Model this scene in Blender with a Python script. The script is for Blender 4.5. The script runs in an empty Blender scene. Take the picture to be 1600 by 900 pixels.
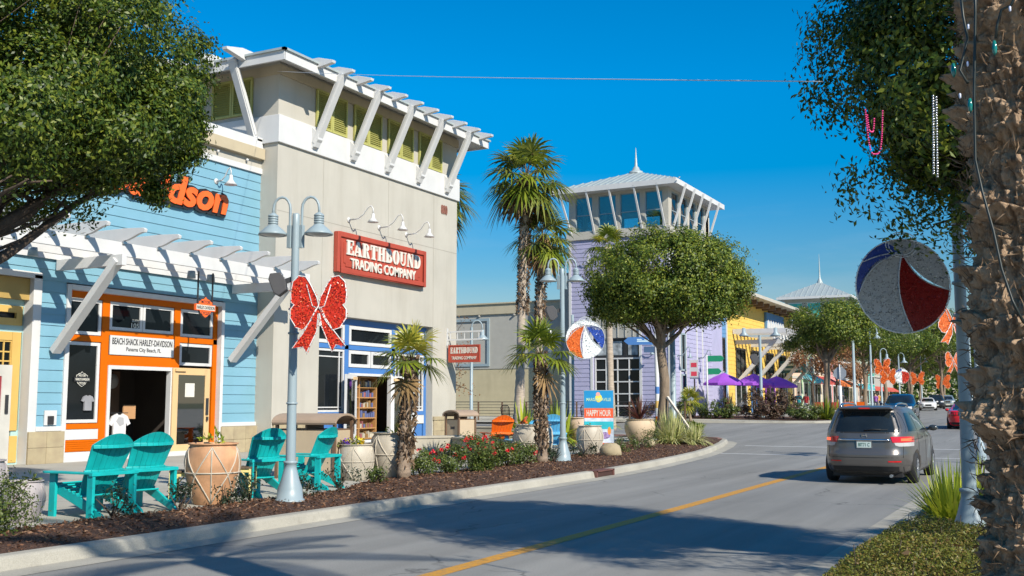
import bpy, bmesh, math, random
import numpy as np
from mathutils import Vector, Matrix
R = math.radians
random.seed(7); RNG = np.random.default_rng(11)
SC = bpy.context.scene
COL = SC.collection

# ------------------------------------------------------------------ camera, sky, sun, exposure
FPX, CAMH = 1640.0, 1.8
PITCH = math.atan(180 / FPX)
YAW = math.atan(866 * math.cos(PITCH) / FPX)
fw = Vector((-math.sin(YAW) * math.cos(PITCH), math.cos(YAW) * math.cos(PITCH), math.sin(PITCH)))
rt = Vector((math.cos(YAW), math.sin(YAW), 0)); upv = rt.cross(fw)
cam_d = bpy.data.cameras.new('camera'); cam = bpy.data.objects.new('camera', cam_d); COL.objects.link(cam)
cam_d.sensor_width = 36; cam_d.lens = 36 * FPX / 1600; cam_d.clip_start = .05; cam_d.clip_end = 5000
M = Matrix((rt, upv, -fw)).transposed().to_4x4(); M.translation = (0, 0, CAMH); cam.matrix_world = M
SC.camera = cam
SUN = Vector((1, -.48, .78)).normalized()
w = bpy.data.worlds.new('World'); SC.world = w; w.use_nodes = True
nt = w.node_tree; nt.nodes.clear()
sky = nt.nodes.new('ShaderNodeTexSky'); sky.sky_type = 'NISHITA'; sky.sun_disc = False
sky.sun_elevation = math.asin(SUN.z); sky.sun_rotation = math.atan2(SUN.x, SUN.y)
sky.air_density = 1.0; sky.dust_density = .05; sky.ozone_density = 2.0; sky.altitude = 0
hs = nt.nodes.new('ShaderNodeHueSaturation'); hs.inputs['Saturation'].default_value = 1.72; hs.inputs['Hue'].default_value = .499
bg = nt.nodes.new('ShaderNodeBackground'); bg.inputs['Strength'].default_value = .112
wo = nt.nodes.new('ShaderNodeOutputWorld')
tcw = nt.nodes.new('ShaderNodeTexCoord'); mpw = nt.nodes.new('ShaderNodeMapping'); mpw.inputs['Scale'].default_value = (2.2, 2.2, 13); nzw = nt.nodes.new('ShaderNodeTexNoise'); nzw.inputs['Scale'].default_value = 1.6; nzw.inputs['Detail'].default_value = 7; nzw.inputs['Roughness'].default_value = .62
sxw = nt.nodes.new('ShaderNodeSeparateXYZ'); c1 = nt.nodes.new('ShaderNodeMapRange'); c1.inputs[1].default_value = .52; c1.inputs[2].default_value = .78; c1.inputs[4].default_value = .30
c2 = nt.nodes.new('ShaderNodeMapRange'); c2.inputs[1].default_value = .22; c2.inputs[2].default_value = .04; mlw = nt.nodes.new('ShaderNodeMath'); mlw.operation = 'MULTIPLY'
mxw = nt.nodes.new('ShaderNodeMix'); mxw.data_type = 'RGBA'; mxw.inputs['B'].default_value = (4.0, 4.6, 5.2, 1)
L_ = nt.links.new; L_(tcw.outputs['Generated'], mpw.inputs[0]); L_(mpw.outputs[0], nzw.inputs['Vector']); L_(tcw.outputs['Generated'], sxw.inputs[0]); L_(nzw.outputs[0], c1.inputs[0]); L_(sxw.outputs[2], c2.inputs[0]); L_(c1.outputs[0], mlw.inputs[0]); L_(c2.outputs[0], mlw.inputs[1])
c3 = nt.nodes.new('ShaderNodeMapRange'); c3.inputs[1].default_value = .0; c3.inputs[2].default_value = .12; c3.inputs[3].default_value = .75; c3.inputs[4].default_value = 1.72; L_(sxw.outputs[2], c3.inputs[0]); L_(c3.outputs[0], hs.inputs['Saturation'])
c4 = nt.nodes.new('ShaderNodeMapRange'); c4.inputs[1].default_value = .08; c4.inputs[2].default_value = .29; c4.inputs[3].default_value = .52; c4.inputs[4].default_value = 1.03; L_(sxw.outputs[2], c4.inputs[0]); L_(c4.outputs[0], hs.inputs['Value'])
L_(sky.outputs[0], hs.inputs['Color']); L_(mlw.outputs[0], mxw.inputs['Factor']); L_(hs.outputs[0], mxw.inputs['A']); L_(mxw.outputs['Result'], bg.inputs[0])
nt.links.new(bg.outputs[0], wo.inputs[0])
sl = bpy.data.lights.new('sun', 'SUN'); sl.energy = 5.0; sl.angle = R(.53); sl.color = (1, .93, .80)
so = bpy.data.objects.new('sun', sl); COL.objects.link(so); so.rotation_euler = SUN.to_track_quat('Z', 'Y').to_euler(); so.location = (20, -10, 30)
SC.view_settings.view_transform = 'Standard'; SC.view_settings.look = 'None'; SC.view_settings.gamma = 1
SC.view_settings.exposure = .42
SC.cycles.max_bounces = 6; SC.cycles.transparent_max_bounces = 12
try: SC.cycles.use_denoising = True
except Exception: pass

# ------------------------------------------------------------------ terrain functions
def interp(v, xs, ys): return float(np.interp(v, xs, ys))
def gz(Y): return interp(Y, [-50, 35, 50, 65, 75, 110, 140, 300, 1500], [0, 0, .22, .5, .66, .88, 1.08, 1.5, 1.5])
def curve(Y): return 0 if Y < 70 else (-(Y - 70) ** 2 / 700 if Y < 105 else -1.75 - .1 * (Y - 105))
def kx(Y): return interp(Y, [-60, 24, 28, 32, 37, 41, 44, 45, 45.8, 46.4, 46.8, 47], [-10.2, -10.2, -10.4, -10.8, -11.4, -12.1, -12.8, -13.3, -14.2, -16, -20, -60])
def kx2(Y): return interp(Y, [66.6, 66.8, 67, 67.4, 68, 69, 70.5, 400], [-60, -24, -16.5, -14, -13.2, -12.75, -12.6, -12.6]) + curve(Y)
def kr(Y): return interp(Y, [-60, 29, 31, 34, 37, 400], [-2.2, -2.2, -1.9, -.8, .6, .8]) + curve(Y)
def pz(x, y):
    k = kx(y) if y < 47 else kx2(max(y, 66.7))
    return gz(y) + .15 + .013 * min(max(k - x, 0), 12)

# ------------------------------------------------------------------ materials
def mat(name, col, rough=.6, metal=0., var=.1, scale=2.0, bump=0., bscale=60., island=0., spec=.5, emit=0, stain=0., stretch=None, coat=0., transl=0.):
    m = bpy.data.materials.new(name); m.use_nodes = True; t = m.node_tree; N = t.nodes; L = t.links
    b = N['Principled BSDF']; b.inputs['Roughness'].default_value = rough; b.inputs['Metallic'].default_value = metal
    b.inputs['Specular IOR Level'].default_value = spec; b.inputs['Coat Weight'].default_value = coat
    tc = N.new('ShaderNodeTexCoord'); src = tc.outputs['Object']
    if stretch:
        mp = N.new('ShaderNodeMapping'); mp.inputs['Scale'].default_value = stretch; L.new(src, mp.inputs[0]); src = mp.outputs[0]
    nz = N.new('ShaderNodeTexNoise'); nz.inputs['Scale'].default_value = scale; nz.inputs['Detail'].default_value = 6; L.new(src, nz.inputs['Vector'])
    mr = N.new('ShaderNodeMapRange'); mr.inputs[1].default_value = .3; mr.inputs[2].default_value = .7
    mr.inputs[3].default_value = 1 - var; mr.inputs[4].default_value = 1 + var; L.new(nz.outputs[0], mr.inputs[0])
    hv = N.new('ShaderNodeHueSaturation'); hv.inputs['Color'].default_value = (*col, 1)
    val = mr.outputs[0]
    if island:
        ge = N.new('ShaderNodeNewGeometry'); m2 = N.new('ShaderNodeMapRange')
        m2.inputs[3].default_value = 1 - island; m2.inputs[4].default_value = 1 + island; L.new(ge.outputs['Random Per Island'], m2.inputs[0])
        mu = N.new('ShaderNodeMath'); mu.operation = 'MULTIPLY'; L.new(val, mu.inputs[0]); L.new(m2.outputs[0], mu.inputs[1]); val = mu.outputs[0]
        mh = N.new('ShaderNodeMapRange'); mh.inputs[3].default_value = .5 - .03 * min(island, .8); mh.inputs[4].default_value = .5 + .02
        L.new(nz.outputs[0], mh.inputs[0]); L.new(mh.outputs[0], hv.inputs['Hue'])
    L.new(val, hv.inputs['Value']); out = hv.outputs[0]
    if stain:
        n2 = N.new('ShaderNodeTexNoise'); n2.inputs['Scale'].default_value = .5; n2.inputs['Detail'].default_value = 8; n2.inputs['Roughness'].default_value = .65
        mp2 = N.new('ShaderNodeMapping'); mp2.inputs['Scale'].default_value = (3.5, 3.5, .5); L.new(tc.outputs['Object'], mp2.inputs[0]); L.new(mp2.outputs[0], n2.inputs['Vector'])
        r2 = N.new('ShaderNodeMapRange'); r2.inputs[1].default_value = .47; r2.inputs[2].default_value = .74; r2.inputs[4].default_value = stain; L.new(n2.outputs[0], r2.inputs[0])
        mx = N.new('ShaderNodeMix'); mx.data_type = 'RGBA'; L.new(r2.outputs[0], mx.inputs['Factor']); L.new(out, mx.inputs['A']); mx.inputs['B'].default_value = (col[0] * .5, col[1] * .45, col[2] * .38, 1); out = mx.outputs['Result']
    L.new(out, b.inputs['Base Color'])
    if emit: L.new(out, b.inputs['Emission Color']); b.inputs['Emission Strength'].default_value = emit
    if bump:
        n3 = N.new('ShaderNodeTexNoise'); n3.inputs['Scale'].default_value = bscale; n3.inputs['Detail'].default_value = 5; L.new(src, n3.inputs['Vector'])
        bp = N.new('ShaderNodeBump'); bp.inputs['Strength'].default_value = bump; bp.inputs['Distance'].default_value = .02; L.new(n3.outputs[0], bp.inputs['Height']); L.new(bp.outputs[0], b.inputs['Normal'])
    if transl:
        tr = N.new('ShaderNodeBsdfTranslucent'); L.new(out, tr.inputs['Color']); ms = N.new('ShaderNodeMixShader'); ms.inputs[0].default_value = transl
        L.new(b.outputs[0], ms.inputs[1]); L.new(tr.outputs[0], ms.inputs[2]); L.new(ms.outputs[0], N['Material Output'].inputs['Surface'])
    return m
def leafmat(name, cols, rough=.42, transl=.22, spec=.45):
    m = bpy.data.materials.new(name); m.use_nodes = True; t = m.node_tree; N = t.nodes; L = t.links
    b = N['Principled BSDF']; b.inputs['Roughness'].default_value = rough; b.inputs['Specular IOR Level'].default_value = spec
    ge = N.new('ShaderNodeNewGeometry'); cr = N.new('ShaderNodeValToRGB'); L.new(ge.outputs['Random Per Island'], cr.inputs[0])
    e = cr.color_ramp.elements
    while len(e) < len(cols): e.new(.5)
    for i, c in enumerate(cols): e[i].position = i / max(1, len(cols) - 1); e[i].color = (*c, 1)
    L.new(cr.outputs[0], b.inputs['Base Color'])
    tr = N.new('ShaderNodeBsdfTranslucent'); hv = N.new('ShaderNodeHueSaturation'); hv.inputs['Value'].default_value = 1.5; hv.inputs['Hue'].default_value = .48
    L.new(cr.outputs[0], hv.inputs['Color']); L.new(hv.outputs[0], tr.inputs['Color'])
    ms = N.new('ShaderNodeMixShader'); ms.inputs[0].default_value = transl
    L.new(b.outputs[0], ms.inputs[1]); L.new(tr.outputs[0], ms.inputs[2]); L.new(ms.outputs[0], N['Material Output'].inputs['Surface'])
    return m
def glassmat(name, tint, trans=.7, rough=.02):
    m = bpy.data.materials.new(name); m.use_nodes = True; N = m.node_tree.nodes; L = m.node_tree.links
    N.remove(N['Principled BSDF'])
    gl = N.new('ShaderNodeBsdfGlossy'); gl.inputs['Roughness'].default_value = rough
    tr = N.new('ShaderNodeBsdfTransparent'); tr.inputs[0].default_value = (*tint, 1)
    fr = N.new('ShaderNodeFresnel'); fr.inputs[0].default_value = 1.5
    mp = N.new('ShaderNodeMapRange'); mp.inputs[3].default_value = 1 - trans; mp.inputs[4].default_value = 1; L.new(fr.outputs[0], mp.inputs[0])
    ms = N.new('ShaderNodeMixShader'); L.new(mp.outputs[0], ms.inputs[0]); L.new(tr.outputs[0], ms.inputs[1]); L.new(gl.outputs[0], ms.inputs[2])
    L.new(ms.outputs[0], N['Material Output'].inputs['Surface'])
    return m
def bark_mat(name, cols):
    m = bpy.data.materials.new(name); m.use_nodes = True; N = m.node_tree.nodes; L = m.node_tree.links; b = N['Principled BSDF']; b.inputs['Roughness'].default_value = .95
    tc = N.new('ShaderNodeTexCoord'); mp = N.new('ShaderNodeMapping'); mp.inputs['Scale'].default_value = (3.2, 3.2, 1.1); L.new(tc.outputs['Object'], mp.inputs[0])
    n1 = N.new('ShaderNodeTexNoise'); n1.inputs['Scale'].default_value = 4; n1.inputs['Detail'].default_value = 9; n1.inputs['Roughness'].default_value = .68; L.new(mp.outputs[0], n1.inputs['Vector'])
    cr = N.new('ShaderNodeValToRGB'); e = cr.color_ramp.elements
    while len(e) < len(cols): e.new(.5)
    for i, c in enumerate(cols): e[i].position = .28 + .46 * i / (len(cols) - 1); e[i].color = (*c, 1)
    L.new(n1.outputs[0], cr.inputs[0]); L.new(cr.outputs[0], b.inputs['Base Color'])
    n2 = N.new('ShaderNodeTexNoise'); n2.inputs['Scale'].default_value = 38; n2.inputs['Detail'].default_value = 8; n2.inputs['Roughness'].default_value = .7; L.new(mp.outputs[0], n2.inputs['Vector'])
    bp = N.new('ShaderNodeBump'); bp.inputs['Strength'].default_value = 1; bp.inputs['Distance'].default_value = .02; L.new(n2.outputs[0], bp.inputs['Height']); L.new(bp.outputs[0], b.inputs['Normal'])
    return m
def ground_mat(name, kind):
    m = bpy.data.materials.new(name); m.use_nodes = True; N = m.node_tree.nodes; L = m.node_tree.links; b = N['Principled BSDF']
    tc = N.new('ShaderNodeTexCoord'); P = tc.outputs['Object']
    def noise(s, d=6, st=None, ro=.55):
        n = N.new('ShaderNodeTexNoise'); n.inputs['Scale'].default_value = s; n.inputs['Detail'].default_value = d; n.inputs['Roughness'].default_value = ro
        if st: q = N.new('ShaderNodeMapping'); q.inputs['Scale'].default_value = st; L.new(P, q.inputs[0]); L.new(q.outputs[0], n.inputs['Vector'])
        else: L.new(P, n.inputs['Vector'])
        return n.outputs[0]
    def mr(v, a, b_, c, d):
        n = N.new('ShaderNodeMapRange'); L.new(v, n.inputs[0])
        for i, q in enumerate((a, b_, c, d)): n.inputs[i + 1].default_value = q
        return n.outputs[0]
    def mul(a, c):
        n = N.new('ShaderNodeMath'); n.operation = 'MULTIPLY'; L.new(a, n.inputs[0])
        if isinstance(c, float): n.inputs[1].default_value = c
        else: L.new(c, n.inputs[1])
        return n.outputs[0]
    def col(v, c):
        h = N.new('ShaderNodeHueSaturation'); h.inputs['Color'].default_value = (*c, 1); L.new(v, h.inputs['Value']); return h.outputs[0]
    def mix(f, a, c):
        x = N.new('ShaderNodeMix'); x.data_type = 'RGBA'; L.new(f, x.inputs['Factor']); L.new(a, x.inputs['A'])
        x.inputs['B'].default_value = (*c, 1); return x.outputs['Result']
    def bump(h, s, d):
        bp = N.new('ShaderNodeBump'); bp.inputs['Strength'].default_value = s; bp.inputs['Distance'].default_value = d; L.new(h, bp.inputs['Height']); L.new(bp.outputs[0], b.inputs['Normal'])
    if kind == 'asphalt':
        big = mr(noise(.22, 7, (1, .35, 1), .6), .3, .7, .80, 1.18); strk = mr(noise(1.1, 4, (1.6, .05, 1)), .3, .7, .84, 1.12)
        fine = noise(60, 5, None, .8); sp = mr(fine, .3, .7, .66, 1.36); c = col(mul(mul(big, strk), sp), (.215, .212, .20))
        vo = N.new('ShaderNodeTexVoronoi'); vo.feature = 'DISTANCE_TO_EDGE'; vo.inputs['Scale'].default_value = .23
        wn = N.new('ShaderNodeTexNoise'); wn.inputs['Scale'].default_value = 1.2; wn.inputs['Detail'].default_value = 5; L.new(P, wn.inputs['Vector'])
        va = N.new('ShaderNodeVectorMath'); va.operation = 'ADD'; L.new(P, va.inputs[0]); L.new(wn.outputs['Color'], va.inputs[1]); L.new(va.outputs[0], vo.inputs['Vector'])
        ck = mul(mr(vo.outputs[0], .0, .007, 1, 0), mr(noise(.5), .42, .56, 0, .7)); c = mix(ck, c, (.05, .05, .05))
        pit = mul(mr(noise(5.5, 2), .68, .74, 0, .45), mr(noise(.7), .45, .6, 0, 1)); c = mix(pit, c, (.09, .088, .085))
        L.new(c, b.inputs['Base Color']); b.inputs['Roughness'].default_value = .85; bump(fine, .5, .006)
    elif kind == 'concrete':
        v = mul(mr(noise(.5, 8), .3, .7, .86, 1.14), mr(noise(60, 3), .3, .7, .9, 1.1)); c = col(v, (.36, .345, .30))
        br = N.new('ShaderNodeTexBrick'); br.offset = 0; br.inputs['Scale'].default_value = 1; br.inputs['Mortar Size'].default_value = .008; br.inputs['Brick Width'].default_value = 1.5; br.inputs['Row Height'].default_value = 1.5
        L.new(P, br.inputs['Vector']); c = mix(mul(br.outputs['Fac'], .7), c, (.12, .11, .1)); L.new(c, b.inputs['Base Color']); b.inputs['Roughness'].default_value = .85; bump(noise(80, 3), .25, .005)
    elif kind == 'kerb':
        v = mul(mr(noise(.8, 8), .3, .7, .82, 1.14), mr(noise(70, 3), .3, .7, .86, 1.12)); c = col(v, (.35, .33, .28))
        c = mix(mul(mr(noise(2.2, 7, None, .7), .55, .75, 0, 1), .45), c, (.16, .145, .12)); L.new(c, b.inputs['Base Color']); b.inputs['Roughness'].default_value = .9; bump(noise(60, 4), .4, .008)
    elif kind == 'mulch':
        vo = N.new('ShaderNodeTexVoronoi'); vo.inputs['Scale'].default_value = 26; q = N.new('ShaderNodeMapping'); q.inputs['Scale'].default_value = (1, 2.2, 1); L.new(P, q.inputs[0]); L.new(q.outputs[0], vo.inputs['Vector'])
        cr = N.new('ShaderNodeValToRGB'); L.new(vo.outputs['Color'], cr.inputs[0]); e = cr.color_ramp.elements; e[0].color = (.03, .014, .008, 1); e[1].color = (.2, .105, .06, 1); e.new(.6).color = (.085, .038, .022, 1)
        L.new(cr.outputs[0], b.inputs['Base Color']); b.inputs['Roughness'].default_value = .95; bump(vo.outputs['Distance'], 1, .03)
    elif kind == 'paver':
        br = N.new('ShaderNodeTexBrick'); br.inputs['Scale'].default_value = 5; br.inputs['Color1'].default_value = (.3, .13, .09, 1); br.inputs['Color2'].default_value = (.22, .1, .08, 1); br.inputs['Mortar'].default_value = (.2, .17, .14, 1)
        L.new(P, br.inputs['Vector']); L.new(br.outputs[0], b.inputs['Base Color']); b.inputs['Roughness'].default_value = .9
    elif kind == 'earth':
        c = col(mr(noise(.05, 8), .3, .7, .7, 1.3), (.16, .17, .09)); L.new(c, b.inputs['Base Color']); b.inputs['Roughness'].default_value = .95
    elif kind == 'paint':
        v = mr(noise(40, 5), .3, .7, .85, 1.1); c = col(v, (.55, .26, .02)); c = mix(mul(mr(noise(11, 8, None, .78), .48, .62, 0, 1), .6), c, (.17, .155, .13)); L.new(c, b.inputs['Base Color']); b.inputs['Roughness'].default_value = .7
    elif kind == 'wpaint':
        v = mr(noise(40, 5), .3, .7, .85, 1.1); c = col(v, (.5, .5, .49)); c = mix(mul(mr(noise(9, 8, None, .75), .48, .66, 0, 1), .7), c, (.22, .22, .21)); L.new(c, b.inputs['Base Color']); b.inputs['Roughness'].default_value = .7
    return m
WHITE = mat('white_paint', (.57, .57, .565), .5, var=.04, stain=.12)
CREAM = mat('cream_stucco', (.435, .412, .358), .85, var=.06, scale=.7, bump=.45, bscale=70, stain=.22)
CREAMD = mat('cream_band', (.45, .38, .26), .8, var=.05, bump=.2, stain=.12)
BEIGE = mat('beige_stucco', (.45, .40, .29), .85, var=.06, scale=.5, bump=.2, stain=.2)
GREYS = mat('grey_stucco', (.37, .36, .325), .85, var=.05, bump=.2)
STONE = mat('cast_stone', (.36, .285, .185), .85, var=.1, scale=5, bump=.4, bscale=70, island=.08)
SIDEB = mat('blue_siding', (.17, .36, .44), .55, var=.05, scale=1.2, island=.04, bump=.1, bscale=30, stain=.08)
PURP = mat('lilac_shingle', (.35, .35, .50), .7, var=.05, island=.04)
BLUES = mat('slate_blue_siding', (.10, .25, .42), .6, island=.05)
YELS = mat('yellow_siding', (.66, .40, .09), .6, var=.05, island=.05)
PEACH = mat('peach_stucco', (.74, .46, .34), .8); MINT = mat('mint_siding', (.46, .62, .40), .7); SAND = mat('sand_stucco', (.72, .6, .42), .8)
TEALP = mat('teal_paint', (.05, .42, .36), .6); PINKP = mat('pink_stucco', (.72, .28, .27), .8); SKYP = mat('pale_blue_stucco', (.5, .66, .74), .8)
ORANGE = mat('orange_paint', (.56, .115, .0), .55, var=.05, spec=.15)
ORANGEC = mat('orange_plastic', (.70, .13, .008), .4, var=.05, spec=.4)
TEAL = mat('teal_plastic', (.006, .385, .385), .42, var=.14, scale=5, spec=.4)
SKYC = mat('sky_blue_plastic', (.09, .38, .62), .45, var=.05)
BLUEP = mat('royal_blue_paint', (.055, .17, .43), .5, var=.04)
YELP = mat('yellow_paint', (.56, .36, .10), .5, var=.05)
AQUAP = mat('pale_aqua_paint', (.35, .53, .52), .5, var=.04)
TAN = mat('tan_door_paint', (.62, .42, .21), .5, var=.04)
SHUT = mat('lime_shutter_paint', (.40, .39, .12), .55, var=.06)
LAMPG = mat('lamp_grey_paint', (.27, .34, .375), .4, var=.06, spec=.5, stain=.1)
ROOFM = mat('roof_metal', (.36, .41, .41), .45, metal=.15, var=.08)
DARKM = mat('dark_metal', (.03, .03, .032), .45, var=.15)
BLACK = mat('black_rubber', (.015, .015, .016), .7, var=.2)
GREYB = mat('speaker_grey', (.055, .055, .06), .6, var=.1, bump=.3, bscale=300)
STEEL = mat('steel', (.5, .5, .5), .3, metal=1)
BROWN = mat('brown_metal', (.15, .09, .055), .5, var=.1)
BINT = mat('tan_bin_panel', (.46, .365, .25), .7, var=.05, bump=.15, stain=.1)
SIGNR = mat('sign_red', (.38, .058, .032), .6, var=.07, stain=.1)
LETW = mat('letter_cream', (.62, .60, .53), .6, var=.03)
LETB = mat('letter_black', (.02, .02, .022), .5)
LETBR = mat('letter_brown', (.22, .09, .06), .6)
SIGNO = mat('sign_orange', (.85, .13, .02), .5)
POTC = mat('cream_glazed_pot', (.48, .43, .35), .55, var=.1, scale=4, bump=.2, stain=.35)
POTT = mat('terracotta_stained_pot', (.55, .30, .16), .6, var=.3, scale=3.2, bump=.2, stain=.6)
POTG = mat('grey_pot', (.36, .33, .33), .6, var=.12, stain=.3)
CONC = mat('wall_concrete', (.38, .345, .275), .9, var=.08, bump=.3, stain=.25)
WOODB = mat('brown_wood', (.13, .09, .055), .7, var=.2, scale=6, stretch=(1, 12, 12))
WOODW = mat('warm_wood', (.42, .22, .08), .5, var=.15, scale=6, stretch=(8, 8, 1))
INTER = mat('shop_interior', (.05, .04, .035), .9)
PURU = mat('purple_canvas', (.36, .09, .60), .7, var=.08, transl=.25)
GLASS = mat('window_glass', (.010, .013, .016), .03, spec=.25, var=.3, scale=.6)
GLASSC = glassmat('cyan_glass', (.62, .92, .95), .86)
GLASSD = glassmat('door_glass', (.55, .62, .62), .72)
CARGL = mat('car_glass', (.012, .016, .018), .04, spec=.6, var=.3)
TYRE = mat('tyre', (.02, .02, .021), .8, var=.2, bump=.2)
RIM = mat('alloy', (.55, .56, .58), .28, metal=.9)
CHROME = mat('chrome', (.7, .7, .72), .12, metal=1)
REDL = mat('tail_lens', (.55, .008, .012), .15, var=.1, coat=.6)
REDE = mat('lit_brake_lens', (.9, .08, .03), .2, emit=1.6)
LENSW = mat('clear_lens', (.45, .45, .45), .3)
BARK = mat('grey_bark', (.20, .15, .105), .9, var=.3, scale=9, bump=.8, bscale=35, stretch=(1, 1, .3))
BARKD = mat('brown_bark', (.085, .06, .042), .9, var=.35, scale=10, bump=.8, bscale=40)
PBARK = mat('palm_bark', (.27, .2, .145), .9, var=.3, scale=7, bump=.8, bscale=45, stretch=(1, 1, 2))
PBARK2 = mat('smooth_palm_bark', (.40, .33, .26), .9, var=.22, scale=5, bump=.6, bscale=30, stretch=(.6, .6, 4))
FIBRE = mat('palm_fibre', (.16, .10, .06), .95, var=.3, island=.4)
LF_OAK = leafmat('oak_leaf', [(.020, .042, .008), (.042, .085, .010), (.095, .145, .015), (.22, .25, .03)], .45, .3, .4)
LF_FIC = leafmat('ficus_leaf', [(.034, .062, .010), (.068, .115, .014), (.14, .19, .02), (.28, .30, .04)], .5, .25, .35)
LF_SHR = leafmat('shrub_leaf', [(.035, .06, .014), (.075, .11, .022), (.14, .17, .03)], .45)
LF_DRK = leafmat('dark_shrub_leaf', [(.012, .026, .014), (.03, .05, .025), (.07, .09, .05)], .4)
LF_PALM = leafmat('palm_leaf', [(.07, .11, .012), (.14, .19, .016), (.24, .28, .025)], .4, .3)
LF_PALM2 = leafmat('tall_palm_leaf', [(.06, .09, .018), (.14, .17, .026), (.27, .28, .05)], .4, .35)
LF_YEL = leafmat('yellow_leaf', [(.30, .30, .03), (.45, .40, .05), (.22, .27, .03)], .45, .3)
LF_DEAD = leafmat('dead_leaf', [(.20, .12, .05), (.30, .19, .08), (.13, .08, .04)], .8, .1)
LF_LIME = leafmat('lime_leaf', [(.13, .20, .02), (.28, .34, .03), (.44, .46, .05)], .42, .3)
LF_RED = leafmat('ti_leaf', [(.09, .03, .03), (.17, .06, .045), (.10, .075, .03)], .45, .2)
LF_BRN = leafmat('copper_leaf', [(.05, .03, .022), (.11, .055, .035), (.085, .07, .03)], .5, .15)
LF_VAR = leafmat('variegated_blade', [(.38, .40, .13), (.58, .56, .28), (.22, .27, .07)], .5, .25)
LF_GC = leafmat('ground_cover_leaf', [(.06, .085, .012), (.14, .16, .02), (.22, .21, .04), (.20, .12, .04)], .5)
LF_RUST = leafmat('autumn_leaf', [(.22, .09, .04), (.30, .15, .06), (.12, .07, .03)], .6, .2)
BLOOM = leafmat('rose_petal', [(.60, .012, .02), (.75, .03, .04), (.80, .12, .10)], .5, .2)
BLOOMY = leafmat('pansy_petal', [(.75, .5, .02), (.8, .62, .05)], .5, .2); BLOOMV = leafmat('violet_petal', [(.12, .05, .4), (.2, .07, .5)], .5, .2)
CHIP = leafmat('bark_chip', [(.025, .012, .007), (.08, .036, .02), (.17, .085, .05), (.3, .19, .12)], .95, 0, .2)
TINR = leafmat('red_tinsel', [(.34, .012, .005), (.62, .045, .010), (.48, .018, .006), (.85, .22, .08)], .35, .0, .5)
TINO = leafmat('orange_tinsel', [(.74, .15, .02), (.85, .22, .03), (.62, .11, .015), (.9, .34, .08)], .4, .05, .5)
TINS = leafmat('silver_tinsel', [(.42, .45, .46), (.62, .65, .66), (.9, .92, .92), (.5, .54, .56)], .3, .0, .9)
TINSD = leafmat('shaded_silver_tinsel', [(.10, .105, .11), (.18, .19, .195), (.3, .31, .315), (.85, .87, .88), (.16, .17, .17)], .3, 0, .6); TINRD = leafmat('shaded_red_tinsel', [(.16, .003, .003), (.30, .008, .006), (.22, .004, .004), (.6, .05, .03)], .3, 0, .5)  # darker copies of silver and red tinsel, tree shade put into the colour
TINB = leafmat('blue_tinsel', [(.01, .03, .20), (.015, .06, .36), (.05, .12, .5)], .3, .0, .9)
TINY = leafmat('yellow_tinsel', [(.7, .4, .02), (.85, .55, .05)], .3, 0, .9)
SKIN = mat('skin', (.55, .33, .23), .6, var=.05)
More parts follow.
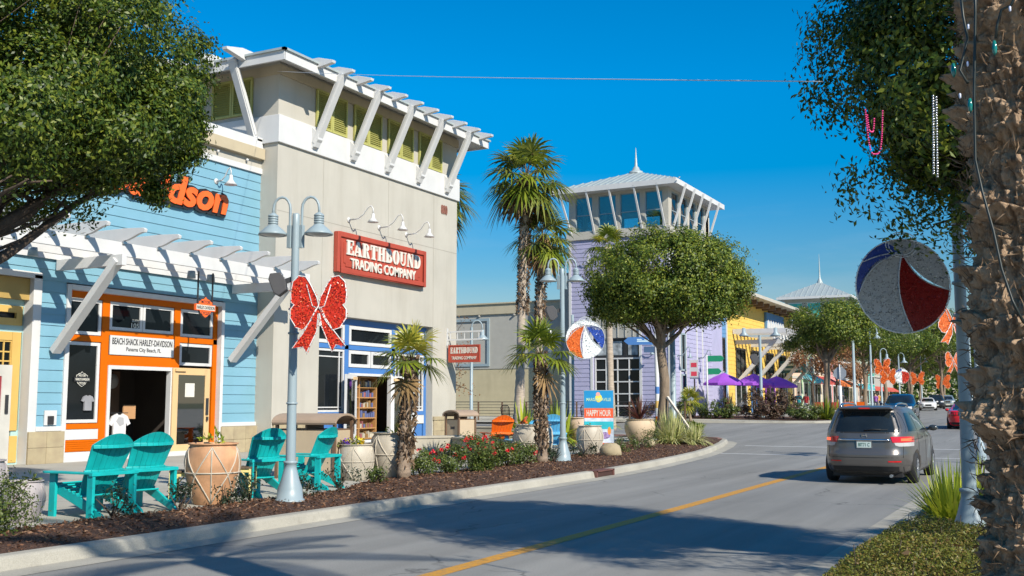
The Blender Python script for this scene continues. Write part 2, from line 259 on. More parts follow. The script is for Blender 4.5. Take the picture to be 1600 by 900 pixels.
# ------------------------------------------------------------------ mesh builder
class MB:
    def __init__(s, T=None): s.v = []; s.f = []; s.m = []; s.s = []; s.T = T
    def add(s, vs, fs, m=0, sm=False, T=None):
        o = len(s.v); T = T or s.T
        s.v += [tuple(T @ Vector(p)) for p in vs] if T else [tuple(p) for p in vs]
        s.f += [tuple(i + o for i in f) for f in fs]; s.m += [m] * len(fs); s.s += [sm] * len(fs)
    def box(s, a, b, m=0, T=None):
        x0, y0, z0 = a; x1, y1, z1 = b
        s.add([(x0, y0, z0), (x1, y0, z0), (x1, y1, z0), (x0, y1, z0), (x0, y0, z1), (x1, y0, z1), (x1, y1, z1), (x0, y1, z1)],
              [(0, 3, 2, 1), (4, 5, 6, 7), (0, 1, 5, 4), (1, 2, 6, 5), (2, 3, 7, 6), (3, 0, 4, 7)], m, False, T)
    def beam(s, p, q, wd, h, m=0, up=(0, 0, 1)):
        p = Vector(p); q = Vector(q); d = (q - p).normalized(); sd = d.cross(Vector(up))
        if sd.length < 1e-4: sd = d.cross(Vector((0, 1, 0)))
        sd.normalize(); u = sd.cross(d); sd *= wd / 2; u *= h / 2
        vs = [p - sd - u, p + sd - u, p + sd + u, p - sd + u, q - sd - u, q + sd - u, q + sd + u, q - sd + u]
        s.add(vs, [(0, 3, 2, 1), (4, 5, 6, 7), (0, 1, 5, 4), (1, 2, 6, 5), (2, 3, 7, 6), (3, 0, 4, 7)], m)
    def tube(s, pts, r, n=8, m=0, caps=True, sm=True):
        pts = [Vector(p) for p in pts]; k = len(pts)
        rr = r if isinstance(r, (list, tuple)) else [r] * k
        vs = []; ref = None
        for i, p in enumerate(pts):
            d = (pts[min(i + 1, k - 1)] - pts[max(i - 1, 0)]).normalized()
            if ref is None: ref = Vector((1, 0, 0)) if abs(d.x) < .8 else Vector((0, 1, 0))
            a = (ref - d * ref.dot(d)).normalized(); ref = a; b = d.cross(a)
            for j in range(n):
                t = 2 * math.pi * j / n; vs.append(p + (a * math.cos(t) + b * math.sin(t)) * rr[i])
        fs = [(i * n + j, i * n + (j + 1) % n, (i + 1) * n + (j + 1) % n, (i + 1) * n + j) for i in range(k - 1) for j in range(n)]
        s.add(vs, fs, m, sm)
        if caps: s.add(vs, [tuple(range(n))[::-1], tuple(range((k - 1) * n, k * n))], m)
    def lathe(s, prof, c=(0, 0, 0), n=24, m=0, sm=True, T=None):
        vs = []
        for r, z in prof:
            for j in range(n):
                t = 2 * math.pi * j / n; vs.append((c[0] + r * math.cos(t), c[1] + r * math.sin(t), c[2] + z))
        k = len(prof)
        s.add(vs, [(i * n + j, i * n + (j + 1) % n, (i + 1) * n + (j + 1) % n, (i + 1) * n + j) for i in range(k - 1) for j in range(n)], m, sm, T)
    def prism(s, poly, d0, d1, ax='xz', m=0, T=None):
        n = len(poly)
        def P(a, b, d): return {'xz': (a, d, b), 'yz': (d, a, b), 'xy': (a, b, d)}[ax]
        vs = [P(a, b, d0) for a, b in poly] + [P(a, b, d1) for a, b in poly]
        s.add(vs, [tuple(range(n))[::-1], tuple(range(n, 2 * n))] + [(i, (i + 1) % n, n + (i + 1) % n, n + i) for i in range(n)], m, False, T)
    def ball(s, c, r, n=10, m=0, sc=(1, 1, 1)):
        vs = []; k = n // 2 + 1
        for i in range(k):
            a = -math.pi / 2 + math.pi * i / (k - 1)
            for j in range(n):
                t = 2 * math.pi * j / n; vs.append((c[0] + r * sc[0] * math.cos(a) * math.cos(t), c[1] + r * sc[1] * math.cos(a) * math.sin(t), c[2] + r * sc[2] * math.sin(a)))
        s.add(vs, [(i * n + j, i * n + (j + 1) % n, (i + 1) * n + (j + 1) % n, (i + 1) * n + j) for i in range(k - 1) for j in range(n)], m, True)
    def quad(s, a, b, c, d, m=0): s.add([a, b, c, d], [(0, 1, 2, 3)], m)
    def build(s, name, mats, parent=None, bevel=0., weld=True):
        if not isinstance(mats, (list, tuple)): mats = [mats]
        me = bpy.data.meshes.new(name); o3 = origin(parent)
        me.from_pydata([(a - o3[0], b - o3[1], c - o3[2]) for a, b, c in s.v], [], s.f)
        for x in mats: me.materials.append(x)
        me.polygons.foreach_set('material_index', s.m); me.polygons.foreach_set('use_smooth', s.s)
        bm = bmesh.new(); bm.from_mesh(me)
        if weld: bmesh.ops.remove_doubles(bm, verts=bm.verts, dist=1e-5)
        bmesh.ops.recalc_face_normals(bm, faces=bm.faces); bm.to_mesh(me); bm.free(); me.update()
        o = bpy.data.objects.new(name, me); COL.objects.link(o)
        if parent: o.parent = parent
        if bevel:
            bv = o.modifiers.new('bevel', 'BEVEL'); bv.width = bevel; bv.segments = 2; bv.limit_method = 'ANGLE'; bv.angle_limit = R(40)
        return o
def origin(p):
    while p is not None and p.parent is not None: p = p.parent
    return tuple(p.location) if p is not None else (0, 0, 0)
def tag(o, label=None, cat=None, group=None, kind=None):
    if label: o['label'] = label
    if cat: o['category'] = cat
    if group: o['group'] = group
    if kind: o['kind'] = kind
    return o
def thing(name, label, cat, loc=(0, 0, 0), group=None):
    o = bpy.data.objects.new(name, None); COL.objects.link(o); o.location = loc; o.empty_display_size = .2
    return tag(o, label, cat, group)
def kids(o): return [c for c in ALLP.get(o.name, [])] if False else list(o.children)
def copy_tree(o, parent=None):
    c = o.copy(); COL.objects.link(c)
    if parent: c.parent = parent
    for ch in list(o.children): copy_tree(ch, c)
    return c
def place(o, loc, rz=0, sc=1, label=None):
    o.location = loc; o.rotation_euler = (0, 0, rz); o.scale = (sc, sc, sc)
    if label: o['label'] = label
    return o
def frame(o, u, n): # local (u, n, z) -> world
    u = Vector(u).normalized(); n = Vector(n).normalized()
    Mx = Matrix((u, n, Vector((0, 0, 1)))).transposed().to_4x4(); Mx.translation = o
    return Mx
def FX(X): return frame((X, 0, 0), (0, 1, 0), (1, 0, 0))   # street-facing: u = Y, n = +X
def FY(Y): return frame((0, Y, 0), (1, 0, 0), (0, -1, 0))  # camera-facing: u = X, n = -Y
def text(name, body, T, u0, u1, z0, z1, n, material, parent, depth=.02, bold=0., shear=0., holes=None):
    """lettering fitted in the rectangle u0..u1, z0..z1 of frame T, standing n proud"""
    cu = bpy.data.curves.new('t', 'FONT'); cu.body = body; cu.size = 1; cu.extrude = .02; cu.offset = bold; cu.shear = shear; cu.resolution_u = 3
    to = bpy.data.objects.new('t', cu); COL.objects.link(to)
    dg = bpy.context.evaluated_depsgraph_get(); dg.update()
    me = bpy.data.meshes.new_from_object(to.evaluated_get(dg)); bpy.data.objects.remove(to); bpy.data.curves.remove(cu)
    co = np.array([v.co[:] for v in me.vertices]); lo = co.min(0); hi = co.max(0); sp = np.maximum(hi - lo, 1e-6)
    q = (co - lo) / sp; o3 = origin(parent)
    for v, (a, b, c) in zip(me.vertices, q):
        v.co = (T @ Vector((u0 + a * (u1 - u0), n + c * depth, z0 + b * (z1 - z0)))) - Vector(o3)
    me.materials.clear(); me.materials.append(material); me.name = name
    o = bpy.data.objects.new(name, me); COL.objects.link(o); o.parent = parent
    return o
def siding(mb, u0, u1, z0, z1, n, board=.28, lap=.022, m=0, ju=None):
    k = max(1, round((z1 - z0) / board)); h = (z1 - z0) / k
    for i in range(k):
        a = z0 + i * h; b = a + h
        mb.add([(u0, n, b), (u1, n, b), (u1, n + lap, a), (u0, n + lap, a), (u0, n, a), (u1, n, a)], [(0, 1, 2, 3), (3, 2, 5, 4)], m)
def rect_frame(mb, u0, u1, z0, z1, n0, n1, wd, m=0, wz=None):
    wz = wz or wd
    mb.box((u0, n0, z0), (u0 + wd, n1, z1), m); mb.box((u1 - wd, n0, z0), (u1, n1, z1), m)
    mb.box((u0 + wd, n0, z1 - wz), (u1 - wd, n1, z1), m); mb.box((u0 + wd, n0, z0), (u1 - wd, n1, z0 + wz), m)
def window(T, parent, u0, u1, z0, z1, n, wd, fm, gm=None, mull=(), muz=(), dep=.06, bar=.03, name='window'):
    mb = MB(T); rect_frame(mb, u0, u1, z0, z1, n, n + dep, wd)
    for q in mull: mb.box((q - bar / 2, n, z0 + wd), (q + bar / 2, n + dep * .8, z1 - wd))
    for q in muz: mb.box((u0 + wd, n, q - bar / 2), (u1 - wd, n + dep * .72, q + bar / 2))
    f = mb.build(name, fm, parent)
    g = MB(T); g.box((u0 + wd * .9, n + .008, z0 + wd * .9), (u1 - wd * .9, n + .02, z1 - wd * .9)); g.build('pane', gm or GLASS, f)
    return f
def strip(name, Ys, xl, xr, zf, m, nx=1, kind='structure', uv=None):
    mb = MB()
    for i, Y in enumerate(Ys):
        a, b = xl(Y), xr(Y)
        for j in range(nx + 1):
            x = a + (b - a) * j / nx; mb.v.append((x, Y, zf(x, Y)))
    n1 = nx + 1
    for i in range(len(Ys) - 1):
        for j in range(nx): mb.f.append((i * n1 + j, i * n1 + j + 1, (i + 1) * n1 + j + 1, (i + 1) * n1 + j)); mb.m.append(0); mb.s.append(True)
    o = mb.build(name, m, weld=False); o['kind'] = kind
    return o
# ------------------------------------------------------------------ numpy leaf cards
def unit(a): return a / np.maximum(np.linalg.norm(a, axis=1, keepdims=True), 1e-9)
def cards(name, P, D, Ln, Wd, material, parent=None, fold=.12, mats=None, midx=None, nrm=False):
    n = len(P); o3 = np.array(origin(parent)); P = P - o3
    Ln = np.broadcast_to(np.asarray(Ln, float), (n,))[:, None]; Wd = np.broadcast_to(np.asarray(Wd, float), (n,))[:, None]
    if nrm: c = unit(D); a = unit(np.cross(c, unit(RNG.normal(size=(n, 3))))); b = np.cross(c, a)
    else: a = unit(D); b = unit(np.cross(a, unit(RNG.normal(size=(n, 3))))); c = np.cross(a, b)
    V = np.empty((n, 4, 3)); V[:, 0] = P; V[:, 1] = P + a * Ln * .5 + b * Wd * .5 + c * Ln * fold; V[:, 2] = P + a * Ln; V[:, 3] = P + a * Ln * .5 - b * Wd * .5 + c * Ln * fold * .6
    me = bpy.data.meshes.new(name); me.vertices.add(4 * n); me.vertices.foreach_set('co', V.reshape(-1))
    me.loops.add(4 * n); me.loops.foreach_set('vertex_index', np.arange(4 * n, dtype=np.int32)); me.polygons.add(n)
    me.polygons.foreach_set('loop_start', np.arange(0, 4 * n, 4, dtype=np.int32)); me.polygons.foreach_set('loop_total', np.full(n, 4, np.int32))
    for x in (mats or [material]): me.materials.append(x)
    if midx is not None: me.polygons.foreach_set('material_index', midx.astype(np.int32))
    me.update(calc_edges=True); me.validate()
    o = bpy.data.objects.new(name, me); COL.objects.link(o)
    if parent: o.parent = parent
    return o
CENT = []
def crown_pts(blobs, sig, per, lump=.14, inner=.7, flat=None, seed=0, sub=34, srad=.3):
    rg = np.random.default_rng(seed); Ps = []; Ds = []; CENT.clear()
    for c, rad, ncl in blobs:
        c = np.array(c); rad = np.array(rad); ns = max(5, int(ncl / sub)); d = unit(rg.normal(size=(ns, 3)))
        if flat is not None: d[:, 2] = np.where(d[:, 2] < flat, flat * rg.random(ns), d[:, 2])
        r = (inner + (1 - inner) * rg.random(ns) ** .6) * (1 + lump * rg.normal(size=ns) * .5); rs = rad.mean() * srad * rg.uniform(.6, 1.35, ns)
        sc = c + d * (rad * .86) * r[:, None]; k = rg.integers(0, ns, ncl); d2 = unit(rg.normal(size=(ncl, 3)) + d[k] * .7)
        cc = sc[k] + d2 * (rs[k] * (.72 + .36 * rg.random(ncl)))[:, None] * (1, 1, .8)
        P = np.repeat(cc, per, 0) + rg.normal(size=(ncl * per, 3)) * sig
        Dr = np.repeat(d2 * .75 + d[k] * .45, per, 0) + (0, 0, .3) + rg.normal(size=(ncl * per, 3)) * .5
        Ps.append(P); Ds.append(Dr); CENT.extend(map(tuple, sc))
    return np.vstack(Ps), np.vstack(Ds)
def limb(mb, p, q, r0, r1, bend=.15, k=6, n=8, m=0):
    p = Vector(p); q = Vector(q); L = (q - p).length; off = Vector((random.uniform(-1, 1), random.uniform(-1, 1), random.uniform(-.3, .6))) * bend * L
    pts = []; rr = []
    for i in range(k + 1):
        t = i / k; pts.append(p.lerp(q, t) + off * math.sin(math.pi * t) * (.7 + .3 * math.sin(7 * t))); rr.append(r0 + (r1 - r0) * t)
    mb.tube(pts, rr, n, m)
    return pts
def tree(name, label, base, h_trunk, r_tr, blobs, leaf, lm, per, sig, seed, group=None, cat='tree', bark=None, limbs=7, lean=(0, 0), flat=None, lump=.14, inner=.7, sub=34, srad=.3, tw=2):
    t = thing(name, label, cat, base, group); random.seed(seed)
    mb = MB(); b = Vector(base); top = b + Vector((lean[0], lean[1], h_trunk))
    pts = [b + (top - b) * (i / 8) + Vector((math.sin(i * 1.3 + seed) * .03 * h_trunk * .4, math.cos(i * 1.1 + seed) * .03 * h_trunk * .4, 0)) * (i > 0) for i in range(9)]
    mb.tube(pts, [r_tr * (1.35 if i == 0 else 1.08 - .035 * i) for i in range(9)], 12)
    for c, rad, ncl in blobs:
        for k in range(limbs):
            d = Vector((random.gauss(0, 1), random.gauss(0, 1), random.uniform(-.1, 1))).normalized()
            e = Vector(c) + Vector((d.x * rad[0], d.y * rad[1], d.z * rad[2])) * random.uniform(.55, .85)
            ps = limb(mb, pts[random.choice((6, 7, 8))], e, r_tr * .5, r_tr * .1, .12)
            for q in range(2):
                d2 = Vector((random.gauss(0, 1), random.gauss(0, 1), random.gauss(0, .7))).normalized()
                limb(mb, ps[random.choice((3, 4))], ps[4] + Vector((d2.x * rad[0], d2.y * rad[1], d2.z * rad[2])) * .5, r_tr * .2, r_tr * .05, .12, 5, 6)
    P, D = crown_pts(blobs, sig, per, lump, inner, flat, seed, sub, srad)
    for k, q in enumerate(list(CENT)):
        if k % tw == 0 and r_tr > .11:
            s_ = pts[random.choice((6, 7, 8))].lerp(Vector(q), random.uniform(.15, .45)); ps = limb(mb, s_, q, r_tr * .13, r_tr * .03, .1, 5, 5)
            for _ in range(2): limb(mb, ps[3], ps[5] + Vector((random.gauss(0, .3), random.gauss(0, .3), random.gauss(.1, .25))), r_tr * .05, .004, .1, 4, 4)
    mb.build('trunk', bark or BARK, t)
    n = len(P); cards('crown', P, D, leaf[0] * RNG.uniform(.7, 1.25, n), leaf[1] * RNG.uniform(.8, 1.2, n), lm, t, nrm=True)
    return t
def shrub(name, label, base, rad, n, leaf, lm, seed=1, group=None, cat='shrub', flowers=0, fm=None, stems=6, sparse=False, parts=True):
    t = thing(name, label, cat, base, group); rg = np.random.default_rng(seed); random.seed(seed)
    if parts:
        mb = MB()
        for k in range(stems):
            a = random.uniform(0, 6.28); q = random.uniform(.3, .9)
            limb(mb, base, (base[0] + rad[0] * q * math.cos(a), base[1] + rad[1] * q * math.sin(a), base[2] + rad[2] * random.uniform(.9, 1.8)), .014, .005, .1, 5, 5)
        mb.build('stem', BARKD, t)
    c = (base[0], base[1], base[2] + rad[2] * (1.05 if sparse else .9))
    per = 8 if sparse else 12
    P, D = crown_pts([(c, rad, max(1, n // per))], .05 if sparse else .06, per, .2, .35 if sparse else .6, -.7 if not sparse else None, seed, 9, .34)
    P[:, 2] = np.maximum(P[:, 2], base[2] + .01)
    m = len(P); cards('foliage', P, D, leaf[0] * rg.uniform(.7, 1.2, m), leaf[1] * rg.uniform(.8, 1.2, m), lm, t, nrm=True)
    if flowers:
        Pf = []; Df = []
        for k in range(flowers):
            d = unit(rg.normal(size=(1, 3)))[0]; d[2] = abs(d[2]) * .9 + .05
            p = np.array(c) + d * np.array(rad) * rg.uniform(.9, 1.1); nn = 14
            dd = unit(rg.normal(size=(nn, 3)) + d * .6); Pf.append(p + dd * .008); Df.append(dd)
        Pf = np.vstack(Pf); Df = np.vstack(Df); cards('blooms', Pf, Df, .055 * rg.uniform(.7, 1.2, len(Pf)), .055, fm, t, .2)
    return t
def blades(mb, base, n, length, width, el=(20, 85), droop=.35, m=0, k=4, seed=0, rbase=.05):
    rg = random.Random(seed)
    for i in range(n):
        az = rg.uniform(0, 6.283); e = R(rg.uniform(*el)); L = length * rg.uniform(.65, 1.1); wd = width * rg.uniform(.8, 1.2)
        d = Vector((math.cos(az) * math.cos(e), math.sin(az) * math.cos(e), math.sin(e))); sd = Vector((-math.sin(az), math.cos(az), 0))
        p = Vector(base) + Vector((math.cos(az), math.sin(az), 0)) * rbase * rg.random(); vs = []
        for j in range(k + 1):
            t = j / k; w_ = wd * (.55 + .9 * t if t < .35 else (1 - t) / .65 * .87 + .02) / 2
            q = p + d * L * t - Vector((0, 0, 1)) * droop * L * t * t * math.cos(e)
            vs += [q - sd * w_, q + sd * w_]
        mb.add(vs, [(2 * j, 2 * j + 1, 2 * j + 3, 2 * j + 2) for j in range(k)], m)
def spiky(name, label, base, n, length, width, lm, el=(15, 85), droop=.35, seed=0, group=None, cat='plant', trunk=0, rbase=.05):
    t = thing(name, label, cat, base, group); b = Vector(base)
    if trunk:
        mb = MB(); mb.tube([b, b + Vector((0, 0, trunk))], [.06, .045], 8); mb.build('stem', BARKD, t)
    mb = MB(); blades(mb, b + Vector((0, 0, trunk)), n, length, width, el, droop, 0, 4, seed, rbase); mb.build('blades', lm, t, weld=False)
    return t
def fan(mb, p, az, el, pet, Rf, nseg, m, droop=.3, rg=random, pm=3):
    d = Vector((math.cos(az) * math.cos(el), math.sin(az) * math.cos(el), math.sin(el))); sd = Vector((-math.sin(az), math.cos(az), 0)); nm = sd.cross(d)
    if nm.z < 0: nm = -nm
    h = Vector(p) + d * pet - Vector((0, 0, pet * .12 * math.cos(el)))
    mb.tube([Vector(p), (Vector(p) + h) / 2 + Vector((0, 0, .05 * pet)), h], [.022 * Rf, .015 * Rf, .012 * Rf], 4, pm, False)
    d2 = (d - Vector((0, 0, .35 * math.cos(el)))).normalized(); nm = sd.cross(d2)
    for i in range(nseg):
        a = R(-125 + 250 * i / (nseg - 1)) + rg.gauss(0, .02); L = Rf * (.72 + .28 * math.cos(a * .7)) * rg.uniform(.88, 1.06)
        r = d2 * math.cos(a) + sd * math.sin(a); r = (r + nm * (.18 * (i % 2 - .5))).normalized()
        wv = (sd * math.cos(a) - d2 * math.sin(a)); W = Rf * 3.9 / nseg * .62; vs = []
        for t, wf in ((.04, .15), (.45, 1), (.75, .6), (1, .05)):
            q = h + r * L * t - Vector((0, 0, 1)) * droop * L * max(0, t - .25) ** 2 * 1.6
            vs += [q - wv * W * wf * .5, q + wv * W * wf * .5]
        mb.add(vs, [(0, 1, 3, 2), (2, 3, 5, 4), (4, 5, 7, 6)], m)

def slab_lettering(body, T, u0, u1, z0, z1, n, depth, m, parent):
    def half(cx, cy, rx, ry, ix, iy, a0, a1, k=12):
        o = [(cx + rx * math.cos(R(a0 + (a1 - a0) * i / k)), cy + ry * math.sin(R(a0 + (a1 - a0) * i / k))) for i in range(k + 1)]
        i_ = [(cx + ix * math.cos(R(a1 + (a0 - a1) * i / k)), cy + iy * math.sin(R(a1 + (a0 - a1) * i / k))) for i in range(k + 1)]
        return o + i_
    rc = lambda a, b, c, d: [(a, b), (c, b), (c, d), (a, d)]
    G = {'E': (.92, [rc(.08, .1, .42, .9), rc(0, 0, .92, .1), rc(0, .9, .92, 1), rc(.42, .45, .66, .55), rc(.8, .1, .92, .32), rc(.8, .68, .92, .9), rc(.62, .36, .7, .64)]),
         'A': (1.0, [[(.04, .08), (.17, .08), (.5, .98), (.42, 1)], [(.42, 1), (.62, 1), (.97, .08), (.57, .08)], rc(.2, .24, .6, .33), rc(-.02, 0, .28, .08), rc(.48, 0, 1.04, .08)]),
         'R': (1.0, [rc(.08, .1, .42, .9), rc(0, 0, .5, .1), rc(0, .9, .5, 1), half(.5, .74, .40, .26, .10, .15, -90, 90), [(.5, .47), (.72, .47), (1.02, 0), (.66, 0)]]),
         'T': (.96, [rc(.31, .1, .65, .9), rc(.2, 0, .76, .1), rc(0, .9, .96, 1), rc(0, .64, .1, .9), rc(.86, .64, .96, .9)]),
         'H': (1.04, [rc(.06, .09, .38, .91), rc(.66, .09, .98, .91), rc(.38, .45, .66, .55), rc(0, 0, .44, .09), rc(.6, 0, 1.04, .09), rc(0, .91, .44, 1), rc(.6, .91, 1.04, 1)]),
         'B': (.94, [rc(.08, .1, .42, .9), rc(0, 0, .5, .1), rc(0, .9, .5, 1), half(.5, .75, .36, .25, .1, .14, -90, 90), half(.5, .26, .44, .26, .14, .15, -90, 90)]),
         'O': (1.0, [half(.46, .5, .46, .52, .12, .42, 95, 265), half(.54, .5, .46, .52, .12, .42, -85, 85)]),
         'U': (1.0, [rc(.06, .3, .38, .91), rc(.74, .3, .86, .91), half(.46, .3, .40, .31, .28, .21, 180, 360), rc(0, .91, .46, 1), rc(.62, .91, .98, 1)]),
         'N': (1.06, [rc(.1, .08, .22, .92), rc(.84, .08, .96, 1), [(.04, 1), (.42, 1), (.96, 0), (.66, 0)], rc(0, 0, .34, .08), rc(.7, .92, 1.06, .999)]),
         'D': (1.0, [rc(.08, .1, .40, .9), rc(0, 0, .46, .1), rc(0, .9, .46, 1), half(.46, .5, .52, .5, .18, .4, -90, 90)])}
    tot = sum(G[c][0] for c in body) + .14 * (len(body) - 1); sc = (u1 - u0) / tot; u = u0
    for c in body:
        mb = MB(T)
        for i, p in enumerate(G[c][1]): mb.prism([(u + a * sc, z0 + b * (z1 - z0)) for a, b in p], n, n + depth + .0008 * i, 'xz')
        mb.build('letter', m, parent, weld=False); u += (G[c][0] + .14) * sc
# ------------------------------------------------------------------ the setting
def fr(a, b, s):
    n = max(1, int(round((b - a) / s))); return [a + (b - a) * i / n for i in range(n + 1)]
YL = fr(-40, 20, 5) + fr(21, 43, 1) + [43.5, 44, 44.5, 45, 45.4, 45.8, 46.1, 46.4, 46.6, 46.8]
YF = [66.7, 66.8, 66.9, 67, 67.2, 67.4, 67.7, 68, 68.5, 69, 69.7, 70.5, 72] + fr(74, 120, 2) + fr(124, 320, 7)
YA = fr(-40, 30, 5) + fr(32, 120, 2) + fr(124, 330, 7)
strip('ground', [-300, -40] + fr(-35, 320, 15) + [400, 1500], lambda y: -900, lambda y: 900, lambda x, y: gz(y) - .06, ground_mat('earth', 'earth'))
strip('road', YA, lambda y: -62, lambda y: kr(y) + .3, lambda x, y: gz(y), ground_mat('asphalt', 'asphalt'), 6)
PAVE = ground_mat('pavement_concrete', 'concrete'); KERB = ground_mat('kerb_concrete', 'kerb'); MULCH = ground_mat('mulch', 'mulch')
strip('pavement', YL, lambda y: -62, lambda y: kx(y) - .1, pz, PAVE, 12)
strip('far_pavement', YF, lambda y: -62, lambda y: kx2(y) - .1, pz, PAVE, 12)
def pzr(x, y): return gz(y) + .15
strip('right_pavement', YA, lambda y: kr(y) + .1, lambda y: 60, pzr, PAVE, 4)
strip('left_terrain', [-40, 46], lambda y: -200, lambda y: -61, lambda x, y: .3, PAVE)
def kerb(name, pts, side):
    prof = [(.42, .005), (.03, .012), (.0, .125), (-.02, .15), (-.05, .162), (-.19, .165), (-.2, .02)]
    mb = MB(); n = len(pts); k = len(prof)
    for i, (x, y) in enumerate(pts):
        a = Vector(pts[max(i - 1, 0)]); b = Vector(pts[min(i + 1, n - 1)]); d = (b - a).normalized(); nr = Vector((d.y, -d.x)) * side
        for o, z in prof: mb.v.append((x + nr.x * o, y + nr.y * o, gz(y) + z))
    for i in range(n - 1):
        for j in range(k - 1): mb.f.append((i * k + j, i * k + j + 1, (i + 1) * k + j + 1, (i + 1) * k + j)); mb.m.append(0); mb.s.append(j in (2, 3))
    o = mb.build(name, KERB, weld=False); o['kind'] = 'structure'
kerb('kerb', [(kx(y), y) for y in fr(-40, 24, 2) + fr(25, 44, .8) + [44.4, 44.8, 45.1, 45.45, 45.8, 46.1, 46.4, 46.6, 46.8, 46.85, 46.92, 47]], 1)
kerb('far_kerb', [(-60, 66.6), (-40, 66.7), (-24, 66.8), (-16.5, 67), (-14, 67.4)] + [(kx2(y), y) for y in [67.7, 68, 68.5, 69, 69.7, 70.5] + fr(72, 320, 4)], 1)
kerb('right_kerb', [(kr(y), y) for y in fr(-40, 28, 2) + fr(29, 38, .6) + fr(40, 320, 5)], -1)
YLW = ground_mat('yellow_paint_line', 'paint'); WLN = ground_mat('white_paint_line', 'wpaint')
strip('centre_line', fr(-10, 40, 2), lambda y: -6.11 - .007 * max(0, y - 18), lambda y: -5.89 - .007 * max(0, y - 18), lambda x, y: gz(y) + .004, YLW)
strip('far_centre_line', fr(68, 200, 4), lambda y: -6.5 + curve(y), lambda y: -6.37 + curve(y), lambda x, y: gz(y) + .004, YLW)
for i, (y0, y1) in enumerate(((36.7, 36.95), (41.9, 42.2))):
    strip('crosswalk_line', [y0, y1], lambda y: kx(41) + .6, lambda y: -1.2, lambda x, y: gz(y) + .004, WLN, 4)
strip('stop_line', [35.0, 35.5], lambda y: -6.0, lambda y: -1.6, lambda x, y: gz(y) + .004, WLN)
def bedx(y): return interp(y, [-60, 4, 9, 16, 18, 28, 31, 36, 38, 44.4], [-12.4, -12.4, -12.1, -12.0, -12.9, -13.3, -13.9, -14.6, -15.6, -14.6])
def bedz(x, y):
    a, b = bedx(y), kx(y) - .19; t = min(max((x - a) / (b - a), 0), 1)
    return pz(x, y) + .012 + .07 * math.sin(math.pi * t) + .02 * math.sin(3 * x + 2.3 * y) * math.sin(math.pi * t)
strip('mulch_bed', fr(-30, 44.4, .5), bedx, lambda y: kx(y) - .19, bedz, MULCH, 8)
strip('paver_path', [43.4, 44, 44.5, 45], lambda y: -19, lambda y: kx(y) - .2, lambda x, y: pz(x, y) + .03, ground_mat('paver', 'paver'), 4)
strip('far_mulch_bed', [67.25] + fr(67.8, 74, .6), lambda y: -23.6, lambda y: kx2(y) - .5, lambda x, y: pz(x, y) + .03, MULCH, 3)
def rbz(x, y): return gz(y) + .17 + .05 * math.sin(2 * x + y)
strip('right_mulch_bed', fr(3, 28, 1), lambda y: kr(y) + .19, lambda y: 2.2, rbz, MULCH, 4)
n = 15000
yy = RNG.uniform(3, 40, n) ** 1.0; tt = RNG.random(n)
P = np.array([(bedx(y) + (kx(y) - .2 - bedx(y)) * t, y, 0) for y, t in zip(yy, tt)])
P2 = np.array([(x, y, 0) for x, y in zip(RNG.uniform(-1.95, .8, 3000), RNG.uniform(4, 18, 3000))])
for i in range(len(P)): P[i, 2] = bedz(P[i, 0], P[i, 1]) + .012
for i in range(len(P2)): P2[i, 2] = rbz(P2[i, 0], P2[i, 1]) + .01
P = np.vstack((P, P2)); D = RNG.normal(size=P.shape) * (1, 1, .35)
o = cards('bark_chips', P, D, RNG.uniform(.03, .09, len(P)), RNG.uniform(.012, .03, len(P)), CHIP); o['kind'] = 'stuff'; o['label'] = 'loose brown bark chips covering the planting beds'; 
# ------------------------------------------------------------------ blue motorcycle clothing shop
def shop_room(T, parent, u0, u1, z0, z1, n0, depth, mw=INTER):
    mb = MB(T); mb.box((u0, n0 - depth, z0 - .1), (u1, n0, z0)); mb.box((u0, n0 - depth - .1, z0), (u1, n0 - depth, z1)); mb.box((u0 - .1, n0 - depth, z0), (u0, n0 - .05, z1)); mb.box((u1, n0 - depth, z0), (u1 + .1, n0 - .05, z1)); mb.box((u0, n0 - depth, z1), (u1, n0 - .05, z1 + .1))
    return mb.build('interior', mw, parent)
HX = -22.7; T = FX(HX); ZB = .30
hs_ = thing('shop_building', 'pale blue lapped board shop with an orange door frame and white pergola', 'shop', (HX, 20, ZB))
mb = MB(T)
mb.box((8, -8, 0), (15.3, -.05, 10.1)); mb.box((17.7, -.9, 0), (18.5, -.05, 10.1)); mb.box((24.25, -.9, 0), (25.9, -.05, 10.1)); mb.box((15.3, -.9, 4.9), (25.9, -.05, 10.1))
mb.box((8, -8.2, 0), (25.9, -8, 10)); mb.box((15.3, -1.2, 0), (17.7, -.9, 4.9))
mb.build('wall', CREAM, hs_)
mb = MB(T)
siding(mb, 17.74, 18.5, 1.22, 4.9, 0); siding(mb, 24.25, 26.0, 1.22, 4.9, 0); siding(mb, 10, 15.3, .3, 4.9, 0); siding(mb, 10, 26.0, 4.9, 9.15, 0)
mb.build('siding', SIDEB, hs_)
mb = MB(T)
mb.box((10, 0, 9.15), (26.12, .07, 9.33)); mb.box((26.0, 0, 1.2), (26.13, .07, 9.15)); mb.box((17.5, -.3, .3), (17.74, .06, 5.0)); mb.box((15.0, -.3, 4.9), (17.74, .06, 5.06))
mb.box((17.74, 0, 1.1), (18.5, .075, 1.22)); mb.box((24.25, 0, 1.1), (26.0, .075, 1.22))
rect_frame(mb, 18.5, 24.25, .3, 4.86, -.25, .065, .13)
mb.build('trim', WHITE, hs_, .008)
for a, b in ((17.5, 18.56), (24.2, 26.3)):
    mb = MB(T)
    k = max(2, round((b - a) / .6)); w_ = (b - a) / k
    for i in range(k):
        for j in range(2): mb.box((a + i * w_ + .004, -.1, .3 + j * .4), (a + (i + 1) * w_ - .004, .12 + .001 * j, .3 + (j + 1) * .4 - .006))
    mb.build('stone_base', STONE, hs_, .006)
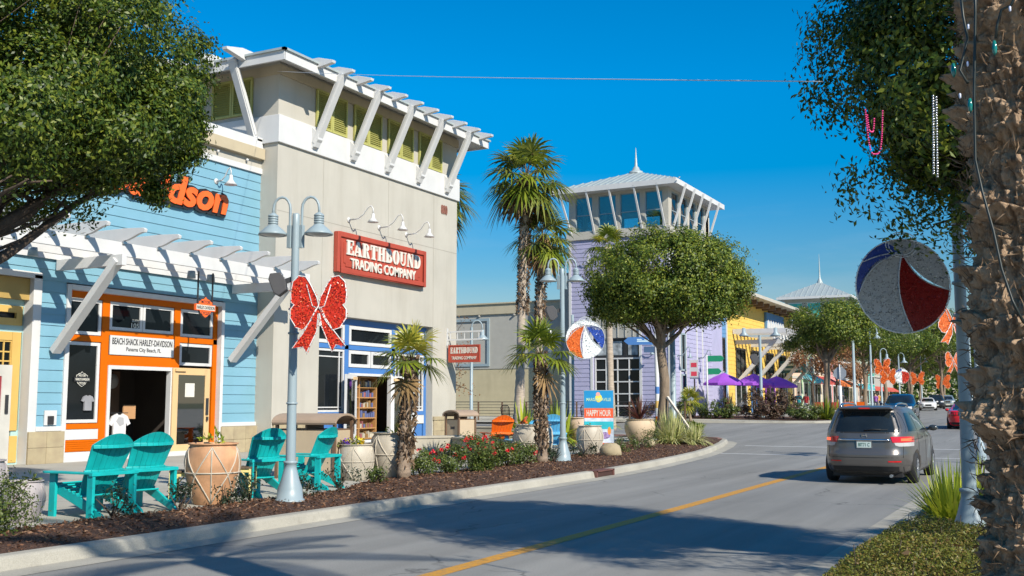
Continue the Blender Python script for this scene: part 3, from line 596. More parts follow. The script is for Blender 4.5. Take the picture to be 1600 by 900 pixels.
mb = MB(T); mb.box((10, -.5, 9.33), (26.0, .03, 9.6), 0); mb.box((10, -.5, 9.6), (25.72, .2, 9.95), 1); mb.box((10, -2.0, 9.95), (25.72, .12, 10.02), 2); mb.box((10, -.05, 10.02), (25.72, .1, 10.28), 2)
for u in (23.7, 25.0): mb.ball((u, .1, 9.47), .05, 8, 2)
mb.build('cornice', [CREAM, CREAMD, WHITE], hs_, .01)
# orange storefront
mb = MB(T); n0, n1 = -.22, -.1
for a, b, c, d in ((18.63, 24.12, 4.56, 4.73), (19.78, 20.02, .3, 4.56), (22.36, 22.6, .3, 4.56), (18.63, 19.78, 3.42, 3.58), (20.02, 22.36, 3.63, 3.76), (22.6, 24.12, 3.56, 3.72), (20.02, 22.36, 2.82, 3.1), (18.63, 19.78, 1.13, 1.27), (18.63, 19.78, .55, .85), (23.95, 24.12, .3, 4.56)): mb.box((a, n0, c), (b, n1, d))
for i in range(5): mb.box((18.66, n1, .58 + i * .053), (19.75, n1 + .012, .615 + i * .053))
mb.build('storefront_frame', ORANGE, hs_, .004)
mb = MB(T); mb.box((18.63, n0, .86), (19.78, n1 + .004, 1.12)); mb.box((18.63, n0, .3), (19.78, n1 + .004, .54)); mb.build('kick_panel', WHITE, hs_)
for a, b, c, d in ((18.66, 19.76, 3.6, 4.54), (20.04, 21.18, 3.78, 4.54), (21.2, 22.34, 3.78, 4.54), (22.62, 23.93, 3.74, 4.54), (18.66, 19.76, 1.29, 3.4), (22.62, 23.93, 2.9, 3.54)):
    window(T, hs_, a, b, c, d, n0 + .04, .085, WHITE)
mb = MB(T); rect_frame(mb, 20.02, 22.36, .3, 2.82, -.24, -.07, .1, 0); mb.build('door_frame', WHITE, hs_)
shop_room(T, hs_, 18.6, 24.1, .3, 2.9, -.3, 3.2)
d = MB(T); rect_frame(d, 22.3, 23.78, .36, 2.82, -.06, -.01, .2); d.box((22.5, -.055, .36), (23.58, -.012, .62)); dr = d.build('door', TAN, hs_, .006)
g = MB(T); g.box((22.48, -.045, .6), (23.6, -.03, 2.64)); g.build('pane', GLASSD, dr)
h = MB(T); h.box((23.62, -.01, 1.45), (23.72, .015, 1.95)); h.tube([(T @ Vector((23.67, 0, 1.36))), (T @ Vector((23.67, .07, 1.38))), (T @ Vector((23.6, .07, 1.3)))], .014, 6) if False else None; h.box((23.64, 0, 1.28), (23.69, .05, 1.4)); h.build('handle', DARKM, dr)
h = MB(T); h.box((22.35, -.01, 2.72), (22.75, .05, 2.79)); h.build('door_closer', TAN, dr)
h = MB(T); h.box((22.78, -.02, 1.98), (23.15, -.012, 2.38)); h.build('notice', LETW, dr)
# goods inside
def shirt(mb, T, u, z, n, s, m=0):
    poly = [(-.28, .62), (-.1, .7), (-.06, .66), (.06, .66), (.1, .7), (.28, .62), (.4, .4), (.28, .34), (.23, .44), (.23, -.1), (-.23, -.1), (-.23, .44), (-.28, .34), (-.4, .4)]
    mb.prism([(u + a * s, z + b * s) for a, b in poly], n, n + .05, 'xz', m, T)
t = thing('t_shirt', 'white printed t-shirt hanging just inside the shop doorway', 't-shirt', (HX - .9, 20.9, .9))
mb = MB(); shirt(mb, T, 21.0, .85, -.7, .95); mb.build('shirt_body', mat('shirt_white', (.6, .58, .58), .8), t)
mb = MB(); mb.prism([(20.87, 1.3), (21.0, 1.16), (21.15, 1.22), (21.12, 1.4), (20.95, 1.42)], -.649, -.645, 'xz', 0, T); mb.build('print', mat('faded_print', (.35, .35, .36), .8), t)
mb = MB(T); mb.beam((20.7, -.68, 1.53), (21.3, -.68, 1.53), .02, .02); mb.build('hanger', DARKM, t)
t = thing('merchandise_wall', 'dark wall display of orange caps and shirts inside the shop door', 'display', (HX - 2, 21, 1.4))
mb = MB(T); mb.box((20.0, -2.6, .9), (22.6, -2.5, 2.75)); mb.build('back_board', BROWN, t)
mb = MB()
for i in range(5): shirt(mb, T, 20.35 + i * .4, 2.05, -2.45, .38)
for i in range(5): shirt(mb, T, 20.3 + i * .4, 2.4, -2.45, .3)
mb.build('hanging_shirts', mat('orange_shirt_print', (.4, .05, .02), .8), t)
mb = MB(T)
for i in range(4): mb.ball((20.4 + i * .32, -2.3, 1.75), .11, 8, i % 2, (1, 1, .7)); mb.box((20.3 + i * .32, -2.28, 1.7), (20.5 + i * .32, -2.08, 1.72), i % 2)
mb.build('caps', [mat('cap_white', (.6, .55, .5), .8), mat('cap_red', (.4, .05, .04), .8)], t)
mb = MB(T); mb.lathe([(.0, 0), (.22, 0), (.22, .03), (0, .03)], n=20, T=T @ Matrix.Translation((22.2, -2.35, 2.45)) @ Matrix.Rotation(R(90), 4, 'X')); mb.build('round_plaque', mat('plaque_grey', (.4, .4, .4), .6), t)
mb = MB(T); mb.box((21.75, -1.4, 1.35), (22.2, -1.36, 1.75)); mb.build('framed_card', mat('card_tan', (.45, .25, .12), .7), t)
# pergola
pg = MB(T); pgo = None
def pxw(X): return X - HX
mb = MB(T); mb.box((12.5, 2.02, 5.44), (25.75, 2.1, 5.78)); pgo = mb.build('pergola', WHITE, hs_, .006)
mb = MB(T); mb.box((12.5, 1.02, 5.42), (25.7, 1.1, 5.78)); mb.build('beam', WHITE, pgo, .006)
mb = MB(T); mb.box((12.5, .03, 5.44), (25.7, .09, 5.8)); mb.build('ledger', WHITE, pgo)
u = 12.75
while u < 25.8:
    prof = [(-.0, 5.79), (2.12, 5.79)]
    for i in range(9):
        q = i / 8; prof.append((2.12 + q * .72, 5.80 + .17 * (.5 - .5 * math.cos(math.pi * q)) + .02))
    prof += [(2.86, 6.06), (2.80, 6.10), (2.2, 6.13), (0.03, 6.13)]
    prof[0] = (.03, 5.79)
    mb = MB(T); mb.prism([(a, b) for a, b in prof], u - .045, u + .045, 'yz'); mb.build('rafter', WHITE, pgo, .005)
    h = MB(T); h.box((u - .06, 2.105, 5.74), (u + .06, 2.15, 5.80)); h.build('bracket', STEEL, pgo)
    u += 1.135
for u in (12.0, 18.15, 24.55):
    mb = MB(T); mb.box((u - .07, .1, 5.16), (u + .07, 2.45, 5.43)); mb.build('outrigger', WHITE, pgo, .006)
    mb = MB(T); mb.beam((u, .12, 3.1), (u, 2.25, 5.3), .17, .26, up=(1, 0, 0)); mb.build('brace', WHITE, pgo, .008)
for i, (u, nn) in enumerate(((16.3, 1.5), (21.3, 1.55), (22.2, 1.4), (24.9, 1.5))):
    q = thing('ceiling_speaker', ('small grey downlight under the pergola above the yellow door', 'small grey downlight under the pergola above the orange windows', 'small grey downlight under the pergola beside the hanging shield', 'small grey downlight at the right end of the pergola')[i], 'downlight', (HX + nn, u, 5.25), 'downlights under the pergola')
    mb = MB(T); mb.lathe([(.0, .2), (.1, .2), (.12, .0), (.09, .0), (.0, .02)], (u, nn, 5.22), 14); mb.build('housing', LAMPG, q)
# shield sign hung from the pergola
SHLD = [(-.5, .14), (-.5, .3), (-.36, .36), (-.28, .44), (-.12, .46), (0, .58), (.12, .46), (.28, .44), (.36, .36), (.5, .3), (.5, .14), (.44, -.14), (.36, -.3), (.2, -.42), (0, -.54), (-.2, -.42), (-.36, -.3), (-.44, -.14)]
def shield(T, parent, u, z, n, s, base, bar, let, edge=None, dep=.05):
    mb = MB(); mb.prism([(u + a * s, z + b * s) for a, b in SHLD], n, n + dep, 'xz', 0, T); mb.prism([(u + a * s * .92, z + b * s * .92) for a, b in SHLD], n + dep, n + dep + .008, 'xz', 1, T); o = mb.build('shield', [edge or DARKM, base], parent)
    mb = MB(T); mb.box((u - .68 * s, n - .004, z - .16 * s), (u + .68 * s, n + dep + .014, z + .16 * s), 0); mb.box((u - .63 * s, n + dep, z - .12 * s), (u + .63 * s, n + dep + .02, z + .12 * s), 1); mb.build('bar', [base, bar], o)
    text('lettering', 'HARLEY-DAVIDSON', T, u - .6 * s, u + .6 * s, z - .085 * s, z + .085 * s, n + dep + .02, edge or DARKM, o, .006, .01)
    text('lettering', 'MOTOR', T, u - .3 * s, u + .3 * s, z + .2 * s, z + .36 * s, n + dep + .008, let, o, .006, .01)
    text('lettering', 'CYCLES', T, u - .3 * s, u + .3 * s, z - .36 * s, z - .2 * s, n + dep + .008, let, o, .006, .01)
    return o
TS = FX(-21.2)
sg = thing('hanging_sign', 'orange shield shaped sign hanging on two rods from the white pergola', 'sign', (-21.2, 22.0, 4.6))
yc = 21.87; shield(TS, sg, yc, 4.45, 0, .56, SIGNO, LETW, DARKM)
for q in (-.28, .28):
    mb = MB(TS); mb.box((yc + q - .018, .01, 4.5), (yc + q + .018, .046, 5.45)); mb.build('rod', DARKM, sg)
sb = thing('name_board', 'white name board lettered in black above the shop doorway', 'sign', (HX, 21.2, 3.1))
mb = MB(T); mb.box((20.04, -.1, 3.11), (22.34, -.07, 3.63)); mb.build('board', WHITE, sb)
text('lettering', 'BEACH SHACK HARLEY-DAVIDSON', T, 20.11, 22.27, 3.39, 3.57, -.07, LETB, sb, .006, .012)
text('lettering', 'Panama City Beach, FL', T, 20.6, 21.85, 3.19, 3.33, -.07, LETB, sb, .006, .008)
q = thing('window_sticker', 'small white suite number sticker on the transom window', 'sticker', (HX, 21, 3.85)); 
text('lettering', 'SUITE', T, 20.82, 21.06, 4.04, 4.11, -.135, LETW, q, .004, .01); text('lettering', '105', T, 20.8, 21.08, 3.87, 4.01, -.135, LETW, q, .004, .015)
q = thing('window_decal', 'white outlined shield decal on the tall shop window', 'decal', (HX, 19.2, 2.4)); shield(T, q, 19.22, 2.42, -.135, .36, DARKM, DARKM, LETW, LETW, .004)
q = thing('poster', 'small white portrait poster low in the tall shop window', 'poster', (HX, 19.5, 1.7)); mb = MB(); shirt(mb, T, 19.42, 1.66, -.138, .5); mb.build('sheet', mat('dim_poster', (.25, .25, .27), .6), q)
q = thing('outlet_box', 'white outdoor outlet box low on the blue boards', 'box', (HX, 18.1, 1.4)); mb = MB(T); mb.box((17.98, .03, 1.25), (18.34, .06, 1.62), 0); mb.box((18.07, .06, 1.27), (18.24, .09, 1.48), 1); mb.build('cover', [WHITE, DARKM], q)
# big script sign on the wall
q = thing('wall_sign', 'orange script letter sign outlined in black high on blue boards', 'sign', (HX, 20, 7.5))
text('backing', 'Harley-Davidson', T, 15.5, 24.2, 7.22, 8.45, .06, LETB, q, .06, .12, .25); text('lettering', 'Harley-Davidson', T, 15.56, 24.14, 7.28, 8.40, .125, SIGNO, q, .04, .035, .25)
# yellow shop door at the far left
TY = FX(-23.0); yd = thing('yellow_storefront', 'yellow and aqua framed shop entrance at the blue building end', 'storefront', (-23.0, 16.5, .3))
mb = MB(TY); rect_frame(mb, 15.3, 17.62, .3, 4.36, -.1, .02, .13); mb.box((15.43, -.1, 3.55), (17.49, .015, 3.72)); mb.box((15.43, -.1, 4.2), (17.49, .013, 4.23)); mb.box((17.3, -.1, 1.0), (17.49, .012, 1.13)); mb.build('outer_frame', AQUAP, yd)
mb = MB(TY); mb.box((15.3, -.1, 4.36), (17.7, .2, 4.9)); mb.build('soffit', mat('ochre_paint', (.36, .24, .07), .6), yd)
mb = MB(TY); rect_frame(mb, 15.43, 17.44, 3.72, 4.2, -.06, .06, .17); mb.box((17.2, -.06, 1.13), (17.44, .05, 3.55)); mb.box((17.25, -.06, .35), (17.47, .045, 1.0)); mb.box((15.43, -.06, 3.34), (17.2, .04, 3.55)); mb.build('yellow_frame', YELP, yd, .006)
window(TY, yd, 15.55, 17.3, 3.82, 4.1, -.04, .02, DARKM); window(TY, yd, 16.1, 17.22, .4, 3.34, -.04, .04, YELP, mull=(16.75, 17.0), muz=(2.6, 2.83, 3.06), bar=.035)
dd = MB(TY); rect_frame(dd, 15.75, 16.98, .35, 2.72, .34, .39, .27); dr = dd.build('door', mat('pale_door', (.52, .5, .45), .5), yd); g = MB(TY); g.box((15.95, .36, .6), (16.8, .37, 2.5)); g.build('pane', mat('red_poster', (.3, .03, .04), .3), dr); g = MB(TY); g.box((16.82, .39, 1.55), (16.9, .42, 2.0)); g.build('handle', DARKM, dr)
# ------------------------------------------------------------------ cream tower building
TX = -22.0; T = FX(TX); TL = FY(25.75)
et = thing('tower_building', 'tall cream stucco shop with slatted shutters below a bracketed roof', 'building', (TX, 31, .3))
mb = MB(T)
mb.box((25.75, -12, 0), (28.05, 0, 10.14)); mb.box((35.2, -12, 0), (37.0, 0, 10.14)); mb.box((28.05, -12, 4.78), (35.2, 0, 10.14)); mb.box((25.75, -9, 11.0), (37.0, -.02, 12.85)); mb.box((28.05, -12, 0), (35.2, -4, 4.78)); mb.box((28.05, -4, 4.76), (35.2, -.3, 4.779))
mb.build('wall', CREAM, et, .02)
mb = MB(T); mb.box((25.67, -3.0, 10.14), (37.06, .09, 11.05)); mb.build('white_band', WHITE, et, .015)
mb = MB(T); mb.box((25.72, -9, 12.4), (37.03, .05, 12.72)); mb.build('frieze', CREAMD, et)
# roof
mb = MB(T); e0, e1, en, zb, zt = 24.72, 37.75, 1.03, 12.52, 12.72
mb.add([(e0, en, zt), (e1, en, zt), (e1 - 3.6, en - 3.6, 13.75), (e0 + 3.6, en - 3.6, 13.75), (e0, -10, zt), (e0 + 3.6, -10, 13.75), (e1, -10, zt), (e1 - 3.6, -10, 13.75)], [(0, 1, 2, 3), (0, 3, 5, 4), (1, 6, 7, 2), (3, 2, 7, 5)], 0)
mb.add([(e0, en, zb), (e1, en, zb), (37, 0, 12.82), (25.75, 0, 12.82), (e0, -10, zb), (25.75, -10, 12.82), (e1, -10, zb), (37, -10, 12.82)], [(0, 1, 2, 3), (0, 3, 5, 4), (1, 6, 7, 2)], 1)
mb.box((e0, en - .02, zb - .1), (e1, en + .03, zt), 1); mb.box((e0 - .03, -10, zb - .1), (e0 + .02, en + .03, zt), 1); mb.box((e1 - .02, -10, zb - .1), (e1 + .03, en + .03, zt), 1)
for i in range(26):
    u = e0 + .25 + i * .51; k = min(3.5, u - e0, e1 - u); mb.beam((u, en, zt + .02), (u, en - k, zt + .02 + k * .286), .03, .05, 0)
for i in range(16):
    nn = en - .4 - i * .51; k = min(3.5, en - nn); mb.beam((e0, nn, zt + .02), (e0 + k, nn, zt + .02 + k * .286), .03, .05, 0)
mb.box((e0 - .1, en - .02, zt), (e1 + .1, en + .1, zt + .07), 0); mb.box((e0 - .1, -10, zt), (e0 + .02, en + .1, zt + .07), 0)
mb.build('roof', [ROOFM, WHITE], et)
us = [27.45 + 2.13 * i for i in range(5)]
for i in range(11):
    u = 26.4 + i * 1.06
    mb = MB(T); mb.prism([(.3, 12.74), (1.1, 12.62), (1.66, 12.70), (1.68, 12.78), (1.1, 12.94), (.3, 12.94)], u - .085, u + .085, 'yz'); mb.build('outrigger', WHITE, et, .01)
for i in range(7):
    xx = -22.6 - i * 1.3
    mb = MB(TL); mb.prism([(.3, 12.74), (1.1, 12.62), (1.9, 12.74), (1.92, 12.82), (1.2, 12.98), (.3, 12.98)], xx - .1, xx + .1, 'yz'); mb.build('outrigger', WHITE, et, .01)
for u in us:
    mb = MB(T); mb.beam((u, .12, 10.35), (u, 1.2, 12.62), .2, .24, up=(1, 0, 0)); mb.beam((u, .16, 10.45), (u, 1.28, 12.68), .1, .3, up=(1, 0, 0)); mb.build('brace', WHITE, et, .01)
    mb = MB(T); mb.prism([(.09, 10.25), (.36, 10.55), (.36, 10.75), (.09, 11.0)], u - .13, u + .13, 'yz'); mb.build('brace_foot', WHITE, et, .008)
for xx in (-22.95, -25.5):
    mb = MB(TL); mb.beam((xx, .1, 10.35), (xx, 1.15, 12.62), .2, .24, up=(1, 0, 0)); mb.beam((xx, .14, 10.45), (xx, 1.22, 12.68), .1, .3, up=(1, 0, 0)); mb.build('brace', WHITE, et, .01)
def shutter(T, u0, u1, z0, z1, n=.0, par=None):
    mb = MB(T); um = (u0 + u1) / 2
    rect_frame(mb, u0, um - .01, z0, z1, n, n + .07, .07); rect_frame(mb, um + .01, u1, z0, z1, n, n + .07, .07)
    for a, b in ((u0 + .07, um - .08), (um + .08, u1 - .07)):
        z = z0 + .09
        while z < z1 - .1:
            mb.add([(a, n + .01, z + .055), (b, n + .01, z + .055), (b, n + .06, z), (a, n + .06, z)], [(0, 1, 2, 3)]); mb.add([(a, n + .01, z + .045), (b, n + .01, z + .045), (b, n + .06, z - .01), (a, n + .06, z - .01)], [(0, 1, 2, 3)]); z += .072
    mb.box((u0, n - .01, z0), (u1, n + .006, z1)); return mb.build('shutter', SHUT, par)
for i in range(4): shutter(T, 27.62 + 2.13 * i, 29.32 + 2.13 * i, 11.08, 12.42, .0, et)
shutter(TL, -24.85, -23.1, 11.2, 12.45, 0, et); shutter(TL, -27.1, -25.3, 11.2, 12.45, 0, et)
mb = MB(TL); mb.box((-31, -1, 10.2), (-22.6, .3, 10.32), 0); mb.build('ledge', WHITE, et)
# entrance portal
n0, n1 = -.42, -.3
mb = MB(T)
for a, b, c, d in ((28.05, 35.2, 4.55, 4.77), (29.87, 30.1, .5, 4.55), (32.78, 33.0, .5, 4.55), (28.05, 35.2, 3.68, 3.84), (30.1, 32.78, 2.86, 3.05), (35.02, 35.2, .3, 4.55), (28.05, 28.12, .5, 4.55), (33.0, 35.02, 1.35, 1.5), (28.1, 29.87, 1.35, 1.5)): mb.box((a, n0, c), (b, n1, d))
mb.box((33.05, n0, .5), (34.95, n1 - .02, 1.0)); mb.box((28.2, n0, .5), (29.8, n1 - .02, 1.35))
mb.build('storefront_frame', BLUEP, et, .005)
mb = MB(T); mb.box((33.0, n0, 1.02), (35.02, n1 + .02, 1.34)); mb.box((33.0, n0, .3), (35.02, n1 + .01, .5)); mb.box((28.1, n0, .3), (29.87, n1 + .01, .5)); mb.build('sill_panel', WHITE, et)
for a, b, c, d in ((28.14, 29.85, 3.86, 4.53), (30.12, 32.76, 3.86, 4.53), (33.02, 35.0, 3.86, 4.53), (30.12, 31.42, 3.07, 3.66), (31.46, 32.76, 3.07, 3.66)): window(T, et, a, b, c, d, n0 + .04, .12, WHITE, dep=.08)
window(T, et, 28.14, 29.85, 1.5, 3.66, n0 + .04, .07, WHITE, mull=(29.6,), muz=(3.4, 1.66), dep=.08, bar=.04)
window(T, et, 33.02, 35.0, 1.5, 3.66, n0 + .04, .07, WHITE, mull=(33.3, 34.75), muz=(3.4, 1.66), dep=.08, bar=.04)
mb = MB(T); rect_frame(mb, 30.1, 32.78, .4, 2.86, n0, n1 + .05, .09); mb.box((30.19, n0, .42), (30.52, n1, 2.77)); mb.build('door_frame', WHITE, et)
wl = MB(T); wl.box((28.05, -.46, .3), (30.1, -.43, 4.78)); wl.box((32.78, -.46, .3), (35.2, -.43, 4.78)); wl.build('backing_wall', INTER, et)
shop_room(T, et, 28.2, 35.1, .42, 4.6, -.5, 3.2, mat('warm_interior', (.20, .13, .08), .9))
for (a, ang) in ((30.55, 0), (32.72, 1)):
    s = 1 if a < 31 else -1
    TD = T @ Matrix.Translation((a, n1 + .03, 0)) @ Matrix.Rotation(R(163 if s > 0 else 14), 4, 'Z')
    d = MB(TD); rect_frame(d, 0, 1.18, .42, 2.8, -.025, .025, .15); d.box((.15, -.024, .5), (1.03, .024, .72)); dr = d.build('door', WHITE, et, .005)
    g = MB(TD); g.box((.14, -.006, .7), (1.04, .006, 2.66)); g.build('pane', GLASSD, dr)
    g = MB(TD); g.box((.98, .025, 1.4), (1.05, .06, 1.9)); g.box((.98, -.06, 1.4), (1.05, -.025, 1.9)); g.build('handle', DARKM, dr)
    g = MB(TD); g.box((.1, .025, 2.62), (.42, .08, 2.72)); g.box((.1, -.08, 2.62), (.42, -.025, 2.72)); g.build('door_closer', TAN, dr)
for k, (a, b, dp) in enumerate(((30.62, 31.25, -.62), (31.35, 32.5, -.75))):
    t = thing('bookcase', ('tall wooden display cabinet just inside the blue framed doorway', 'wooden shelf unit of small goods deep inside the blue framed doorway')[k], 'shelf', (TX + dp, (a + b) / 2, .42))
    mb = MB(T); mb.box((a, dp - .35, .43), (a + .05, dp, 2.8)); mb.box((b - .05, dp - .35, .43), (b, dp, 2.8)); mb.box((a, dp - .38, .43), (b, dp - .35, 2.8))
    for i in range(7): mb.box((a + .05, dp - .35, .5 + i * .37), (b - .05, dp - .01, .54 + i * .37))
    mb.build('case', WOODW, t)
    mb = MB(T); random.seed(4 + k)
    for i in range(6):
        u = a + .08
        while u < b - .15:
            w_ = random.uniform(.04, .12); mb.box((u, dp - .25, .541 + i * .37), (u + w_, dp - .06, .541 + i * .37 + random.uniform(.12, .26)), random.randrange(4)); u += w_ + random.uniform(.01, .06)
    mb.build('goods', [mat('goods_a', (.3, .1, .1), .6), mat('goods_b', (.5, .45, .35), .6), mat('goods_c', (.1, .12, .25), .6), mat('goods_d', (.25, .15, .06), .6)], t)
for a, b in ((25.8, 28.0), (35.25, 36.95)):
    mb = MB(T)
    k = 3; w_ = (b - a) / k
    for i in range(k):
        for j in range(2): mb.box((a + i * w_ + .004, -.3 if a > 30 else -.1, .3 + j * .42), (a + (i + 1) * w_ - .004, .06, .3 + (j + 1) * .42 - .006))
    mb.box((a - .03, -.3 if a > 30 else -.1, 1.14), (b + .03, .09, 1.28))
    mb.build('stone_base', STONE, et, .006)
mb = MB(T); mb.box((35.2, -.42, 0), (35.9, -.03, 4.7)); mb.build('jamb', CREAM, et) if False else None
mb = MB(T); mb.box((25.78, .0, 7.93), (36.98, .004, 7.945)); mb.box((28.1, .0, 4.8), (28.112, .005, 10.1)); mb.box((32.0, .0, 7.95), (32.012, .005, 10.1)); mb.box((35.18, .0, 4.8), (35.192, .005, 10.1)); mb.build('control_joint', mat('joint_shade', (.27, .25, .21), .9), et)
q = thing('building_number', 'brown raised building number high on the cream wall corner', 'number', (TX, 36, 9.5)); text('lettering', '800', T, 35.72, 36.2, 9.42, 9.8, .0, LETBR, q, .03, .05)
# red name sign
s = thing('name_sign', 'large red framed sign with cream raised letters on cream stucco', 'sign', (TX, 31.5, 7))
def slab(mb, u0, u1, za, zb_, n0, n1, m=0): mb.box((u0, n0, za), (u1, n1, zb_), m)
mb = MB(T); mb.box((28.72, .02, 6.28), (34.36, .14, 7.68)); mb.build('panel', SIGNR, s, .01)
mb = MB(T); rect_frame(mb, 28.72, 34.36, 6.28, 7.68, .14, .2, .17); mb.build('border', SIGNR, s, .02)
mb = MB(T); mb.prism([(29.12, 6.62), (29.22, 6.62), (29.22, 6.5), (33.86, 6.5), (33.86, 6.62), (33.96, 6.62), (33.96, 7.34), (33.86, 7.34), (33.86, 7.46), (29.22, 7.46), (29.22, 7.34), (29.12, 7.34)], .14, .165, 'xz'); mb.build('inner_panel', SIGNR, s, .01)
slab_lettering('EARTHBOUND', T, 29.22, 33.92, 6.93, 7.44, .165, .05, LETW, s)
text('lettering', 'TRADING COMPANY', T, 29.45, 33.6, 6.47, 6.83, .165, LETW, s, .05, .018)
def gooseneck(label, T, u, z, out=.85, m=WHITE, grp='gooseneck lamps over the red sign', s=1.0, cat='wall lamp'):
    q = thing('gooseneck_lamp', label, cat, tuple(T @ Vector((u, 0, z))), grp)
    mb = MB(T); mb.lathe([(0, 0), (.09, 0), (.09, .03), (0, .03)], n=14, T=T @ Matrix.Translation((u, 0, z)) @ Matrix.Rotation(R(-90), 4, 'X')); mb.build('wall_plate', m, q)
    pts = [(u, .02, z), (u, out * .4, z + .02), (u, out * .62, z + .12 * s), (u, out * .8, z + .3 * s), (u, out * .93, z + .33 * s), (u, out, z + .24 * s), (u, out, z + .1 * s)]
    mb = MB(T); mb.tube(pts, .018 * s, 8); mb.tube([(u, .02, z - .03), (u, out * .5, z - .0)], .008, 6); mb.build('arm', m, q)
    mb = MB(T); mb.lathe([(.045, .14), (.055, .12), (.06, .0), (.1, -.06), (.2, -.17), (.19, -.17), (.09, -.07), (.0, -.03)], (u, out, z), 18); mb.build('lamp_shade', m, q)
for i, u in enumerate((29.55, 31.4, 33.2)): gooseneck(('white gooseneck lamp above the first letters of the red sign', 'white gooseneck lamp above the middle of the red sign', 'white gooseneck lamp above the last letters of the red sign')[i], T, u, 8.2, 1.05, s=1.25)
gooseneck('white gooseneck lamp high on the blue boards', FX(HX), 23.75, 8.55, .6, grp='gooseneck lamps over the script sign', s=1.1)
# blade sign
b = thing('blade_sign', 'small red two line sign hanging from a white bracket at the wall corner', 'sign', (TX, 36.2, 4)); TB = FY(36.25)
mb = MB(TB); mb.box((TX - .02, -.02, 4.62), (TX + 1.65, .02, 4.68)); mb.box((TX - .02, -.02, 4.3), (TX + 1.65, .02, 4.36)); mb.box((TX, -.03, 4.1), (TX + .05, .03, 4.8))
for i in range(5): mb.box((TX + .15 + i * .33, -.012, 4.36), (TX + .18 + i * .33, .012, 4.62))
mb.build('bracket', WHITE, b)
mb = MB(TB); mb.box((TX + .1, -.03, 3.42), (TX + 1.55, .03, 4.12)); rect_frame(mb, TX + .1, TX + 1.55, 3.42, 4.12, .03, .05, .05); mb.build('board', SIGNR, b)
slab_lettering('EARTHBOUND', TB, TX + .2, TX + 1.45, 3.78, 4.02, .03, .01, LETW, b); text('lettering', 'TRADING COMPANY', TB, TX + .25, TX + 1.4, 3.53, 3.66, .03, LETW, b, .012, .01)
# ------------------------------------------------------------------ lilac tower across the side street
PY, PX = 67.0, -23.2; PZ = gz(67) + .3; T = FY(PY); TR = FX(PX)
pt = thing('tower_building', 'lilac shingled corner tower with a glazed lantern and spire', 'tower', (-27, PY, PZ))
mb = MB(T); mb.box((-30.6, -12, 0), (-28.85, 0, 13.2)); mb.box((-28.85, -12, 8.45), (-25.4, 0, 13.2)); mb.box((-25.4, -12, 0), (PX, 0, 13.2)); mb.box((-28.85, -12, 0), (-25.4, -.35, 8.45)); mb.build('wall', PURP, pt)
def shingles(mb, u0, u1, z0, z1, rg, n=0.0, m=0):
    z = z0
    while z < z1:
        h = min(.3, z1 - z); u = u0
        while u < u1 - .02:
            w_ = min(rg.uniform(.5, .9), u1 - u); dz = rg.uniform(0, .018)
            mb.add([(u, n + .005, z + h), (u + w_, n + .005, z + h), (u + w_, n + .03, z - dz), (u, n + .03, z - dz), (u, n, z - dz), (u + w_, n, z - dz)], [(0, 1, 2, 3), (3, 2, 5, 4)], m); u += w_
        z += .3
rg = random.Random(3); mb = MB(T)
shingles(mb, -30.45, -28.85, .9, 13.2, rg); shingles(mb, -28.85, -25.4, 8.6, 13.2, rg); shingles(mb, -25.4, -23.3, .9, 13.2, rg)
mb.T = TR; shingles(mb, PY + .1, PY + 1.9, .9, 13.2, rg); shingles(mb, PY + 3.0, PY + 9.3, .9, 13.2, rg); shingles(mb, PY + 1.9, PY + 3.0, 6.6, 13.2, rg); mb.build('shingles', PURP, pt, weld=False)
mb = MB(T)
for u in (-30.6, -29.0, -25.4, -23.35): mb.box((u - .02, 0, .8), (u + .16, .06, 13.2 if u in (-30.6, -23.35) else 8.5))
mb.box((-30.6, 0, 2.1), (-30.55, .05, 2.2))
for u in (67.0, 68.75, 70.0, 72.5, 73.8): mb.box((PX, u, .8), (PX + .06, u + .18, 13.2 if u == 67 else 9.0), T=Matrix.Identity(4))
mb.build('corner_board', WHITE, pt)
mb = MB(T); mb.box((-28.84, -.34, 6.25), (-25.4, -.05, 8.45)); mb.box((-28.84, -.05, 8.25), (-25.4, .12, 8.5))
for i in range(6): mb.box((-28.7 + i * .56, -.05, 6.3), (-28.64 + i * .56, .0, 8.25))
mb.build('panel', GREYS, pt)
for i in range(3):
    a = -28.8 + i * 1.13; f = window(T, pt, a, a + 1.1, 4.95, 6.2, -.3, .09, DARKM, dep=.1)
    mb = MB(T); mb.box((a + .2, -.27, 5.08), (a + .9, -.265, 6.05)); mb.build('poster', mat('grey_poster', (.30, .33, .35), .5, var=.5, scale=3), f)
mb = MB(T); rect_frame(mb, -28.8, -25.42, .8, 4.9, -.3, -.2, .1)
for i in range(1, 4): mb.box((-28.8 + i * .845 - .04, -.3, .8), (-28.8 + i * .845 + .04, -.21, 4.9))
for i in range(1, 5): mb.box((-28.7, -.3, .8 + i * .82 - .04), (-25.5, -.215, .8 + i * .82 + .04))
f = mb.build('glass_door', WHITE, pt); mb = MB(T); mb.box((-28.75, -.29, .85), (-25.45, -.27, 4.85)); mb.build('pane', GLASS, f)
for (a, b, c, d) in ((69.0, 69.95, 4.0, 6.6), (69.0, 69.95, .8, 3.8), (71.2, 72.0, 1.3, 3.0)): window(TR, pt, a, b, c, d, .0, .12, LAMPG, dep=.1)
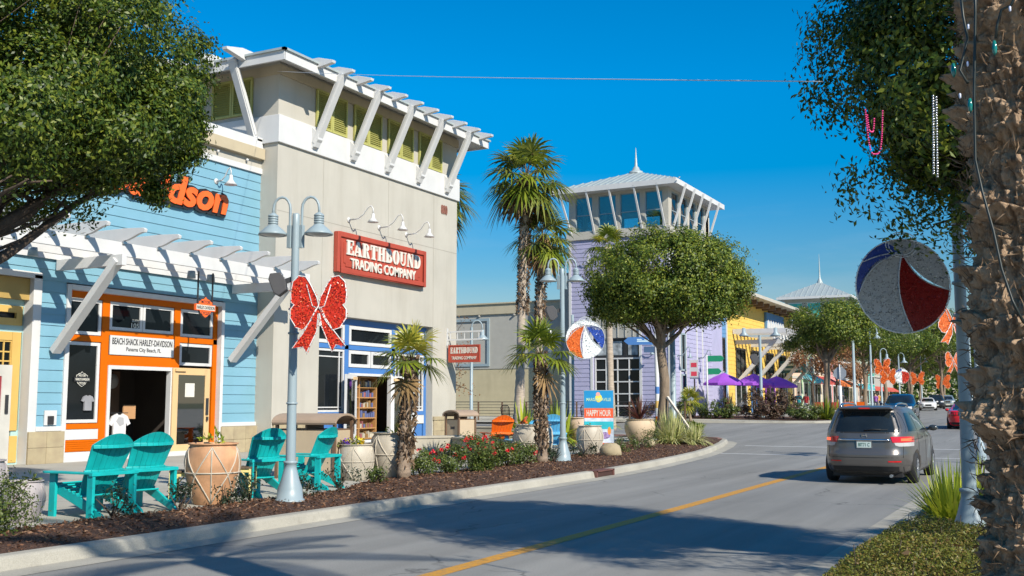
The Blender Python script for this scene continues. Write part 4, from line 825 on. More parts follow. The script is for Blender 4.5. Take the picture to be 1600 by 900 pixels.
# lantern
mb = MB(T); mb.box((-30.75, -9.4, 13.2), (PX + .15, .15, 13.75)); mb.build('band', CREAM, pt, .01)
mb = MB(T); mb.box((-30.6, -9.3, 16.25), (PX, 0, 16.7))
for a, b in ((-30.6, -30.1), (-28.8, -28.35), (-27.02, -26.72), (-25.24, -24.87), (-23.62, PX)):
    mb.box((a, -.3, 13.75), (b, 0, 16.25)); mb.box((a, -9.3, 13.75), (b, -9.0, 16.25))
for a, b in ((67.3, 67.7), (69.2, 69.6), (71.1, 71.5), (73.0, 73.4), (75.0, 75.4), (76.0, 76.3)):
    mb.box((PX - .3, a, 13.75), (PX, b, 16.25), T=Matrix.Identity(4)); mb.box((-30.6, a, 13.75), (-30.3, b, 16.25), T=Matrix.Identity(4))
mb.build('lantern_wall', CREAM, pt)
for a, b in ((-30.1, -28.8), (-28.35, -27.02), (-26.72, -25.24), (-24.87, -23.62)): window(T, pt, a, b, 13.78, 16.24, -.14, .05, LAMPG, GLASSC, muz=(14.95,), dep=.1, bar=.05)
for a, b in ((67.7, 69.2), (69.6, 71.1), (71.5, 73.0), (73.4, 75.0)): window(TR, pt, a, b, 13.78, 16.24, -.14, .05, LAMPG, GLASSC, muz=(14.95,), dep=.1, bar=.05)
TB_ = frame((0, 76.3, 0), (-1, 0, 0), (0, 1, 0)); TLW = frame((-30.6, 0, 0), (0, -1, 0), (-1, 0, 0))
for a, b in ((28.35, 30.1), (26.72, 28.35), (25.0, 26.7)): window(TB_, pt, a, b, 13.78, 16.24, -.14, .05, LAMPG, GLASSC, muz=(14.95,), dep=.1)
for a, b in ((-69.2, -67.7), (-71.1, -69.6), (-73.0, -71.5), (-75, -73.4)): window(TLW, pt, a, b, 13.78, 16.24, -.14, .05, LAMPG, GLASSC, muz=(14.95,), dep=.1)
mb = MB(); ex0, ex1, ey0, ey1 = -31.5, -22.3, 66.0, 77.2; cx_, cy_ = (ex0 + ex1) / 2, (ey0 + ey1) / 2
mb.add([(ex0, ey0, 16.75), (ex1, ey0, 16.75), (ex1, ey1, 16.75), (ex0, ey1, 16.75), (cx_, cy_ - .9, 18.55), (cx_, cy_ + .9, 18.55)], [(0, 1, 4), (1, 2, 5, 4), (2, 3, 5), (3, 0, 4, 5)], 0)
mb.add([(ex0, ey0, 16.45), (ex1, ey0, 16.45), (ex1, ey1, 16.45), (ex0, ey1, 16.45)], [(0, 1, 2, 3)], 1)
mb.box((ex0, ey0 - .03, 16.42), (ex1, ey0 + .03, 16.78), 1); mb.box((ex1 - .03, ey0, 16.42), (ex1 + .03, ey1, 16.78), 1); mb.box((ex0 - .03, ey0, 16.42), (ex0 + .03, ey1, 16.78), 1)
for i in range(20):
    x = ex0 + .25 + i * .486; k = 1 - abs(x - cx_) / (ex1 - cx_); mb.beam((x, ey0, 16.78), (x, ey0 + (cy_ - .9 - ey0) * k, 16.78 + 1.77 * k), .05, .06, 0)
for i in range(22):
    y = ey0 + .25 + i * .52; k = min(1, max(0, 1 - (abs(y - cy_) - .9) / (ey1 - cy_ - .9))); mb.beam((ex1, y, 16.78), (ex1 - (ex1 - cx_) * k, y, 16.78 + 1.77 * k), .05, .06, 0)
mb.build('roof', [ROOFM, WHITE], pt)
mb = MB(); mb.lathe([(.55, 0), (.5, .15), (.3, .25), (.22, .45), (.12, .55), (.09, .85), (.015, 1.95), (0, 1.97)], (cx_, cy_ - .9, 18.4), 12); mb.build('spire', ROOFM, pt)
for i, u in enumerate((-30.35, -28.58, -26.87, -25.05, -23.4)):
    mb = MB(T); mb.beam((u, .12, 13.55), (u - .55 if i < 1 else u - .28 * (1), 1.0, 16.55), .09, .12, up=(1, 0, 0)); mb.build('brace', WHITE, pt)
for i in range(5):
    u = 67.35 + i * 1.95; mb = MB(TR); mb.beam((u, .12, 13.4), (u, 1.15, 16.55), .12, .14, up=(1, 0, 0)); mb.build('brace', WHITE, pt)
gooseneck('grey gooseneck lamp on lilac shingles beside the glass door', T, -24.3, 5.2, .6, LAMPG, 'gooseneck lamps on the lilac tower', 1.8)
gooseneck('grey gooseneck lamp on the street side of the lilac tower', TR, 68.3, 5.0, .9, LAMPG, 'gooseneck lamps on the lilac tower', 1.8)
gooseneck('white gooseneck lamp high on lilac shingles behind the round tree', T, -28.9, 11.6, .6, WHITE, 'gooseneck lamps on the lilac tower', 1.8)
gooseneck('grey gooseneck lamp on the lilac wall by the blue boards', TR, 72.9, 5.0, .9, LAMPG, 'gooseneck lamps on the lilac tower', 1.8)
# beige wing
T = FY(69.0); bw = thing('beige_building', 'long low beige stucco building behind the two tall palms', 'building', (-40, 69, .8))
mb = MB(T); mb.box((-60, -14, 0), (-31.9, 0, 8.45), 0); mb.box((-60, -13, 8.45), (-31.9, .12, 9.2), 1); mb.box((-60, -13, 9.2), (-31.9, .22, 9.3), 1); mb.box((-31.9, -14, 0), (-30.62, .25, 11.2), 2); mb.box((-60, 0, .8), (-31.95, .04, 4.35), 3)
mb.build('wall', [GREYS, BEIGE, GREYS, mat('tan_stucco', (.46, .40, .26), .85, var=.05, stain=.2)], bw)
mb = MB(T); rect_frame(mb, -50, -38.1, 4.55, 8.15, 0, .1, .2); mb.build('panel_frame', LAMPG, bw)
mb = MB(T)
for i in range(10): mb.beam((-60 + i * 3, .12, 8.35), (-59.9 + i * 3, .12, 8.35), .2, .12)
mb.box((-60, .0, 4.35), (-31.95, .08, 4.45)); mb.build('moulding', GREYS, bw)
# long dark rail
ra = thing('railing', 'long dark horizontal bar railing before the beige and lilac buildings', 'railing', (-30, 64.5, .8)); zr = gz(64.5) + .1
mb = MB()
for i in range(5): mb.beam((-52, 65.0, zr + .3 + i * .2), (-21.5, 65.0, zr + .3 + i * .2), .03, .03)
mb.beam((-52, 65.0, zr + 1.3), (-21.5, 65.0, zr + 1.3), .07, .05); mb.build('rail', DARKM, ra)
for i in range(17):
    mb = MB(); x = -52 + i * 1.9; mb.box((x - .04, 64.95, zr - .1), (x + .04, 65.05, zr + 1.32)); mb.build('post', BROWN, ra)
strip('patio', [61.5, 63, 66.5], lambda y: -60, lambda y: -26, lambda x, y: gz(y) + .12, PAVE, 4)
def lowwall(name, label, pts, h, wd, m=CONC, cap=.07):
    t = thing(name, label, 'wall', (*pts[0], pz(*pts[0])))
    mb = MB(); c = MB()
    for (x0, y0), (x1, y1) in zip(pts, pts[1:]):
        z = min(pz(x0, y0), pz(x1, y1)) - .05
        mb.beam((x0, y0, z + h / 2), (x1, y1, z + h / 2), wd, h); d = Vector((x1 - x0, y1 - y0)).normalized() * (wd / 2 + .03)
        c.beam((x0 - d.x, y0 - d.y, z + h + cap / 2), (x1 + d.x, y1 + d.y, z + h + cap / 2), wd + .06, cap)
    mb.build('wall_body', m, t, .01); c.build('cap', m, t, .012); return t
lowwall('seat_wall', 'low beige concrete seat wall behind the red rose bushes', [(-17.7, 27.0), (-16.9, 28.4), (-13.9, 26.1)], .55, .42)
lowwall('planter_wall', 'long low concrete planter wall across the plaza behind the chairs', [(-27, 40.5), (-17.2, 39.6)], .5, .4)
for i, (x, y) in enumerate(((-33.4, 63), (-32.2, 63.2), (-30.2, 63.4), (-27.8, 63.6))):
    q = thing('patio_chair', ('black metal patio chair leftmost behind the dark railing', 'black metal patio chair second behind the dark railing', 'black metal patio chair between the two tall palms', 'black metal patio chair nearest the lilac tower')[i], 'chair', (x, y, gz(y) + .12), 'black patio chairs by the railing'); z = gz(y) + .12
    mb = MB(); mb.box((x - .3, y - .3, z + .42), (x + .3, y + .3, z + .46)); mb.build('seat', BLACK, q)
    mb = MB(); mb.tube([(x - .3, y - .3, z + .44), (x - .33, y - .38, z + .9), (x - .2, y - .4, z + 1.08), (x + .2, y - .4, z + 1.08), (x + .33, y - .38, z + .9), (x + .3, y - .3, z + .44)], .03, 6)
    for k in range(6): mb.tube([(x - .24 + k * .096, y - .3, z + .46), (x - .24 + k * .096, y - .39, z + 1.04)], .022, 4)
    mb.build('backrest', BLACK, q)
    for a in (-1, 1):
        for b_ in (-1, 1): mb = MB(); mb.beam((x + a * .28, y + b_ * .28, z), (x + a * .28, y + b_ * .28, z + .43), .035, .035); mb.build('leg', BLACK, q)
        mb = MB(); mb.beam((x + a * .33, y - .36, z + .68), (x + a * .33, y + .3, z + .68), .05, .03); mb.build('arm', BLACK, q)
# ------------------------------------------------------------------ row beyond the tower
X2 = -23.6; T = FX(X2)
bl = thing('blue_shop', 'slate blue lapped board shop between the lilac tower and yellow cafe', 'shop', (X2, 79, 1)); mb = MB(T); mb.box((76.3, -10, 0), (81.6, -.02, 9.4)); mb.build('wall', BLUES, bl)
mb = MB(T); siding(mb, 76.3, 81.5, .9, 9.4, 0, .3); mb.build('siding', BLUES, bl); window(T, bl, 77.3, 80.9, 4.2, 6.9, .02, .14, DARKM, mull=(78.5, 79.7), muz=(5.6,), dep=.08); window(T, bl, 77.3, 80.9, .9, 3.6, .02, .14, DARKM, mull=(79.1,), dep=.08)
mb = MB(T); mb.box((81.4, 0, .8), (81.62, .07, 9.4)); mb.box((76.3, -.1, 9.4), (81.6, .15, 9.6)); mb.build('trim', WHITE, bl)
yc_ = thing('yellow_cafe', 'bright yellow lapped board cafe with a white braced pergola', 'cafe', (X2, 93, 1))
mb = MB(T); mb.box((81.65, -14, 0), (104, -.02, 10.6)); mb.build('wall', YELS, yc_)
mb = MB(T); siding(mb, 81.7, 103.9, .9, 10.5, 0, .33); mb.build('siding', YELS, yc_)
mb = MB(T); mb.add([(80.6, 1.8, 10.6), (106.3, 1.8, 10.6), (102, -6, 12.4), (85, -6, 12.4), (106.3, -14, 10.6), (80.6, -14, 10.6), (102, -8, 12.4), (85, -8, 12.4)], [(0, 1, 2, 3), (1, 4, 6, 2), (0, 3, 7, 5), (3, 2, 6, 7)], 0); mb.add([(80.6, 1.8, 10.4), (106.3, 1.8, 10.4), (106.3, -14, 10.4), (80.6, -14, 10.4)], [(0, 1, 2, 3)], 1); mb.box((80.6, 1.75, 10.38), (106.3, 1.82, 10.64), 1); mb.box((80.58, -14, 10.38), (80.64, 1.8, 10.64), 1)
mb.build('roof', [ROOFM, CREAM], yc_)
for i in range(11):
    mb = MB(T); mb.box((82.3 + i * 2.1, .03, 10.0), (82.55 + i * 2.1, 1.2, 10.37)); mb.build('bracket', BROWN, yc_)
for i in range(4): window(T, yc_, 84 + i * 4.8, 86.8 + i * 4.8, 3.9, 6.3, .03, .15, DARKM, mull=(85.4 + i * 4.8,), muz=(5.1,), dep=.08); window(T, yc_, 83.6 + i * 4.8, 87 + i * 4.8, .9, 3.6, .03, .15, (WHITE, BLUEP, PURU, WHITE)[i], mull=(85.3 + i * 4.8,), dep=.08)
mb = MB(T); mb.box((83, 3.3, 6.9), (104.3, 3.42, 7.35)); po = mb.build('pergola', WHITE, yc_)
for i in range(20): mb = MB(T); mb.prism([(.05, 7.36), (4.3, 7.36), (4.5, 7.7), (.05, 7.75)], 83.2 + i * 1.1, 83.4 + i * 1.1, 'yz'); mb.build('rafter', WHITE, po)
for i in range(5): u = 84 + i * 4.8; mb = MB(T); mb.beam((u, .1, 3.4), (u, 3.6, 7.2), .28, .34, up=(1, 0, 0)); mb.build('brace', WHITE, po); mb = MB(T); mb.box((u - .12, .05, 6.55), (u + .12, 3.9, 6.88)); mb.build('outrigger', WHITE, po)
q = thing('cafe_sign', 'blue cafe sign with white wave shapes high on yellow boards', 'sign', (X2, 97, 8.5)); mb = MB(T); mb.box((93.5, .05, 8.2), (100.0, .25, 9.9), 0); mb.build('board', BLUES, q); mb = MB(T)
for i in range(7): mb.prism([(93.6 + i * .9, 8.5), (94.3 + i * .9, 8.4), (94.4 + i * .9, 8.9), (93.9 + i * .9, 9.3)], .25, .33, 'xz')
mb.build('lettering', WHITE, q)
q = thing('hanging_sign', 'dark teal board sign hanging under the yellow cafe pergola', 'sign', (-20, 100, 5)); TQ = FY(99.0) @ Matrix.Translation((-2.3, 0, 0)); mb = MB(TQ); mb.box((-21.6, 0, 4.6), (-18.9, .08, 5.7)); mb.build('board', mat('teal_board', (.04, .16, .17), .5), q)
mb = MB(TQ)
for i in range(2): mb.box((-21.2, .08, 4.85 + i * .42), (-19.3, .1, 5.05 + i * .42))
mb.build('lettering', mat('sign_grey', (.5, .6, .6), .6), q)
for a in (-21.3, -19.2): mb = MB(TQ); mb.box((a, .02, 5.7), (a + .06, .06, 7.0)); mb.build('rod', DARKM, q)
# umbrellas
def umbrella(name, label, x, y, r, h, seed=0):
    t = thing(name, label, 'umbrella', (x, y, pz(x, y)), 'purple cafe umbrellas'); z = pz(x, y); mb = MB(); N_ = 8
    vs = [(x, y, z + h)] + [(x + r * math.cos(2 * math.pi * k / N_ + seed), y + r * math.sin(2 * math.pi * k / N_ + seed), z + h - .72) for k in range(N_)] + [(x + r * .5 * math.cos(2 * math.pi * (k + .0) / N_ + seed), y + r * .5 * math.sin(2 * math.pi * k / N_ + seed), z + h - .3) for k in range(N_)]
    fs = []
    for k in range(N_): k2 = (k + 1) % N_; fs += [(0, 9 + k, 9 + k2), (9 + k, 1 + k, 1 + k2, 9 + k2)]
    n0_ = len(vs); vs += [(a, b, c - .16) for a, b, c in vs[1:9]]
    for k in range(N_): fs.append((1 + k, n0_ + k, n0_ + (k + 1) % N_, 1 + (k + 1) % N_))
    mb.add(vs, fs); mb.build('canopy', PURU, t); mb = MB(); mb.tube([(x, y, z), (x, y, z + h + .1)], .03, 8); mb.build('pole', WHITE, t)
    mb = MB(); mb.lathe([(0, 0), (.35, 0), (.3, .1), (.05, .14), (.05, .3)], (x, y, z), 12); mb.build('base', DARKM, t)
    for k in range(N_): mb = MB(); mb.beam((x, y, z + h - .06), (x + r * .98 * math.cos(2 * math.pi * k / N_ + seed), y + r * .98 * math.sin(2 * math.pi * k / N_ + seed), z + h - .76), .02, .02); mb.build('rib', WHITE, t)
umbrella('patio_umbrella', 'purple cafe umbrella nearest the lilac tower', -21.23, 72.5, 1.5, 3.05)
umbrella('patio_umbrella', 'darker purple cafe umbrella in the middle of the three', -20.3, 77.0, 1.45, 3.05, .2)
umbrella('patio_umbrella', 'purple cafe umbrella farthest along, before the braced pergola', -19.0, 78.5, 1.5, 2.9, .1)
# further shops
def shopbox(label, y0, y1, x, h, m, tm=WHITE, awn=None, gable=False, k=3, depth=12):
    T = FX(x); t = thing('street_shop', label, 'shop', (x, y0, gz(y0))); z = gz(y0)
    mb = MB(T); mb.box((y0, -depth, z - .5), (y1, 0, z + h)); mb.build('wall', m, t)
    mb = MB(T); mb.box((y0 - .15, -depth, z + h), (y1 + .15, .25, z + h + .35)); mb.box((y0, 0, z + 3.5), (y1, .08, z + 3.75)); mb.build('cornice', tm, t)
    if gable:
        mb = MB(T); mb.add([(y0 - .8, .8, z + h + .36), (y1 + .8, .8, z + h + .36), (y1 - 2, -depth / 2, z + h + 3), (y0 + 2, -depth / 2, z + h + 3), (y1 + .8, -depth, z + h + .36), (y0 - .8, -depth, z + h + .36)], [(0, 1, 2, 3), (1, 4, 2), (0, 3, 5), (5, 4, 2, 3)]); mb.build('roof', ROOFM, t)
    w_ = (y1 - y0) / k
    for i in range(k):
        window(T, t, y0 + i * w_ + .5, y0 + (i + 1) * w_ - .5, z + .4, z + 3.2, .02, .14, tm, mull=(y0 + (i + .5) * w_,), dep=.08)
        if h > 6: window(T, t, y0 + i * w_ + .8, y0 + (i + 1) * w_ - .8, z + 4.3, z + 6, .02, .14, tm, mull=(y0 + (i + .5) * w_,), dep=.08)
        if awn: mb = MB(T); mb.prism([(.05, z + 4.1), (1.5, z + 3.3), (1.5, z + 3.05), (1.45, z + 3.05), (1.45, z + 3.25), (.05, z + 3.95)], y0 + i * w_ + .3, y0 + (i + 1) * w_ - .3, 'yz'); mb.build('awning', awn, t)
    return t
AWT = mat('teal_awning', (.10, .38, .44), .8)
shopbox('peach stucco shop right after the yellow cafe', 104.2, 112, -24.6, 8.6, PEACH, CREAM)
shopbox('mint green shop with pale teal awnings', 112.1, 122, -25.2, 7.6, MINT, WHITE, AWT)
shopbox('sand coloured shop beyond the mint green shop', 122.1, 136, -26.4, 7.0, SAND, WHITE, mat('red_awning', (.4, .05, .04), .8))
shopbox('pink stucco shop far along the street', 136.2, 150, -27.8, 7.5, PINKP, WHITE, None, True)
shopbox('pale blue shop far along the street', 150.2, 166, -29.2, 6.5, SKYP, WHITE, mat('orange_awning', (.7, .17, .03), .8))
shopbox('cream shop far along the street with a metal roof', 166.2, 178.4, -30.8, 7.5, CREAM, CREAMD, None, True)
shopbox('peach shop near the far end of the street', 189.6, 204, -32.6, 6.5, PEACH, WHITE, AWT)
shopbox('teal painted shop near the far end of the street', 204.2, 226, -34.6, 7, TEALP, WHITE)
shopbox('grey white shop closing the far end of the street', 226.2, 262, -36, 6, GREYS, CREAM, mat('far_red_awning', (.5, .08, .05), .8), False, 5)
# distant teal tower
z = gz(184); tx, ty = -36.6, 184.0; tt_ = thing('tower_building', 'distant square tower with teal panels and a pale pyramid roof', 'tower', (tx, ty, z))
mb = MB(); mb.box((tx - 4.9, ty - 4.9, z), (tx + 4.9, ty + 4.9, 19.3)); mb.build('wall', CREAM, tt_)
mb = MB(); h = 6.1; mb.add([(tx - h, ty - h, 19.6), (tx + h, ty - h, 19.6), (tx + h, ty + h, 19.6), (tx - h, ty + h, 19.6), (tx, ty, 22.6)], [(0, 1, 4), (1, 2, 4), (2, 3, 4), (3, 0, 4)]); mb.add([(tx - h, ty - h, 19.25), (tx + h, ty - h, 19.25), (tx + h, ty + h, 19.25), (tx - h, ty + h, 19.25)], [(0, 1, 2, 3)], 1); mb.box((tx - h, ty - h - .05, 19.22), (tx + h, ty - h + .05, 19.62), 1); mb.box((tx + h - .05, ty - h, 19.22), (tx + h + .05, ty + h, 19.62), 1)
for i in range(14): k = 1 - abs(-5.6 + i * .86) / h; mb.beam((tx - 5.6 + i * .86, ty - h, 19.64), (tx - 5.6 + i * .86, ty - h + h * k, 19.64 + 3 * k), .07, .09)
mb.build('roof', [ROOFM, WHITE], tt_); mb = MB(); mb.lathe([(.6, 0), (.4, .5), (.15, 1), (.12, 2.2), (.02, 5.2)], (tx, ty, 22.3), 10); mb.build('spire', ROOFM, tt_)
for i in range(3): a = tx - 4.4 + i * 3.1; window(FY(ty - 4.9), tt_, a, a + 2.5, 15.6, 18.7, .02, .18, WHITE, TEALP, dep=.1); window(FX(tx + 4.9), tt_, ty - 4.4 + i * 3.1, ty - 1.9 + i * 3.1, 15.6, 18.7, .02, .18, WHITE, TEALP, dep=.1)
# ------------------------------------------------------------------ street lamps
def double_lamp(name, label, x, y, h, ang, seed=0, rings=True):
    z = bedz(x, y) if x < -5 else pzr(x, y) ; t = thing(name, label, 'street lamp', (x, y, z - .03))
    mb = MB(); mb.lathe([(.24, 0), (.24, .05), (.215, .06), (.2, .22), (.15, .36), (.115, .5), (.1, .55), (.1, .62), (.115, .63), (.115, .66), (.092, .67)], (x, y, z - .03), 24); mb.build('base', LAMPG, t)
    mb = MB(); mb.lathe([(.082, .6), (.07, h * .5), (.062, h - .2), (.062, h - .02), (.05, h + .0), (0, h)], (x, y, z), 20); mb.build('pole', LAMPG, t)
    for zz in (1.55, 2.7, 3.1): mb = MB(); mb.lathe([(.082, 0), (.092, .005), (.092, .03), (.082, .035)], (x, y, z + zz), 18); mb.build('collar', LAMPG, t)
    dx, dy = math.cos(ang), math.sin(ang)
    for s in (-1, 1):
        A = lambda o, q: (x + s * o * dx, y + s * o * dy, z + q)
        pts = [A(.09, h - .55), A(.1, h - .3), A(.1, h + .08)] + [A(.245 - .145 * math.cos(math.pi * k / 8), h + .08 + .2 * math.sin(math.pi * k / 8)) for k in range(1, 9)] + [A(.39, h - .02)]
        mb = MB(); mb.tube(pts, .022, 8); a_ = mb.build('arm', LAMPG, t)
        mb = MB(); mb.box((x + s * .1 * dx - .035, y + s * .1 * dy - .035, z + h - .58), (x + s * .1 * dx + .035, y + s * .1 * dy + .035, z + h - .2)); mb.build('clamp', LAMPG, a_)
        prof = [(.02, .02), (.05, .0), (.075, -.02)]
        for k in range(4): prof += [(.085, -.03 - k * .04), (.085, -.052 - k * .04), (.072, -.056 - k * .04), (.072, -.066 - k * .04)]
        prof += [(.085, -.19), (.095, -.21), (.13, -.235), (.235, -.335), (.24, -.36), (.232, -.362), (.2, -.345)]
        p = A(.39, h - .0); mb = MB(); mb.lathe(prof, p, 24); sh = mb.build('lamp_shade', LAMPG, t)
        mb = MB(); mb.lathe([(.2, -.345), (.19, -.35), (.1, -.38), (0, -.39)], p, 20); mb.build('lens', LENSW, sh)
    return t, z
def speaker(label, x, y, z, ang, s=1.0, grp='dark speakers strapped to lamp posts'):
    t = thing('outdoor_speaker', label, 'speaker', (x, y, z), grp); T = Matrix.Translation((x, y, z)) @ Matrix.Rotation(ang, 4, 'Z') @ Matrix.Rotation(R(-22), 4, 'Y') @ Matrix.Scale(s, 4)
    mb = MB(T); mb.prism([(-.1, -.2), (.06, -.15), (.1, .02), (.06, .16), (-.1, .2), (-.16, .12), (-.16, -.12)], -.13, .13, 'xz'); mb.build('case', GREYB, t, .015)
    mb = MB(T); mb.box((.08, -.03, -.04), (.2, .03, .04)); mb.build('bracket', DARKM, t)
    mb = MB(T); mb.ball((.06, 0, .12), .03, 8); mb.ball((.09, 0, .05), .025, 8); mb.build('knob', STEEL, t)
    return t
A1 = YAW - .08
l1, zl = double_lamp('street_lamp', 'grey double street lamp rising beside the red tinsel bow', -11.24, 13.65, 4.72, A1)
speaker('dark wedge speaker on the lamp post beside the red bow', -11.45, 13.55, 3.78, A1 + .2)
l2, zl2 = double_lamp('street_lamp', 'grey double street lamp carrying the orange and silver beach ball', -12.26, 26.36, 5.3, A1 + .05)
speaker('dark wedge speaker on the lamp post beside the orange ball', -12.5, 26.25, 4.3, A1 + .2, 1.1)
def tinsel(name, label, cat, C, ax, regions, outline, s, dens=5200, sz=.035, extra=None, group=None):
    """C centre; ax = horizontal in-plane direction; regions = [(polygon, material)] in local units"""
    t = thing(name, label, cat, tuple(C), group); C = Vector(C); ax = Vector(ax).normalized(); nn = Vector((ax.y, -ax.x, 0))
    W = lambda a, b, d=0: C + ax * (a * s) + Vector((0, 0, b * s)) + nn * d
    for ri, (poly, m, nm) in enumerate(regions):
        P2 = np.array(poly); lo = P2.min(0); hi = P2.max(0); n = int(dens * np.prod(hi - lo) * s * s) + 40; q = RNG.uniform(lo, hi, (n, 2))
        ins = np.zeros(n, bool); x0, y0 = P2[-1]
        for x1, y1 in P2:
            c = ((y1 > q[:, 1]) != (y0 > q[:, 1])); dn = np.where(np.abs(y0 - y1) < 1e-9, 1e-9, y0 - y1)
            ins ^= c & (q[:, 0] < (x0 - x1) * (q[:, 1] - y1) / dn + x1); x0, y0 = x1, y1
        q = q[ins]; n = len(q); P = np.array(C)[None] + np.outer(q[:, 0] * s, np.array(ax)) + np.outer(q[:, 1] * s, (0, 0, 1)) + np.outer(RNG.normal(0, .022, n), np.array(nn))
        cards(nm, P, RNG.normal(size=(n, 3)), sz * RNG.uniform(.6, 1.3, n), sz * .55, m, t, .1)
        mb = MB(); k = len(poly); vs = [W(a * .97 + P2[:, 0].mean() * .03, b * .97 + P2[:, 1].mean() * .03, -.012) for a, b in poly] + [W(a * .97 + P2[:, 0].mean() * .03, b * .97 + P2[:, 1].mean() * .03, .012) for a, b in poly]
        mb.add(vs, [tuple(range(k))[::-1], tuple(range(k, 2 * k))] + [(i, (i + 1) % k, k + (i + 1) % k, k + i) for i in range(k)]); mb.build(nm, m, t)
    mb = MB()
    for ol in outline: mb.tube([W(a, b, .02) for a, b in ol], .008, 6)
    mb.build('wire_outline', TINS if not extra else extra, t)
    return t, W
BOW_L = [(-.0, .0), (-.03, .14), (-.14, .36), (-.22, .48), (-.33, .5), (-.43, .4), (-.46, .2), (-.45, .05), (-.40, .02), (-.46, -.06), (-.46, -.2), (-.36, -.36), (-.24, -.4), (-.12, -.24), (-.05, -.1)]
BOW_T = [(-.02, -.02), (-.12, -.22), (-.22, -.42), (-.42, -.70), (-.24, -.68), (-.18, -.78), (-.02, -.42), (.0, -.12), (.02, -.12), (.06, -.34), (.24, -.76), (.3, -.64), (.46, -.66), (.24, -.38), (.12, -.2), (.04, -.02)]
mirror = lambda p: [(-a, b) for a, b in p][::-1]
rtd = (math.cos(YAW), math.sin(YAW), 0)
def bow(label, C, s, m, ax=rtd, dens=5200, group=None, sz=.035):
    return tinsel('tinsel_bow', label, 'bow', C, ax, [(BOW_L, m, 'loop'), (mirror(BOW_L), m, 'loop'), (BOW_T, m, 'tails')], [BOW_L + BOW_L[:1], mirror(BOW_L) + mirror(BOW_L)[:1], BOW_T + BOW_T[:1], [(-.2, .35), (-.1, .0), (0, -.05)], [(.2, .35), (.1, .0), (0, -.05)]], s, dens, sz, None, group)
bow('red tinsel bow beside the near left lamp post', (-10.60, 13.48, 3.36), .98, TINR)
def ball_reg(a0, a1, off=(0, .15), R_=.5, wig=.0):
    # wedge of the disc between two curved seams from the pole point
    out = [(R_ * math.sin(a0 + (a1 - a0) * k / 10), R_ * math.cos(a0 + (a1 - a0) * k / 10)) for k in range(11)]
    return [off] + out
def circle(r, n=32): return [(r * math.sin(6.2832 * k / n), r * math.cos(6.2832 * k / n)) for k in range(n + 1)]
def arcs(pA, pB, bulge, n=8):
    ax_, ay = pA; bx, by = pB; nx, ny = by - ay, ax_ - bx
    return [(ax_ + (bx - ax_) * k / n + nx * bulge * math.sin(math.pi * k / n), ay + (by - ay) * k / n + ny * bulge * math.sin(math.pi * k / n)) for k in range(n + 1)]
def rim(a0, a1, n=10, r=.5): return [(r * math.sin(R(a0 + (a1 - a0) * k / n)), r * math.cos(R(a0 + (a1 - a0) * k / n))) for k in range(n + 1)]
pole = (.0, .36)
def beachball(label, C, s, segs, ax=rtd, dens=5200, sz=.03, group=None):
    regs = []; ol = [circle(.5)]
    for (a0, a1, b0, b1, m, nm) in segs:
        pA = rim(a0, a0, 1)[0]; pB = rim(a1, a1, 1)[0]
        poly = arcs(pole, pA, b0) + rim(a0, a1)[1:] + arcs(pB, pole, -b1)[1:-1]; regs.append((poly, m, nm)); ol.append(arcs(pole, pA, b0))
    t, W = tinsel('beach_ball_ornament', label, 'ornament', C, ax, regs, ol, s, dens, sz, None, group)
    mb = MB(); cc = W(.0, .5)
    for r_ in (.14, .17): mb.tube([W(.0 + r_ * math.cos(6.283 * k / 16), .44 + r_ * .8 * math.sin(6.283 * k / 16), .02) for k in range(17)], .006, 5)
    mb.build('ring', TINS, t); return t
beachball('silver beach ball ornament with orange and blue panels by the middle lamp', (-11.50, 26.2, 3.53), 1.06, [(120, 186, .1, .06, TINS, 'silver_panel'), (186, 262, .12, .18, TINO, 'orange_panel'), (262, 330, .1, .1, TINS, 'silver_panel'), (330, 375, .05, .05, TINS, 'top_panel'), (15, 60, .05, .12, TINS, 'silver_panel'), (60, 120, -.1, .0, TINB, 'blue_panel')], ax=rtd)
rl, zr_ = double_lamp('street_lamp', 'grey street lamp post half hidden by the rough palm trunk', -1.08, 13.86, 5.0, A1)
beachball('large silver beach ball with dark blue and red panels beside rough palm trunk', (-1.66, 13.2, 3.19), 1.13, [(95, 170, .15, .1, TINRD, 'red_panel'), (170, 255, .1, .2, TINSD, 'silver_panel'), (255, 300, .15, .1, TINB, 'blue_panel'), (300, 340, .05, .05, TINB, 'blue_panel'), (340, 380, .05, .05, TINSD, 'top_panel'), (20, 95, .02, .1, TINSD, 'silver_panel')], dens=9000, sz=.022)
def single_lamp(label, x, y, h, ang, r=.05, z=None, grp='single arm grey lamps'):
    z = pz(x, y) if z is None else z; t = thing('street_lamp', label, 'street lamp', (x, y, z), grp); dx, dy = math.cos(ang), math.sin(ang); A = lambda o, q: (x + o * dx, y + o * dy, z + q)
    mb = MB(); mb.lathe([(r * 2.4, 0), (r * 2.2, .25), (r * 1.3, .5), (r, .52), (r * .8, h)], (x, y, z), 12); mb.build('pole', LAMPG, t)
    mb = MB(); mb.tube([A(0, h - .1)] + [A(.28 - .28 * math.cos(math.pi * k / 8), h + .35 * math.sin(math.pi * k / 8)) for k in range(9)] + [A(.56, h - .15)], .035, 6); mb.build('arm', LAMPG, t)
    mb = MB(); mb.lathe([(.03, 0), (.1, -.02), (.11, -.28), (.15, -.33), (.36, -.52), (.35, -.54), (.0, -.48)], A(.56, h - .12), 16); mb.build('lamp_shade', LAMPG, t)
    return t
single_lamp('tall grey single lamp beside the hanging red sign', -27.2, 47.3, 5.4, YAW, .09)
